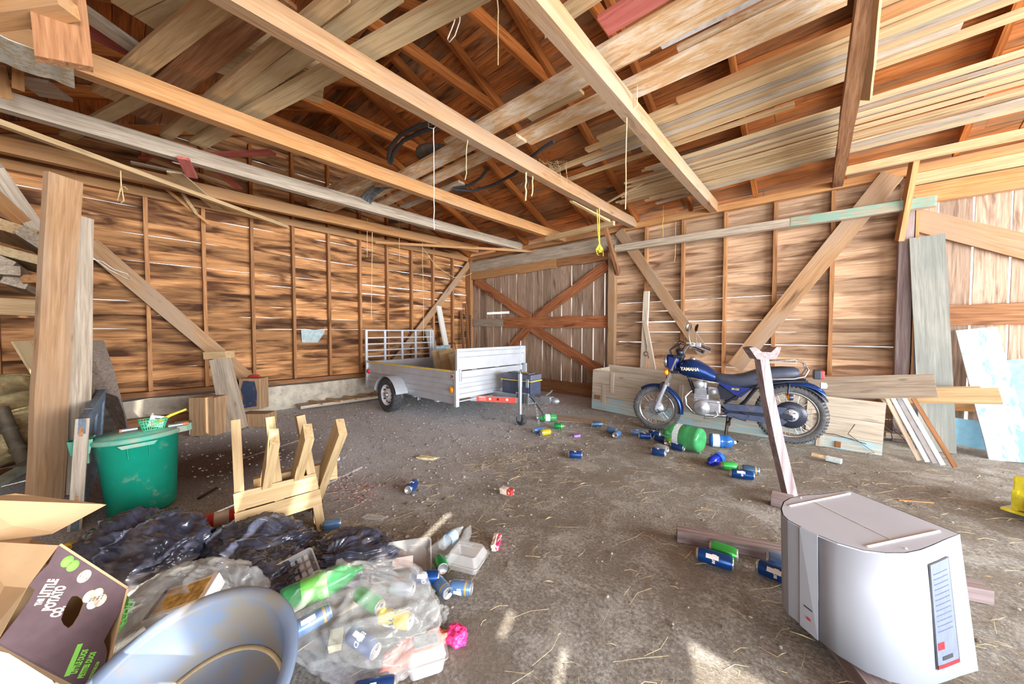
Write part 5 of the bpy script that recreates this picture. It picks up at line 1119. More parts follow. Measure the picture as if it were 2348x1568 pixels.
mb = MB(); mb.tube([(.98, -.02, .60), (1.04, .0, .57), (1.10, .03, .50), (1.08, .05, .40), (1.0, .05, .31), (.9, -.02, .28), (.7, -.10, .28), (.4, -.15, .30)], .021, 14); mb.tube([(.4, -.15, .30), (.3, -.16, .31), (-.15, -.17, .36)], [.022, .042, .042], 16); mb.build('exhaust_pipe', M_CHR, parent=t)
mb = MB(); mb.tube([(.74, .13, .37), (.72, .15, .33), (.78, .16, .29), (.86, .16, .28)], .010, 8); mb.tube([(.86, .13, .28), (.86, .19, .28)], .013, 8); mb.build('gear_lever', M_CHR, parent=t)
mb = MB(); mb.tube([(.60, -.24, .255), (.60, .24, .255)], .011, 8); mb.tube([(.60, .14, .255), (.60, .25, .255)], .018, 10); mb.tube([(.60, -.14, .255), (.60, -.25, .255)], .018, 10); mb.build('foot_peg', M_STEEL, parent=t)
mb = MB()
for sg in (-1, 1): mb.tube([(.62, sg*.08, .31), (.64, sg*.13, .04), (.66, sg*.15, .012)], .014, 10)
mb.tube([(.63, -.13, .07), (.63, .13, .07)], .010, 8); mb.tube([(.63, .12, .08), (.56, .18, .05), (.50, .20, .06)], .009, 8); mb.build('centre_stand', M_STEEL, parent=t)
mb = MB(); mb.tube([(.50, .11, .40), (.40, .12, .36), (.44, .12, .30), (.56, .12, .33)], .011, 8); mb.build('peg_bracket', M_BLKM, parent=t)
# ------------------------------------------------------------ cans, bottles and small litter
def cw(lat, dep, z=0): p = CAM+R_*lat+F_*dep; return Vector((p.x, p.y, z))
M_SILV = pm('can_aluminium', (206, 206, 208), .28, .8, .03)
def canmat(nm, c, **k): return pm(nm, c, .28, .45, .06, 14, dirt=.12, dirt_c=(150, 140, 126), **k)
C_BLUE = canmat('can_blue', (24, 72, 140)); C_LBLUE = canmat('can_light_blue', (104, 146, 200)); C_NAVY = canmat('can_navy', (38, 72, 136)); C_GREEN = canmat('can_green', (70, 196, 92))
C_YEL = canmat('can_yellow', (226, 206, 50)); C_DGREEN = canmat('can_dark_green', (30, 150, 76)); C_GREY = canmat('can_silver_grey', (170, 178, 190)); C_TEAL = canmat('can_dusty_blue', (70, 104, 138))
M_GOLD = canmat('can_gold_band', (214, 190, 110))
def can(p0, p1, body, label, tall=False, txt=None, z=None, band=False, group=None, ends=M_SILV, r=.033, roll=0.0, dent=0.0, txtm=M_WHITE, opened=True):
    """p0, p1: pixel (on the ground) or Vector ends of the axis; the length is the can's own"""
    H = .157 if tall else .122
    if not isinstance(p0, Vector): H *= 1.2; r *= 1.2
    zz = r+.001 if z is None else z
    a = pZ(p0[0], p0[1], zz) if not isinstance(p0, Vector) else p0; b = pZ(p1[0], p1[1], zz) if not isinstance(p1, Vector) else p1
    c = (a+b)/2; d = (b-a).normalized(); t = thing('drink_can', label, 'can', group=group)
    q = d.to_track_quat('Z', 'Y').to_matrix().to_4x4(); t.matrix_world = Matrix.Translation(c) @ q @ Matrix.Rotation(roll, 4, 'Z') @ Matrix.Translation((0, 0, -H/2))
    mb = MB(); mb.lathe([(r*.80, .012), (r*.93, .013 if False else .014), (r, .022), (r, H-.022), (r*.86, H-.006)], 28)
    if dent:
        for v in mb.v:
            k = math.exp(-((v.z-H*.5)/(H*.22))**2); v.x *= 1-dent*k*(.6+.4*noise.noise((v.x*60, v.y*60, v.z*30))); v.y *= 1-dent*k*.5; v.x += dent*k*.012
    mb.build('can_body', body, parent=t)
    mb = MB(); mb.lathe([(0, .016), (r*.62, .012), (r*.70, .001), (r*.78, .001), (r*.84, .014)], 28); mb.build('can_base', ends, parent=t)
    mb = MB(); mb.lathe([(r*.86, H-.006), (r*.84, H), (r*.79, H), (r*.74, H-.005), (0, H-.005)], 28); ld = mb.build('lid', ends, parent=t)
    if opened:
        mb = MB(); mb.lathe([(0, .0), (.009, 0), (.009, .0006), (0, .0006)], 14, M=T(.010, 0, H-.005), sy=.8); mb.build('opening', M_BLK, parent=ld)
        mb = MB(); mb.bbox(-.018, .002, -.006, .006, H-.004, H-.003, .0005); mb.build('ring_pull', ends, parent=ld)
    if band: mb = MB(); mb.lathe([(r*1.004, H-.034), (r*1.004, H-.024), (r*.95, H-.016)], 28); mb.build('gold_band', M_GOLD, parent=t)
    if txt:
        for k in range(2):
            lettering(txt, .030, txtm, t, Matrix.Rotation(k*pi, 4, 'Z') @ Matrix.Translation((0, 0, H*.5)) @ Matrix.Identity(4), .0004, .0006, 0, wrapR=r)
        mb = MB(); n = 7; A0 = radians(60); w = radians(34); vs = []
        for i in range(n+1):
            a_ = A0+w*i/n; vs += [((r+.0006)*cos(a_), (r+.0006)*sin(a_), H*.28), ((r+.0006)*cos(a_), (r+.0006)*sin(a_), H*.62)]
        mb.add(vs, [(2*i, 2*i+2, 2*i+3, 2*i+1) for i in range(n)]); mb.build('barcode_patch', M_WHITE, parent=t)
    return t
B1 = dict(body=C_BLUE, tall=True, txt='Blue')
can((1600, 1268), (1678, 1292), C_BLUE, 'tall blue drink can in front of the floor timber, lying before the green one', True, 'Blue', roll=1.2)
can((1622, 1250), (1698, 1276), C_GREEN, 'light green drink can touching the floor timber', False, None, roll=.5)
can((1744, 1299), (1822, 1330), C_BLUE, 'tall blue drink can half hidden behind the white metal hood', True, 'Blue', roll=1.2)
can((1772, 1283), (1812, 1294), C_LBLUE, 'pale blue can peeping over the tall one by the white hood', band=True)
can((1303, 1041), (1335, 1043), C_NAVY, 'dark blue can lying alone in the middle of the floor', txt='Bud', dent=.15)
can((931, 1128), (955, 1103), C_NAVY, 'dark blue can lying alone between the trestle and the red carton', txt='Bud')
can((753, 1047), (772, 1051), C_NAVY, 'dark blue can with its lid facing the camera behind the wooden trestle')
can((1269, 976), (1292, 977), C_DGREEN, 'green can beside the jockey-wheel chain', band=True)
can((1222, 986), (1246, 985), C_LBLUE, 'pale blue can touching the yellow one by the jockey wheel')
can((1238, 993), (1263, 989), C_YEL, 'yellow can by the trailer jockey wheel')
can((1355, 972), (1381, 972), C_TEAL, 'dusty blue can farthest left of the trail toward the motorcycle')
can((1395, 984), (1412, 988), C_LBLUE, 'dented pale blue can, back one of the touching pair left of the motorcycle', dent=.25)
can((1420, 992), (1410, 998), C_LBLUE, 'pale blue can with its end toward the camera, left of the motorcycle wheel')
can((1447, 990), (1476, 993), C_LBLUE, 'pale blue can at the left of the row before the front wheel', txt='Bud')
can((1463, 998), (1493, 1000), C_NAVY, 'crushed navy can, second of the row before the front wheel', dent=.35, txt='Bud')
can((1486, 992), (1513, 996), C_BLUE, 'blue can in the row nearest the front tyre', txt='Bud')
can((1498, 1002), (1529, 1009), C_NAVY, 'navy can in the row left of the yellow-green one', txt='Bud')
can((1527, 1016), (1540, 1008), C_YEL, 'yellow-green can pointing its silver end at the camera', txt=None)
can((1537, 1020), (1570, 1028), C_NAVY, 'navy can lying against the big green bottle', txt='Bud')
can((1490, 1032), (1530, 1040), C_NAVY, 'navy can nearest the camera of those before the front wheel', txt='Bud')
can((1504, 1023), (1529, 1030), C_GREY, 'silver-grey can touching the navy one nearest the camera')
can((1648, 1066), (1694, 1070), C_GREEN, 'bright green can between the crushed blue bottle and the blue cans', txt=None)
can((1676, 1084), (1726, 1091), C_BLUE, 'tall shiny blue can in front of the green one', True, 'Blue', roll=1.0)
can((1699, 1074), (1740, 1080), C_TEAL, 'dusty blue can with a gold rim, right of the green one', band=True)

def bottle(nm, c, d, L, r, m, label, prof, cap, cat='bottle', lab=None, labm=M_WHITE, handle=False, crush=0.0):
    t = thing(nm, label, cat); t.matrix_world = Matrix.Translation(c) @ Vector(d).normalized().to_track_quat('Z', 'Y').to_matrix().to_4x4()
    mb = MB(); mb.lathe([(r*a, L*b) for a, b in prof], 36)
    if crush:
        for v in mb.v: k = 1-crush*(.5+.5*noise.noise((v.x*25, v.y*25, v.z*18))); v.x *= k; v.y *= 1-crush*.7*(.5+.5*noise.noise((v.y*22, v.z*18, 3)))
    mb.build('bottle_body', m, parent=t)
    mb = MB(); mb.lathe([(0, L+.002), (r*.22, L+.002), (r*.24, L-.004), (r*.24, L-.02 if L < .3 else L-.03)], 20); mb.build('cap', cap, parent=t)
    if lab: mb = MB(); mb.lathe([(r*1.006, L*lab[0]), (r*1.006, L*lab[1])], 36); mb.build('bottle_label', labm, parent=t)
    if handle: mb = MB(); mb.tube(circ((0, 0, L-.03), r*.42, 'x', n=16, sx=.55)[:-1], .006, 8, closed=True, M=T(0, 0, -.01)); mb.build('carry_ring', M_WHITE if handle == 1 else cap, parent=t)
    return t
PB = [(0, .06), (.25, .04), (.55, .0), (.85, .01), (.98, .05), (1, .10), (.95, .14), (1, .18), (.95, .22), (1, .26), (1, .48), (.95, .50), (1, .53), (.95, .57), (1, .61), (.98, .68), (.86, .78), (.55, .88), (.25, .93), (.2, .95), (.2, 1.0)]
P2 = [(0, .03), (.6, .0), (.95, .03), (1, .08), (1, .55), (.97, .62), (.80, .76), (.45, .88), (.24, .93), (.22, 1.0)]
M_GPET = pm('green_pet', (64, 168, 100), .12, 0, .1, 12, alpha=.62); M_BPET = pm('blue_pet', (40, 104, 178), .12, 0, .1, 12, alpha=.75); M_DBPET = pm('deep_blue_pet', (24, 48, 178), .15, 0, .2, 20, alpha=.9)
M_CPET = pm('clear_pet', (226, 232, 232), .06, 0, .03, alpha=.22); M_LAB = pm('paper_label', (214, 226, 230), .5, 0, .12, 60, dirt=.4, dirt_c=(120, 180, 120), dscale=30)
a = pZ(1606, 1010, .14); b = pZ(1530, 992, .14); d = (b-a).normalized()
bottle('water_bottle', a-d*.02, b-a, .46, .138, M_GPET, 'big green water bottle with a carrying ring lying by the motorcycle stand', PB, M_GPET, lab=(.46, .60), labm=M_LAB, handle=2)
a = pZ(1626, 1008, .075); b = pZ(1684, 1014, .075)
bottle('water_bottle', a, b-a, .27, .075, M_BPET, 'blue water bottle with a carrying ring behind the big green one', PB, M_WHITE, lab=(.12, .38), labm=M_LAB, handle=1)
a = pZ(1652, 1048, .05); b = pZ(1616, 1066, .035)
bottle('crushed_bottle', a, b-a, .24, .065, M_DBPET, 'crushed deep blue plastic bottle beside the bright green can', P2, M_DBPET, lab=(.15, .4), labm=M_BPET, crush=.45)
a = pZ(1276, 957, .058); b = pZ(1228, 958, .058)
bottle('soda_bottle', a, b-a, .30, .056, M_GPET, 'green soda bottle lying under the trailer coupler', P2, M_WHITE, lab=(.35, .58), labm=M_LAB)
t = thing('paper_tube', 'pale paper tube with an orange end lying near the right end of the feed box', 'tube'); a = pZ(1862, 1042, .03); b = pZ(1930, 1058, .03); M, L = frame(a, b)
mb = MB(); mb.tube([(0, 0, 0), (L*.5, 0, 0)], .022, 16); t.matrix_world = M; mb.build('tube', pm('peach_tube', (216, 186, 150), .6, dirt=.4, dirt_c=(230, 226, 220)), parent=t)
mb = MB(); mb.bbox(L*.48, L, -.024, .024, -.024, .024, .006); mb.build('carton', M_LAB, parent=t)
def carton(nm, px_, sz, rz, m, label, cat='carton', tilt=0, crumple=.15, m2=None):
    t = thing(nm, label, cat, pZ(px_[0], px_[1], .0)+Vector((0, 0, sz[2]/2)), (tilt, 0, rz))
    bm = bmesh.new(); bmesh.ops.create_cube(bm, size=1); bmesh.ops.subdivide_edges(bm, edges=bm.edges[:], cuts=4, use_grid_fill=True)
    bm.verts.index_update(); mb = MB(); vs = []
    for v in bm.verts:
        k = 1+crumple*noise.noise((v.co.x*3, v.co.y*3, v.co.z*3+rz)); vs.append((v.co.x*sz[0]*k, v.co.y*sz[1]*k, v.co.z*sz[2]*(1+crumple*noise.noise((v.co.x*4, v.co.y*4, 8+rz)))))
    mb.add(vs, [[v.index for v in f.verts] for f in bm.faces]); o = mb.build('carton_body', m, parent=t)
    for f_ in o.data.polygons:
        pass
    if m2:
        mb = MB(); mb.bbox(sz[0]*.12, sz[0]*.515, -sz[1]*.515, sz[1]*.515, -sz[2]*.40, sz[2]*.515, .002); mb.build('printed_end', m2, parent=t)
    bm.free(); return t
M_PINK = pm('pink_print', (236, 60, 130), .4); M_CREAM = pm('cream_print', (232, 220, 206), .5, dirt=.3, dirt_c=(220, 150, 90), dscale=30); M_PURPLE = pm('purple_print', (150, 104, 190), .4, dirt=.4, dirt_c=(226, 220, 236), dscale=40)
M_REDC = pm('red_print', (206, 60, 56), .45, dirt=.1)
carton('juice_carton', (1162, 1132), (.11, .05, .045), .15, M_CREAM, 'small red and white carton lying alone on the floor right of the blue can', m2=M_REDC)
carton('juice_carton', (1322, 1001), (.085, .05, .03), .9, M_PURPLE, 'small purple carton right of the jockey wheel')
carton('juice_carton', (795, 1243), (.09, .05, .035), -.1, M_CREAM, 'pink and cream carton behind the smallest black bag', m2=M_PINK)
carton('drink_pouch', (1138, 1250), (.045, .12, .04), .62, M_CREAM, 'pink-topped squeeze pouch alone on the straw in the middle', 'pouch', crumple=.3, m2=M_PINK)
carton('cloth_scrap', (980, 1052), (.2, .07, .02), .4, pm('faded_yellow_wrap', (226, 214, 170), .6, dirt=.4, dirt_c=(226, 220, 216)), 'crumpled pale wrapper on the floor behind the trestle', 'wrapper', crumple=.5)
carton('plastic_scrap', (860, 1188), (.16, .05, .012), .5, M_CPET, 'clear crumpled plastic scrap on the sun streak', 'plastic', crumple=.5)
plank('wood_chip', pZ(2060, 1146, .006), pZ(2140, 1152, .006), .012, .008, W_BEAMO, 'thin orange stick on the floor behind the white hood', 'stick', jit=.001)
plank('floor_stick', pZ(455, 1143, .008), pZ(497, 1118, .008), .02, .012, M_STEEL, 'dark stick lying on the ground right of the green bin', 'stick')
plank('floor_plate', (4.05, -2.0, .006), (4.85, -1.62, .006), .35, .01, W_GREY, 'thin board lying flat on the ground under the trailer coupler', 'board')

# ------------------------------------------------------------ white metal hood resting on the floor timbers
M_ENAM = pm('white_enamel', (152, 157, 168), .45, 0, .02, 4, spec=.6); M_ENAML = pm('white_enamel_lightened', (172, 179, 192), .45, 0, .02, 4, spec=.6)  # one enamel; second colour lightened to offset the weaker light on the top
HB, HT = .085, .555
base = [(1790, 1165), (1796, 1150), (1811, 1141), (1840, 1135), (1890, 1132), (1948, 1124)]
A_ = pZ(2201, 1224, HT)
front = [(2168, 1237), (2140, 1250), (2112, 1261), (2078, 1268), (2030, 1268), (1980, 1262), (1920, 1245), (1876, 1227), (1836, 1208), (1806, 1192), (1794, 1180)]
poly = [pZ(x, y, HT) for x, y in base]+[A_]+[pZ(x, y, HT) for x, y in front]
t = thing('white_metal_hood', 'large white curved sheet-metal hood standing on end in the right foreground', 'hood', (poly[0].x, poly[0].y, 0)); O = Vector((poly[0].x, poly[0].y, 0))
P2d = [((p-O).x, (p-O).y) for p in poly]
mb = MB(); mb.prism(P2d, HT-.006, HT); mb.build('top_cap', M_ENAML, parent=t)
def off(x):      # the lower edge is twisted against the upper one
    t_ = max(0, min(1, (x+O.x-7.15)/.48)); return Vector((.007+.033*t_, .105-.18*t_, 0))
def wall(idx, nm, m, z0=HB, z1=HT, th=.004, push=.0, parent=t):
    mb = MB(); vs = []; n = len(idx)
    for i in idx:
        x, y = P2d[i]; c = Vector((x, y, 0)); 
        cc = Vector((sum(p[0] for p in P2d)/len(P2d), sum(p[1] for p in P2d)/len(P2d), 0)); o_ = (c-cc).normalized()*push
        k0 = (HT-z0)/(HT-HB); k1 = (HT-z1)/(HT-HB)
        a = Vector((x, y, 0))+o_+off(x)*k0; b = Vector((x, y, 0))+o_+off(x)*k1; i_ = (cc-c).normalized()*th
        vs += [(a.x, a.y, z0), (b.x, b.y, z1), (b.x+i_.x, b.y+i_.y, z1), (a.x+i_.x, a.y+i_.y, z0)]
    fs = [(0, 3, 2, 1), (4*n-4, 4*n-3, 4*n-2, 4*n-1)]+[(4*i+k, 4*i+(k+1) % 4, 4*i+4+(k+1) % 4, 4*i+4+k) for i in range(n-1) for k in range(4)]
    mb.add(vs, fs, smooth=False); return mb.build(nm, m, parent=parent)
NP = len(P2d)
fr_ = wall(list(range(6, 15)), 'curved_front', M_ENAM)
for p_ in fr_.data.polygons: p_.use_smooth = True
wall([14, 15], 'side_strip', M_ENAML, push=.006); wall([15, 16, 17, 0], 'rounded_edge', M_ENAM); wall([0, 1, 2, 3, 4, 5], 'back_sheet', M_ENAM); wall([5, 6], 'end_sheet', M_ENAML)
def onfront(i, f, z, push=.002):       # point on the wall between poly index i and i+1
    a = Vector(P2d[i]).lerp(Vector(P2d[i+1]), f); k = (HT-z)/(HT-HB); return Vector((a.x+off(a.x).x*k, a.y+off(a.x).y*k, z))
def sticker(i0, f0, i1, f1, z0, z1, nm, m, push=.0015, parent=fr_, n=6):
    a0, a1 = i0+f0, i1+f1; mb = MB(); vs = []
    for k in range(n+1):
        q = a0+(a1-a0)*k/n; i = min(int(q), NP-2); p0 = onfront(i, q-i, z0); p1 = onfront(i, q-i, z1); e = Vector(P2d[i+1])-Vector(P2d[i]); nn = Vector((e.y, -e.x, 0)).normalized()
        if nn.dot(Vector((CAM.x-O.x, CAM.y-O.y, 0))-Vector((p0.x, p0.y, 0))) < 0: nn = -nn
        vs += [tuple(p0+nn*push), tuple(p1+nn*push)]
    mb.add(vs, [(2*k, 2*k+2, 2*k+3, 2*k+1) for k in range(n)]); return mb.build(nm, m, parent=parent)
M_STKG = pm('grey_label_paper', (92, 100, 130), .5, 0, .06, 30)
sticker(7.02, 0, 8.62, 0, .135, .500, 'label_border', M_BLK, .004, fr_)
sticker(7.10, 0, 8.54, 0, .139, .496, 'label', M_STKG, .0052, fr_)
sticker(7.10, 0, 8.54, 0, .139, .150, 'red_stripe', M_REDL, .0062, fr_); sticker(7.5, 0, 8.2, 0, .163, .176, 'black_print', M_BLK, .0062, fr_, 4); sticker(8.0, 0, 8.45, 0, .20, .225, 'red_emblem', M_REDL, .0062, fr_, 3)
for k in range(12): sticker(7.3, 0, 8.35, 0, .26+.018*k, .263+.018*k, 'print_line', pm('faint_print_%d' % k, (66, 74, 104), .5) if k == 0 else bpy.data.materials['faint_print_0'], .0060, fr_, 3)
mb = MB(); q0 = Vector((*P2d[14], 0)); 
sticker(14.25, 0, 14.75, 0, .20, .205, 'slot', M_BLK, .010, t, 2); sticker(14.35, 0, 14.6, 0, .148, .158, 'red_dot', M_REDL, .010, t, 2)
def cap_line(p, q, r, m, nm):
    a = pZ(p[0], p[1], HT+.001)-O; b = pZ(q[0], q[1], HT+.001)-O; mb = MB(); mb.tube([a, b], r, 8, flat=1); return mb.build(nm, m, parent=t)
cap_line((1810, 1160), (1949, 1131), .004, M_WHITE, 'raised_bead'); cap_line((1988, 1253), (2154, 1217), .004, M_WHITE, 'raised_bead'); cap_line((1866, 1150), (2042, 1236), .0012, M_WHITE, 'seam')
for p in ((1836, 1141), (2077, 1257)):
    a = pZ(p[0], p[1], HT+.002)-O; mb = MB(); mb.sphere(a, .004, .004, .003, 8, 6); mb.build('rivet', M_WHITE, parent=t)

# floor timbers and the fork-topped prop
plank('floor_timber', pZ(1552, 1222, .035), pZ(2262, 1358, .035), .085, .07, W_PURP, 'purplish grey timber lying on the ground under the white hood', 'timber', jit=.003)
a = pZ(1938, 1535, .03); d = (pZ(1938, 1535, .03)-pZ(2100, 1700, .03)).normalized()
plank('floor_timber', (7.20, -4.30, .035), (7.55, -4.98, .035), .08, .07, W_PURP, 'timber end sticking out from under the front of the white hood', 'timber', jit=.003)
t = thing('forked_prop', 'weathered purplish wooden prop with a fork-shaped crosspiece on top, leaning upright', 'prop', (7.02, -3.10, 0))
b0 = pD(1812, 1138, 2.85); b1 = pD(1745, 815, 2.78); M = Matrix.Translation((-7.02, 3.10, 0))
P = [pD(1832, 1240, 2.90), b0, pD(1781, 1010, 2.82), pD(1758, 900, 2.80), b1]
P[0].z = max(.0, P[0].z)
mb = MB(); w_ = (.044, .041, .038, .035, .034); R2 = R_; vs = []
for p, w in zip(P, w_):
    for sx, sy in ((-1, -1), (1, -1), (1, 1), (-1, 1)): vs.append(tuple(p+R2*sx*w+F_*sy*.035+Vector((-7.02, 3.10, 0))))
mb.add(vs, [(0, 1, 2, 3), (19, 18, 17, 16)]+[(4*i+k, 4*i+(k+1) % 4, 4*i+4+(k+1) % 4, 4*i+4+k) for i in range(4) for k in range(4)]); 
PZW = wood('prop_wood', (172, 158, 158), (140, 124, 126), (96, 80, 84), 'z', tone=.04); mb.build('shaft', PZW, parent=t)
fk = [(1710, 797), (1722, 794), (1738, 806), (1759, 807), (1772, 795), (1782, 796), (1778, 808), (1770, 822), (1738, 824), (1727, 822)]
mb = MB(); q = [pD(x, y, 2.775)+Vector((-7.02, 3.10, 0)) for x, y in fk]; n_ = F_*.085
vs = [tuple(v-n_*.5) for v in q]+[tuple(v+n_*.5) for v in q]; m_ = len(q)
mb.add(vs, [tuple(range(m_))[::-1], tuple(range(m_, 2*m_))]+[(i, (i+1) % m_, m_+(i+1) % m_, m_+i) for i in range(m_)]); mb.build('fork', W_PURP, parent=t)
mb = MB(); mb.bbox(-.07, .07, -.05, .05, 0, .09, .005); o = mb.build('foot_block', W_PURP, parent=t); o.location = Vector((-.0, .02, 0))

# ------------------------------------------------------------ wooden trestle (three crossed pairs)
t = thing('sawbuck', 'pale wooden sawbuck of crossed legs standing behind the black bags', 'sawbuck', pZ(734, 1213, 0)); O = pZ(734, 1213, 0).copy(); O.z = 0
def leg(a, b, m=W_SAW, nm='leg', w=.125, th=.05, nrm=None):
    M, L = frame(a-O, b-O, nrm or Vector((F_.x, F_.y, 0))); o = board_mesh(L, w, th, .004).build(nm, m, parent=t); o.matrix_basis = M; return o
nb = [pZ(556, 1265, 0), pZ(650, 1238, 0), pZ(734, 1211, 0)]; nt_ = [pZ(541, 966, .75), pZ(618, 958, .76), pZ(687, 952, .77)]
fb = [pZ(575, 1205, 0), pZ(640, 1185, 0), pZ(700, 1166, 0)]; ft = [pZ(608, 1004, .72), pZ(688, 992, .73), pZ(765, 980, .74)]
ax = (nb[2]-nb[0]).normalized()
for k in range(3):
    leg(nb[k], nt_[k], nrm=ax); leg(fb[k]+ax*.045, ft[k]+ax*.045, nrm=ax)
def raild(f, zf):                      # a point on the near legs' face at height zf
    p = nb[0].lerp(nt_[0], zf/.75); q = nb[2].lerp(nt_[2], zf/.77); return p.lerp(q, f)
up = Vector((0, 0, 1)); nf = (raild(.5, .3)-raild(.5, .2)).cross(ax).normalized()
sgn = -1 if (raild(.5, .3)-CAM).dot(nf) > 0 else 1
leg(raild(-.06, .175)+nf*sgn*.055, raild(1.08, .215)+nf*sgn*.055, nm='rail', w=.105, nrm=nf); leg(raild(-.06, .28)+nf*sgn*.055, raild(1.06, .32)+nf*sgn*.055, nm='rail', w=.105, nrm=nf)
p = fb[0].lerp(ft[0], .45); q = fb[2].lerp(ft[2], .45); leg(p+F_*.06-ax*.05, q+F_*.06+ax*.1, nm='back_rail', m=W_SAW, nrm=Vector((F_.x, F_.y, 0)))
leg(raild(1.02, .02), raild(1.02, .36), nm='side_block', w=.05, nrm=ax)
# ------------------------------------------------------------ green bin and what stands on its lid
M_TEAL = pm('teal_green_plastic', (20, 148, 122), .38, 0, .06, 5, dirt=.35, dirt_c=(150, 170, 150), dscale=7); M_TEALL = pm('dusty_teal_lid', (92, 172, 150), .55, 0, .08, 6, dirt=.75, dirt_c=(168, 158, 140), dscale=4)
bc = pZ(330, 1163, 0); tv = (CAM-bc); vy = atan2(tv.y, tv.x)
t = thing('green_bin', 'teal-green round plastic bin with a dusty clip-on lid', 'bin', bc, (radians(-3), radians(-2), vy+pi/2))
# local -y faces the camera
mb = MB(); mb.lathe([(0, .01), (.178, .0), (.185, .012), (.225, .54), (.235, .545), (.235, .56), (.218, .56), (.176, .02), (0, .02)], 56); bd = mb.build('bin_body', M_TEAL, parent=t)
for x in (-.055, .055):
    mb = MB(); mb.tube([(x, -.222, .53), (x*.96, -.216, .43)], .004, 6); mb.build('rib', M_TEAL, parent=bd)
mb = MB(); mb.prism([(-.10, .0), (.10, .0), (.08, -.025), (-.08, -.025)], 0, .004, axis='z', M=T(0, -.236, .535, pi/2)); mb.build('front_lip', M_TEALL, parent=bd)
mb = MB(); mb.lathe([(.245, .545), (.25, .56), (.247, .575), (.235, .58), (.215, .582), (.21, .592), (.05, .605), (0, .605)], 56); ld = mb.build('lid', M_TEALL, parent=t)
for sg in (-1, 1):
    mb = MB(); K = 1.6 if sg < 0 else 1.0
    pr = [(.22, -.10), (.27, -.085), (.30*1, -.06), (.31, 0), (.30, .06), (.27, .085), (.22, .10)]
    vs = []
    for x, y in pr: vs += [(sg*(x+(.03 if sg < 0 else 0)*(x > .25)), y, .60), (sg*(x+(.02 if sg < 0 else 0)), y, .60-.06*K)]
    n = len(pr); th = [tuple(Vector(v)*1.0+Vector((-sg*.008, 0, 0))) for v in vs]
    mb.add(vs+th, [(2*i, 2*i+2, 2*i+3, 2*i+1) for i in range(n-1)]+[(2*n+2*i, 2*n+2*i+1, 2*n+2*i+3, 2*n+2*i+2) for i in range(n-1)]+[(2*i, 2*n+2*i, 2*n+2*i+2, 2*i+2) for i in range(n-1)]+[(2*i+1, 2*i+3, 2*n+2*i+3, 2*n+2*i+1) for i in range(n-1)])
    mb.prism(pr if sg > 0 else [(-x, y) for x, y in pr][::-1], .592, .60); mb.build('lid_handle', M_TEALL, parent=ld)
mb = MB(); mb.tube([(.285, -.05, .50), (.29, -.06, .57)], .004, 6); mb.build('pin', M_GALV, parent=ld)
mb = MB(); mb.prism([(-.24, -.06), (-.24, .06), (-.285, .04), (-.285, -.04)], .43, .54); mb.build('bin_handle', M_TEALL, parent=bd)
LT = bc+Vector((0, 0, .607))
def onlid(x, y): # lid local coords, camera-facing frame
    e = Vector((-sin(vy+pi/2-pi/2), cos(vy+pi/2-pi/2), 0)); f = Vector((cos(vy), sin(vy), 0)); return LT+e*(-x)*(-1)+f*(-y)
tb = thing('berry_basket', 'small turquoise plastic berry basket on the lid of the green bin', 'basket', onlid(.06, -.08)+Vector((0, 0, .006)), (0, 0, vy+pi/2+.12)); M_TURQ = pm('turquoise_plastic', (84, 206, 160), .4)
mb = MB()
for zz, a, b in ((.0, .055, .038), (.026, .062, .043), (.052, .069, .048), (.072, .074, .052)):
    mb.tube([(-a, -b, zz), (a, -b, zz), (a, b, zz), (-a, b, zz)], .003 if zz < .07 else .0045, 6, closed=True)
for k in range(11):
    q = -1+2*k/10
    for s_ in (-1, 1): mb.tube([(q*.055, s_*.038, 0), (q*.074, s_*.052, .072)], .0022, 5)
for k in range(6):
    q = -1+2*k/5
    for s_ in (-1, 1): mb.tube([(s_*.055, q*.038, 0), (s_*.074, q*.052, .072)], .0022, 5)
for k in range(6): mb.tube([(-.055+.022*k, -.038, 0), (-.055+.022*k, .038, 0)], .0022, 5)
mb.build('basket_mesh', M_TURQ, parent=tb)
bp_ = onlid(.06, -.08)
mb = MB(); mb.bbox(-.042, .042, -.002, .002, 0, .085, .001); mb.bbox(-.015, .015, -.0035, -.002, .060, .068, .0005, mi=1); o = mb.build('card_packet', [M_WHITE, M_BLK]); o.location = bp_+Vector((-.02, .01, .012)); o.rotation_euler = (-.12, .28, vy+pi/2); tag(o, 'white card packet with a hang slot standing in the berry basket', 'packet')
mb = MB(); mb.tube([(0, 0, 0), (.10, 0, .055), (.19, 0, .085)], [.012, .011, .008], 12); o = mb.build('yellow_taper', pm('yellow_wax', (236, 206, 60), .45)); o.location = bp_+Vector((0, .0, .035)); o.rotation_euler = (0, 0, vy+pi/2+.1); tag(o, 'yellow tapered tool handle sticking up to the right out of the basket', 'handle')
mb = MB(); mb.tube([(0, 0, .01), (-.012, 0, .115)], .007, 10); o = mb.build('glass_vial', M_CPET); o.location = bp_+Vector((.02, .0, .01)); tag(o, 'thin clear vial standing in the berry basket', 'vial')
mb = MB(); e = Vector((-sin(vy), cos(vy), 0)); 
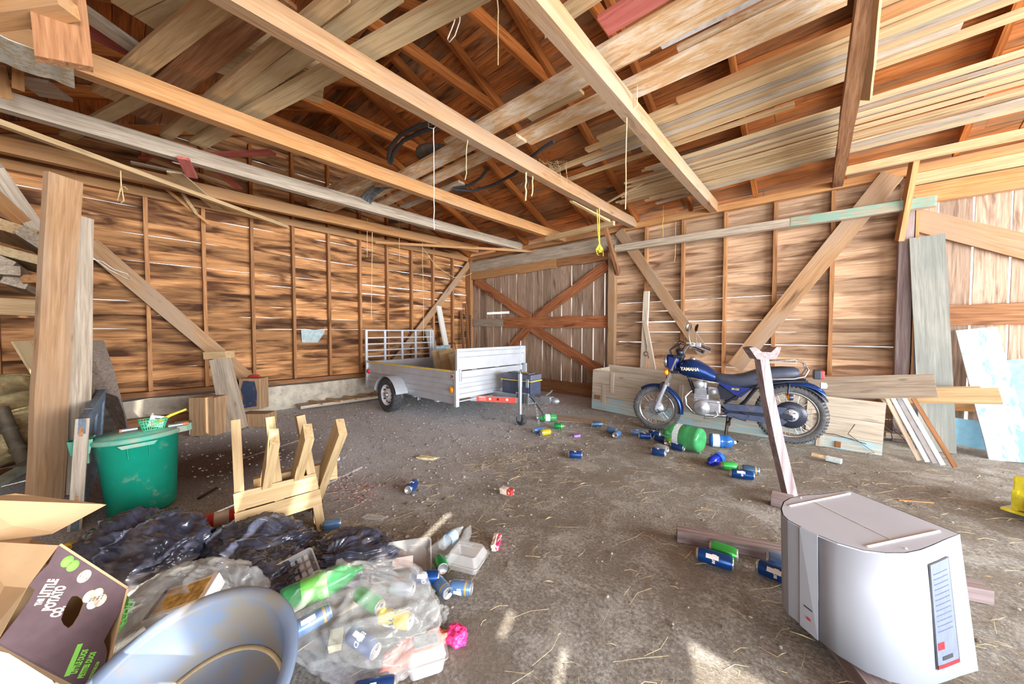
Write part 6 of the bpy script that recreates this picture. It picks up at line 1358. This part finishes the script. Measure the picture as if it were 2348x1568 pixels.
for a, b, r, m, l, nm in ((-.10, -.02, .013, M_GALV, 'metal and glass tube lying left of the basket on the bin lid', 'glass_tube'), (.14, .22, .014, M_GALV, 'metal tube with a rusty end lying right of the basket on the bin lid', 'metal_tube')):
    t_ = thing(nm, l, 'tube', onlid(a, -.05 if a < 0 else -.13)+Vector((0, 0, .016)), (0, 0, vy+pi/2+.1)); mb = MB(); mb.tube([(0, 0, 0), (b-a, 0, 0)], r, 14); mb.build('tube', m, parent=t_)
    mb = MB(); xx = -.012 if a < 0 else (b-a); mb.tube([(xx, 0, 0), (xx+(.012 if a < 0 else .035), 0, 0)], r*1.05, 14); mb.build('tube_end', pm('rusty_end', (176, 110, 80), .7), parent=t_)

# ------------------------------------------------------------ rubbish bags
def bagmat(nm, c0, c1, alpha=1.0, rough=.25, dustc=(150, 140, 130), fold=1.0):
    m, nt, p, out = newmat(nm); L = nt.links.new; tc = nd(nt, 'ShaderNodeTexCoord')
    n = nd(nt, 'ShaderNodeTexNoise'); n.inputs['Scale'].default_value = 9; n.inputs['Detail'].default_value = 6; n.inputs['Distortion'].default_value = 1.5; L(tc.outputs['Object'], n.inputs['Vector'])
    w = nd(nt, 'ShaderNodeTexNoise', noise_type='RIDGED_MULTIFRACTAL'); w.inputs['Scale'].default_value = 7; w.inputs['Detail'].default_value = 4; w.inputs['Distortion'].default_value = 1.2; L(tc.outputs['Object'], w.inputs['Vector'])
    col = ramp(nt, n.outputs['Fac'], [(.3, lin(c0)), (.7, lin(c1))]).outputs[0]
    d = nd(nt, 'ShaderNodeTexNoise'); d.inputs['Scale'].default_value = 4; d.inputs['Detail'].default_value = 8; L(tc.outputs['Object'], d.inputs['Vector'])
    col = mixc(nt, ramp(nt, d.outputs['Fac'], [(.52, BW(0)), (.72, BW(.45))]).outputs[0], col, lin(dustc))
    L(col, p.inputs['Base Color']); p.inputs['Roughness'].default_value = rough; p.inputs['Alpha'].default_value = alpha; p.inputs['Specular IOR Level'].default_value = .7
    b = nd(nt, 'ShaderNodeBump'); b.inputs['Strength'].default_value = .22*fold; b.inputs['Distance'].default_value = .02; L(w.outputs['Fac'], b.inputs['Height']); L(b.outputs[0], p.inputs['Normal']); return m
M_BAG = bagmat('black_bag_plastic', (40, 43, 56), (70, 76, 96), rough=.2); M_CBAG = bagmat('clear_bag_plastic', (222, 226, 224), (236, 238, 236), .20, .08, (200, 200, 190), 3.0); M_GBAG = bagmat('milky_bag_plastic', (200, 204, 204), (226, 228, 226), .34, .15, (190, 180, 170), 2.5)
def bag(nm, c, rx, ry, h, rz, m, label, seed, knot=(0, 0), pleats=26, n=150, mm=90, amp=1.0, parent=None, flat=0.0):
    kd = Vector((knot[0], knot[1], .75)).normalized()
    def fn(d):
        a = .20*noise.noise((d.x*1.3+seed, d.y*1.3, d.z*1.3))
        wv = noise.noise((d.x*1.5, d.y*1.5, d.z*1.5+seed))
        b = (1-abs(noise.noise((d.x*2.0+seed+wv, d.y*2.0+wv, d.z*4.0+5))))**2-.6
        e = (1-abs(noise.noise((d.x*3.5+seed*2, d.y*9+2*wv, d.z*9))))**2-.6
        ang = d.angle(kd); t_ = d-kd*d.dot(kd); th = atan2(t_.y, t_.x+.3*t_.z)
        pl = (abs(sin(th*pleats*.5+4*wv))-.6)*(math.exp(-ang*1.1)*.09+.012)+sin(th*pleats*1.7+5*wv)*.012
        tip = .30*math.exp(-(ang/.09)**2)
        return 1+(a+.20*b+.055*e+pl)*amp+tip*amp-.10*math.exp(-(ang/.30)**2)*amp
    mb = MB(); mb.sphere((0, 0, 0), rx, ry, h, n, mm, fn=fn)
    zmin = .12*h
    for v in mb.v:
        v.z += h*.42
        if v.z < .004: v.z = .004+.0*v.z
    o = mb.build(nm, m); o.location = c; o.rotation_euler = (0, 0, rz); tag(o, label, 'bag'); return o
bag('rubbish_bag', cw(-2.13, 1.95), .38, .27, .205, .3, M_BAG, 'largest black rubbish bag, knotted at the left in front of the green bin', 1.3, (-.8, -.2))
bag('rubbish_bag', cw(-1.50, 2.03), .32, .22, .155, .55, M_BAG, 'black rubbish bag with a sun stripe under the wooden sawbuck', 4.1, (.9, .1), 34)
bag('rubbish_bag', cw(-.93, 1.97), .26, .18, .125, .7, M_BAG, 'smallest black rubbish bag, at the right beside the clear trays', 8.7, (-.3, -.8), 30)
bag('rubbish_bag', cw(-1.28, 1.78), .24, .20, .13, .2, M_BAG, 'flattened black bag between the other three, behind the egg tray', 12.2, (.2, .5))
bag('clear_rubbish_bag', cw(-1.42, 1.50), .32, .26, .20, .35, M_GBAG, 'milky clear bag with a blue-edged box in it behind the grey tub', 15.5, (.9, .4), 20, amp=.7)
def boxthing(nm, c, sz, rot, m, label, cat, extra=None):
    t_ = thing(nm, label, cat, c, rot); mb = MB(); mb.bbox(-sz[0]/2, sz[0]/2, -sz[1]/2, sz[1]/2, -sz[2]/2, sz[2]/2, .003, .4); o = mb.build('box_body', m, parent=t_)
    if extra: extra(t_)
    return t_
def stripe(t_): mb = MB(); mb.bbox(-.10, -.085, -.063, .063, .0305, .0325, .0004); mb.build('blue_stripe', C_BLUE, parent=t_); mb = MB(); mb.bbox(-.08, .09, -.05, .05, .0305, .0320, .0004); mb.build('food_picture', pm('golden_food_print', (206, 172, 96), .5, var=.3, vs=40), parent=t_)
boxthing('food_box', cw(-1.36, 1.42, .23), (.22, .13, .06), (.25, -.25, .9), M_WHITE, 'white and blue food box showing through the milky bag', 'box', stripe)
# the big clear bag full of cans
bag('clear_rubbish_bag', cw(-.66, 1.52), .34, .25, .20, .55, M_CBAG, 'large clear bag full of cans and bottles in the foreground', 21.7, (-.7, .6), 18, amp=.6)
def vcan(l, d, z, dl, dd, dz, m, lab, **k):
    a = cw(l, d, z); v = (R_*dl+F_*dd+Vector((0, 0, dz))).normalized()*.06; return can(a-v, a+v, m, lab, z=z, r=.033, **k)
bottle('soda_bottle', cw(-1.02, 1.50, .15), R_*.30+F_*.18+Vector((0, 0, .05)), .34, .058, M_GPET, 'green soda bottle with a green label inside the clear bag', P2, M_GPET, lab=(.25, .55), labm=pm('green_white_label', (110, 206, 90), .4, dirt=.4, dirt_c=(226, 222, 230), dscale=12))
vcan(-.84, 1.42, .14, .6, .5, .1, C_LBLUE, 'blue and gold beer can at the left inside the clear bag', band=True, txt='BU', tall=True, roll=.8)
vcan(-.63, 1.50, .17, .8, -.5, .0, C_GREEN, 'green can in the middle of the clear bag', txt=None, tall=True)
vcan(-.50, 1.45, .13, .9, -.2, .0, C_YEL, 'yellow can reading TWIST near the right side of the clear bag', txt='TWIST', tall=True, txtm=C_NAVY, roll=2.2)
vcan(-.60, 1.36, .11, .8, -.4, -.1, C_BLUE, 'bright blue beer can below the yellow one in the clear bag', txt='BUD', tall=True, roll=.6)
vcan(-.50, 1.22, .06, .9, .2, .0, C_NAVY, 'navy beer can at the bottom edge of the picture by the clear bag', txt='BUD', tall=True, roll=1.1)
vcan(-.52, 1.60, .15, .9, -.1, .0, C_GREY, 'silver can at the top right inside the clear bag')
carton('paper_packet', (770, 1475), (.09, .05, .03), -.5, pm('cream_paper', (226, 216, 176), .7), 'cream paper packet inside the clear bag', 'packet')
vcan(-.46, 1.80, .055, .95, .05, .02, C_BLUE, 'blue beer can with its silver base toward the camera, on top of the can heap', txt='BUD', tall=True, opened=False, roll=1.0)
vcan(-.36, 1.76, .035, .5, -.6, 0, C_LBLUE, 'blue beer can with a gold rim under the top one of the heap', band=True, tall=False, roll=.4)
vcan(-.265, 1.755, .035, .9, -.15, 0, C_LBLUE, 'pale blue beer can at the right of the heap with its open top showing', band=True, txt='BUD', roll=2.0)
vcan(-.40, 1.92, .05, .35, -.85, .1, C_DGREEN, 'green can with a white logo behind the blue beer cans', opened=False)
# clear trays
M_TRAY = pm('clear_tray_plastic', (224, 224, 224), .08, 0, .02, alpha=.34, spec=.8)
def tray(nm, c, sx, sy, h, rot, label, lid=False, cells=None, lab=None):
    t_ = thing(nm, label, 'tray', c, rot); mb = MB(); N = 4
    def ring(a, b, z, r=.02, n=5):
        o = []
        for cx, cy, a0 in ((a-r, b-r, 0), (-a+r, b-r, pi/2), (-a+r, -b+r, pi), (a-r, -b+r, 3*pi/2)):
            for i in range(n+1): A = a0+pi/2*i/n; o.append((cx+r*cos(A), cy+r*sin(A), z))
        return o
    rings = [ring(sx/2+.008, sy/2+.008, h-.004), ring(sx/2+.008, sy/2+.008, h), ring(sx/2, sy/2, h), ring(sx/2*.86, sy/2*.86, 0), ]
    vs = sum(rings, []); k = len(rings[0]); fs = [(i*k+j, i*k+(j+1) % k, (i+1)*k+(j+1) % k, (i+1)*k+j) for i in range(len(rings)-1) for j in range(k)]; fs.append([3*k+j for j in range(k)])
    mb.add(vs, fs, smooth=False); b_ = mb.build('tray_shell', M_TRAY, parent=t_)
    if cells:
        mb = MB(); 
        for i in range(cells[0]):
            for j in range(cells[1]):
                x = -sx*.38+sx*.76*i/(cells[0]-1); y = -sy*.36+sy*.72*j/(cells[1]-1); mb.bbox(x-sx*.30/cells[0], x+sx*.30/cells[0], y-sy*.28/cells[1], y+sy*.28/cells[1], h*.02, h*.55, .003)
        o = mb.build('cell_pattern', M_TRAY, parent=t_)
    if lid:
        rings = [ring(sx/2, sy/2, h+.001), ring(sx/2*.95, sy/2*.95, h+.012), ring(sx/2*.80, sy/2*.80, h+.045)]; vs = sum(rings, []); fs = [(i*k+j, i*k+(j+1) % k, (i+1)*k+(j+1) % k, (i+1)*k+j) for i in range(2) for j in range(k)]; fs.append([2*k+j for j in range(k)])
        mb = MB(); mb.add(vs, fs); mb.build('tray_lid', M_TRAY, parent=t_)
    if lab:
        mb = MB(); mb.bbox(lab[0]-lab[2]/2, lab[0]+lab[2]/2, lab[1]-lab[3]/2, lab[1]+lab[3]/2, lab[4], lab[4]+.001, .0004); l_ = mb.build('tray_label', lab[5], parent=t_)
    return t_
M_LABR = pm('red_green_print', (226, 206, 200), .5, dirt=.6, dirt_c=(206, 90, 80), dscale=24)
ya = atan2(R_.y, R_.x)
tray('clear_tray', cw(-.62, 1.95, .02), .30, .20, .06, (radians(28), 0, ya+.25), 'flat clear tray with a red and green label behind the can heap', lab=(0, -.02, .11, .06, .062, M_LABR))
tray('egg_tray', cw(-1.12, 1.72, .10), .24, .16, .04, (radians(35), radians(-10), ya+.75), 'clear dimpled egg tray standing against the black bag', cells=(7, 4))
tray('clear_tray', cw(-.26, 1.98, .006), .20, .17, .045, (0, 0, ya-.35), 'clear domed clamshell tray at the right edge of the rubbish', lid=True, lab=(-.03, .03, .09, .035, .094, M_LAB))
tray('clear_tray', cw(-.40, 2.08, .006), .17, .13, .05, (0, 0, ya+1.1), 'clear tub under the crushed water bottle')
bottle('crushed_bottle', cw(-.42, 2.02, .085), R_*.5+F_*.9+Vector((0, 0, .05)), .21, .035, M_CPET, 'clear crushed water bottle with a blue and white label on the tray', P2, M_CPET, lab=(.3, .6), labm=pm('sky_white_label', (170, 206, 236), .4, dirt=.5, dirt_c=(240, 240, 240)), crush=.3)
bottle('crushed_bottle', cw(-.30, 2.12, .045), R_*.1+F_*.9, .18, .034, M_CPET, 'small clear crushed bottle at the back of the clear trays', P2, M_CPET, crush=.35)
tray('clear_tray', cw(-.345, 1.36, .01), .15, .11, .06, (0, 0, ya+.35), 'clear plastic tub with a printed label at the bottom edge of the picture', lid=True, lab=(0, 0, .09, .06, .107, M_LAB))
def crump(nm, c, rx, ry, h, rz, m, label, cat, seed):
    mb = MB(); mb.sphere((0, 0, 0), rx, ry, h, 60, 36, fn=lambda d: 1+.30*noise.noise((d.x*2+seed, d.y*2, d.z*2))+.30*((1-abs(noise.noise((d.x*4+seed, d.y*4, d.z*4))))-.8))
    for v in mb.v: v.z = max(.002, v.z+h*.5)
    o = mb.build(nm, m); o.location = c; o.rotation_euler = (0, 0, rz); return tag(o, label, cat)
crump('pink_pouch', cw(-.245, 1.49), .05, .045, .035, .3, M_PINK, 'crumpled pink pouch lying right of the salmon cloth', 'pouch', 2.0)
crump('salmon_cloth', cw(-.40, 1.42), .14, .05, .045, 1.3, pm('salmon_cloth', (226, 134, 112), .8), 'crumpled salmon pink cloth beside the clear bag', 'cloth', 5.0)
crump('torn_wrapper', cw(-.345, 1.60), .04, .05, .03, .3, M_CPET, 'clear crumpled cup with a green print between the cans and the pink pouch', 'wrapper', 7.0)
carton('cigarette_packet', (1003, 1426), (.05, .03, .03), .6, pm('pale_pink_card', (214, 190, 200), .5), 'small pale packet with dark print under the pale blue can', 'packet', crumple=.05, m2=pm('dark_print', (70, 50, 60), .5))
crump('red_wrapper', cw(-.60, 1.80), .05, .03, .03, .3, M_REDC, 'scrap of red netting beside the flat clear tray', 'wrapper', 3.0)
# red bottle and black tray behind the big bag
a = cw(-2.10, 2.30, .055); bottle('red_bottle', a, R_*.75+F_*.55, .23, .055, M_REDC, 'red bottle with a white label lying behind the largest black bag', [(0, .02), (.7, 0), (.95, .05), (1, .15), (.98, .7), (.9, .86), (.6, .97), (.3, 1.0)], M_REDC, lab=(.35, .70), labm=M_CREAM)
a = cw(-2.40, 2.30, .04); bottle('red_cup', a, R_*.9+F_*.1, .13, .04, M_REDC, 'red cup lying left of the red bottle', [(0, .02), (.7, 0), (.8, .1), (1, 1.0)], M_REDC)
boxthing('black_tray', cw(-2.55, 2.25, .10), (.22, .12, .05), (.5, -.3, .9), pm('black_plastic', (40, 40, 50), .25), 'black plastic tray edge behind the largest black bag', 'tray')
crump('yellow_bag', cw(-2.65, 2.05), .09, .05, .05, .3, pm('yellow_red_bag', (220, 190, 70), .4, dirt=.4, dirt_c=(170, 60, 50)), 'yellow and red snack bag at the left of the largest black bag', 'packet', 9.0)
can(cw(-1.27, 2.33, .034), cw(-1.20, 2.36, .034), C_LBLUE, 'pale blue can between the sunlit bag and the sawbuck leg', z=.034)
# ------------------------------------------------------------ tubs in the foreground
M_TUB = pm('cloudy_blue_plastic', (108, 124, 148), .45, 0, .06, 5, dirt=.75, dirt_c=(132, 118, 88), dscale=5, alpha=.80, spec=.7); M_ROYAL = pm('royal_blue_plastic', (26, 78, 214), .35, 0, .08, dirt=.1)
t = thing('grey_blue_tub', 'large cloudy blue-grey plastic tub open toward the camera in the foreground', 'tub', cw(-.845, .935, .22), (.40, 0, ya))
mb = MB(); mb.lathe([(0, .012), (.19, .012), (.20, .03), (.238, .205), (.262, .211), (.268, .218), (.262, .225), (.238, .225), (.230, .213), (.195, .036), (0, .020)], 72, sx=1.0, sy=1.03); mb.build('tub_shell', M_TUB, parent=t)
mb = MB(); mb.lathe([(.176, .022), (.190, .026), (.194, .040), (.180, .034)], 60, sx=1.0, sy=1.03); mb.build('base_ring', pm('dusty_ring', (206, 190, 150), .6), parent=t)
t = thing('blue_bin', 'royal blue plastic bin the cloudy tub is nested in', 'bin', cw(-1.0, 1.03, .0), (0, 0, ya))
mb = MB(); mb.lathe([(0, .0), (.20, .0), (.22, .012), (.262, .27), (.272, .275), (.262, .28), (.252, .275), (.206, .014), (0, .012)], 64); mb.build('bin_shell', M_ROYAL, parent=t)
# ------------------------------------------------------------ cardboard box
M_CARD = pm('brown_cardboard', (182, 150, 112), .85, 0, .08, 5, dirt=.15, dirt_c=(170, 126, 84)); M_CARDP = pm('dark_purple_brown_print', (88, 68, 72), .8, 0, .08, 30); M_CREAMP = pm('cream_ink', (232, 216, 186), .8, var=.03); M_GREENP = pm('lime_ink', (132, 206, 84), .8, var=.03); M_LGREEN = pm('light_green_card', (100, 196, 84), .7)
nC = (R_*.9-F_*.4+Vector((0, 0, .3))).normalized(); P0 = CAM+ray(135, 1250)*1.12
def onp(x, y, off=0.0): d = ray(x, y); q = P0+nC*off; return CAM+d*(((q-CAM).dot(nC))/d.dot(nC))
TL, TR, BR, BL = onp(135, 1250), onp(290, 1350), onp(228, 1600), onp(-8, 1476)
ex = (TL-BL).normalized(); ey = (nC.cross(ex)).normalized(); MP = Matrix.Identity(4)
for i in range(3): MP[i][0] = ex[i]; MP[i][1] = ey[i]; MP[i][2] = nC[i]; MP[i][3] = BL[i]
MI = MP.inverted()
t = thing('cardboard_box', 'open brown cardboard box with dark printed side and flap up in the left foreground', 'box'); t.matrix_world = MP
def loc2(x, y): v = MI @ onp(x, y); return (v.x, v.y)
outer = [(135, 1250), (175, 1276), (230, 1312), (290, 1350), (276, 1402), (262, 1425), (238, 1470), (243, 1482), (246, 1495), (228, 1600), (90, 1530), (-8, 1476), (40, 1415), (72, 1368), (80, 1352), (66, 1342), (92, 1312), (112, 1293)]
hole = [(165, 1367), (178, 1366), (188, 1373), (192, 1384), (182, 1410), (168, 1432), (157, 1440), (146, 1432), (140, 1420), (146, 1402), (156, 1380)]
def panel_with_hole(outer, hole, th, m, nm, parent):
    bm = bmesh.new(); ov = [bm.verts.new((*loc2(x, y), 0)) for x, y in outer]; hv = [bm.verts.new((*loc2(x, y), 0)) for x, y in hole]
    E_ = [bm.edges.new((v[i], v[(i+1) % len(v)])) for v in (ov, hv) for i in range(len(v))]
    bmesh.ops.triangle_fill(bm, use_beauty=True, use_dissolve=False, edges=E_)
    g = bmesh.ops.extrude_face_region(bm, geom=bm.faces[:]); vv = [e for e in g['geom'] if isinstance(e, bmesh.types.BMVert)]; bmesh.ops.translate(bm, verts=vv, vec=(0, 0, -th)); bmesh.ops.recalc_face_normals(bm, faces=bm.faces[:])
    me = bpy.data.meshes.new(nm); bm.to_mesh(me); bm.free(); me.materials.append(m); me.materials.append(M_CARD)
    for p_ in me.polygons: p_.material_index = 0 if p_.normal.z > .5 else 1
    o = bpy.data.objects.new(nm, me); COL.objects.link(o); o.parent = parent; return o
fp_ = panel_with_hole(outer, hole, .006, M_CARDP, 'printed_side', t)
D = .26
def card(pts, m, nm, th=.006):
    a, b, c = pts[0], pts[1], pts[2]; n_ = (b-a).cross(c-a).normalized()*th; vs = [MI @ p_ for p_ in pts]+[MI @ (p_+n_) for p_ in pts]; k = len(pts); mb = MB()
    mb.add(vs, [tuple(range(k))[::-1], tuple(range(k, 2*k))]+[(i, (i+1) % k, k+(i+1) % k, k+i) for i in range(k)]); return mb.build(nm, m, parent=t)
bk = -nC*D
card([TR, BR, BR+bk, TR+bk], M_CARD, 'bottom_panel'); card([TR+bk, BR+bk, BL+bk, TL+bk], M_CARD, 'back_panel'); card([TL, TR, TR+bk, TL+bk], M_CARD, 'end_panel'); card([BL, BR, BR+bk, BL+bk], M_CARD, 'end_panel')
fa, fb_ = TL+bk*.96, BL+bk*.96
F1, F2, F3 = pD(243, 1156, 1.36), pD(35, 1131, 1.24), pD(-60, 1145, 1.12)
card([pD(68, 1232, 1.22), pD(120, 1222, 1.26), F1, F2, F3, pD(-60, 1245, 1.1)], M_CARD, 'flap')
card([pD(-60, 1240, 1.1), pD(70, 1232, 1.22), pD(112, 1290, 1.15), TL, onp(66, 1342), BL, pD(-80, 1520, .85)], M_CARD, 'inner_side')
def ptxt(s, px_, size, m, sh=0, al='CENTER', bold=.0012, nm='lettering', rz=0, sx=.5): 
    x, y = loc2(*px_); lettering(s, size, m, fp_, T(x, y, .0012, 0, 0, rz) @ Matrix.Diagonal((sx, 1, 1, 1)), .0004, bold, sh, None, nm, al)
ptxt('THE', (91, 1380), .018, M_CREAMP, rz=0); ptxt('LITTLE', (112, 1348), .031, M_CREAMP, bold=.0016); ptxt('POTATO', (126, 1371), .031, M_CREAMP, bold=.0016); ptxt('CO.', (133, 1402), .031, M_CREAMP, bold=.0016)
def oval(px_, rx, ry, m, nm, rz=0): x, y = loc2(*px_); mb = MB(); mb.lathe([(0, .0012), (rx, .0012), (rx, 0)], 24, sy=ry/rx, M=T(x, y, .0, 0, 0, rz)); return mb.build(nm, m, parent=fp_)
oval((154, 1287), .016, .013, M_GREENP, 'green_badge'); oval((167, 1297), .016, .013, M_GREENP, 'green_badge'); oval((193, 1321), .018, .015, M_CREAMP, 'cream_badge')
for q in ((205, 1367), (222, 1362), (214, 1382), (230, 1376)): oval(q, .017, .014, M_CREAMP, 'speech_bubble')
for k, s in enumerate(('Bye to', 'old ways', 'hello to', 'new one')): ptxt(s, (206+9*k, 1372-2*k+3), .0075, M_CARDP, bold=.0002)
for k in range(3): ptxt('CREAMER POTATOES', (186+7*k, 1318+3*k), .0035, M_CARDP, bold=.0001)
x0, y0 = loc2(153, 1550); x1, y1 = loc2(184, 1476); mb = MB(); M, L = frame((x0, y0, .0006), (x1, y1, .0006)); mb.bbox(0, L, -.006, .006, -.0004, .0008, .0003, M=M); mb.build('green_bar', M_GREENP, parent=fp_)
ptxt('LITTLE DUOS', (183, 1516), .019, M_GREENP, bold=.0012); ptxt('PETITES DUOS', (200, 1524), .019, M_GREENP, bold=.0012); ptxt('LITTLEPOTATOES.COM', (213, 1542), .010, M_GREENP, bold=.0004)
# green produce carton and white-green sheet round the cardboard box
def quadthing(nm, pts, m, label, cat, th=.006):
    t_ = thing(nm, label, cat); a, b, c = pts[0], pts[1], pts[2]; n_ = (b-a).cross(c-a).normalized()*th; k = len(pts); mb = MB(); vs = list(pts)+[p_+n_ for p_ in pts]
    mb.add(vs, [tuple(range(k))[::-1], tuple(range(k, 2*k))]+[(i, (i+1) % k, k+(i+1) % k, k+i) for i in range(k)]); mb.build('panel', m, parent=t_); return t_
g = quadthing('green_carton', [pD(262, 1325, 1.42), pD(296, 1372, 1.36), pD(288, 1425, 1.3), pD(246, 1482, 1.22), pD(228, 1468, 1.2), pD(232, 1380, 1.34)], M_LGREEN, 'bright green produce carton showing between the cardboard box and the milky bag', 'carton')
mm_ = frame(pD(252, 1470, 1.235), pD(289, 1405, 1.31), -ray(270, 1440))[0]; lettering('BROCCOLI', .030, pm('mint_ink', (150, 214, 150), .7), g, mm_ @ T(.05, 0, .010), .0006, .0008)
quadthing('white_carton', [pD(-60, 1478, .80), pD(20, 1498, .80), pD(120, 1560, .78), pD(160, 1640, .74), pD(-60, 1640, .72)], pm('white_green_card', (236, 234, 220), .7, dirt=.2, dirt_c=(150, 200, 110), dscale=2), 'white and green carton under the printed cardboard box at the bottom left corner', 'carton')
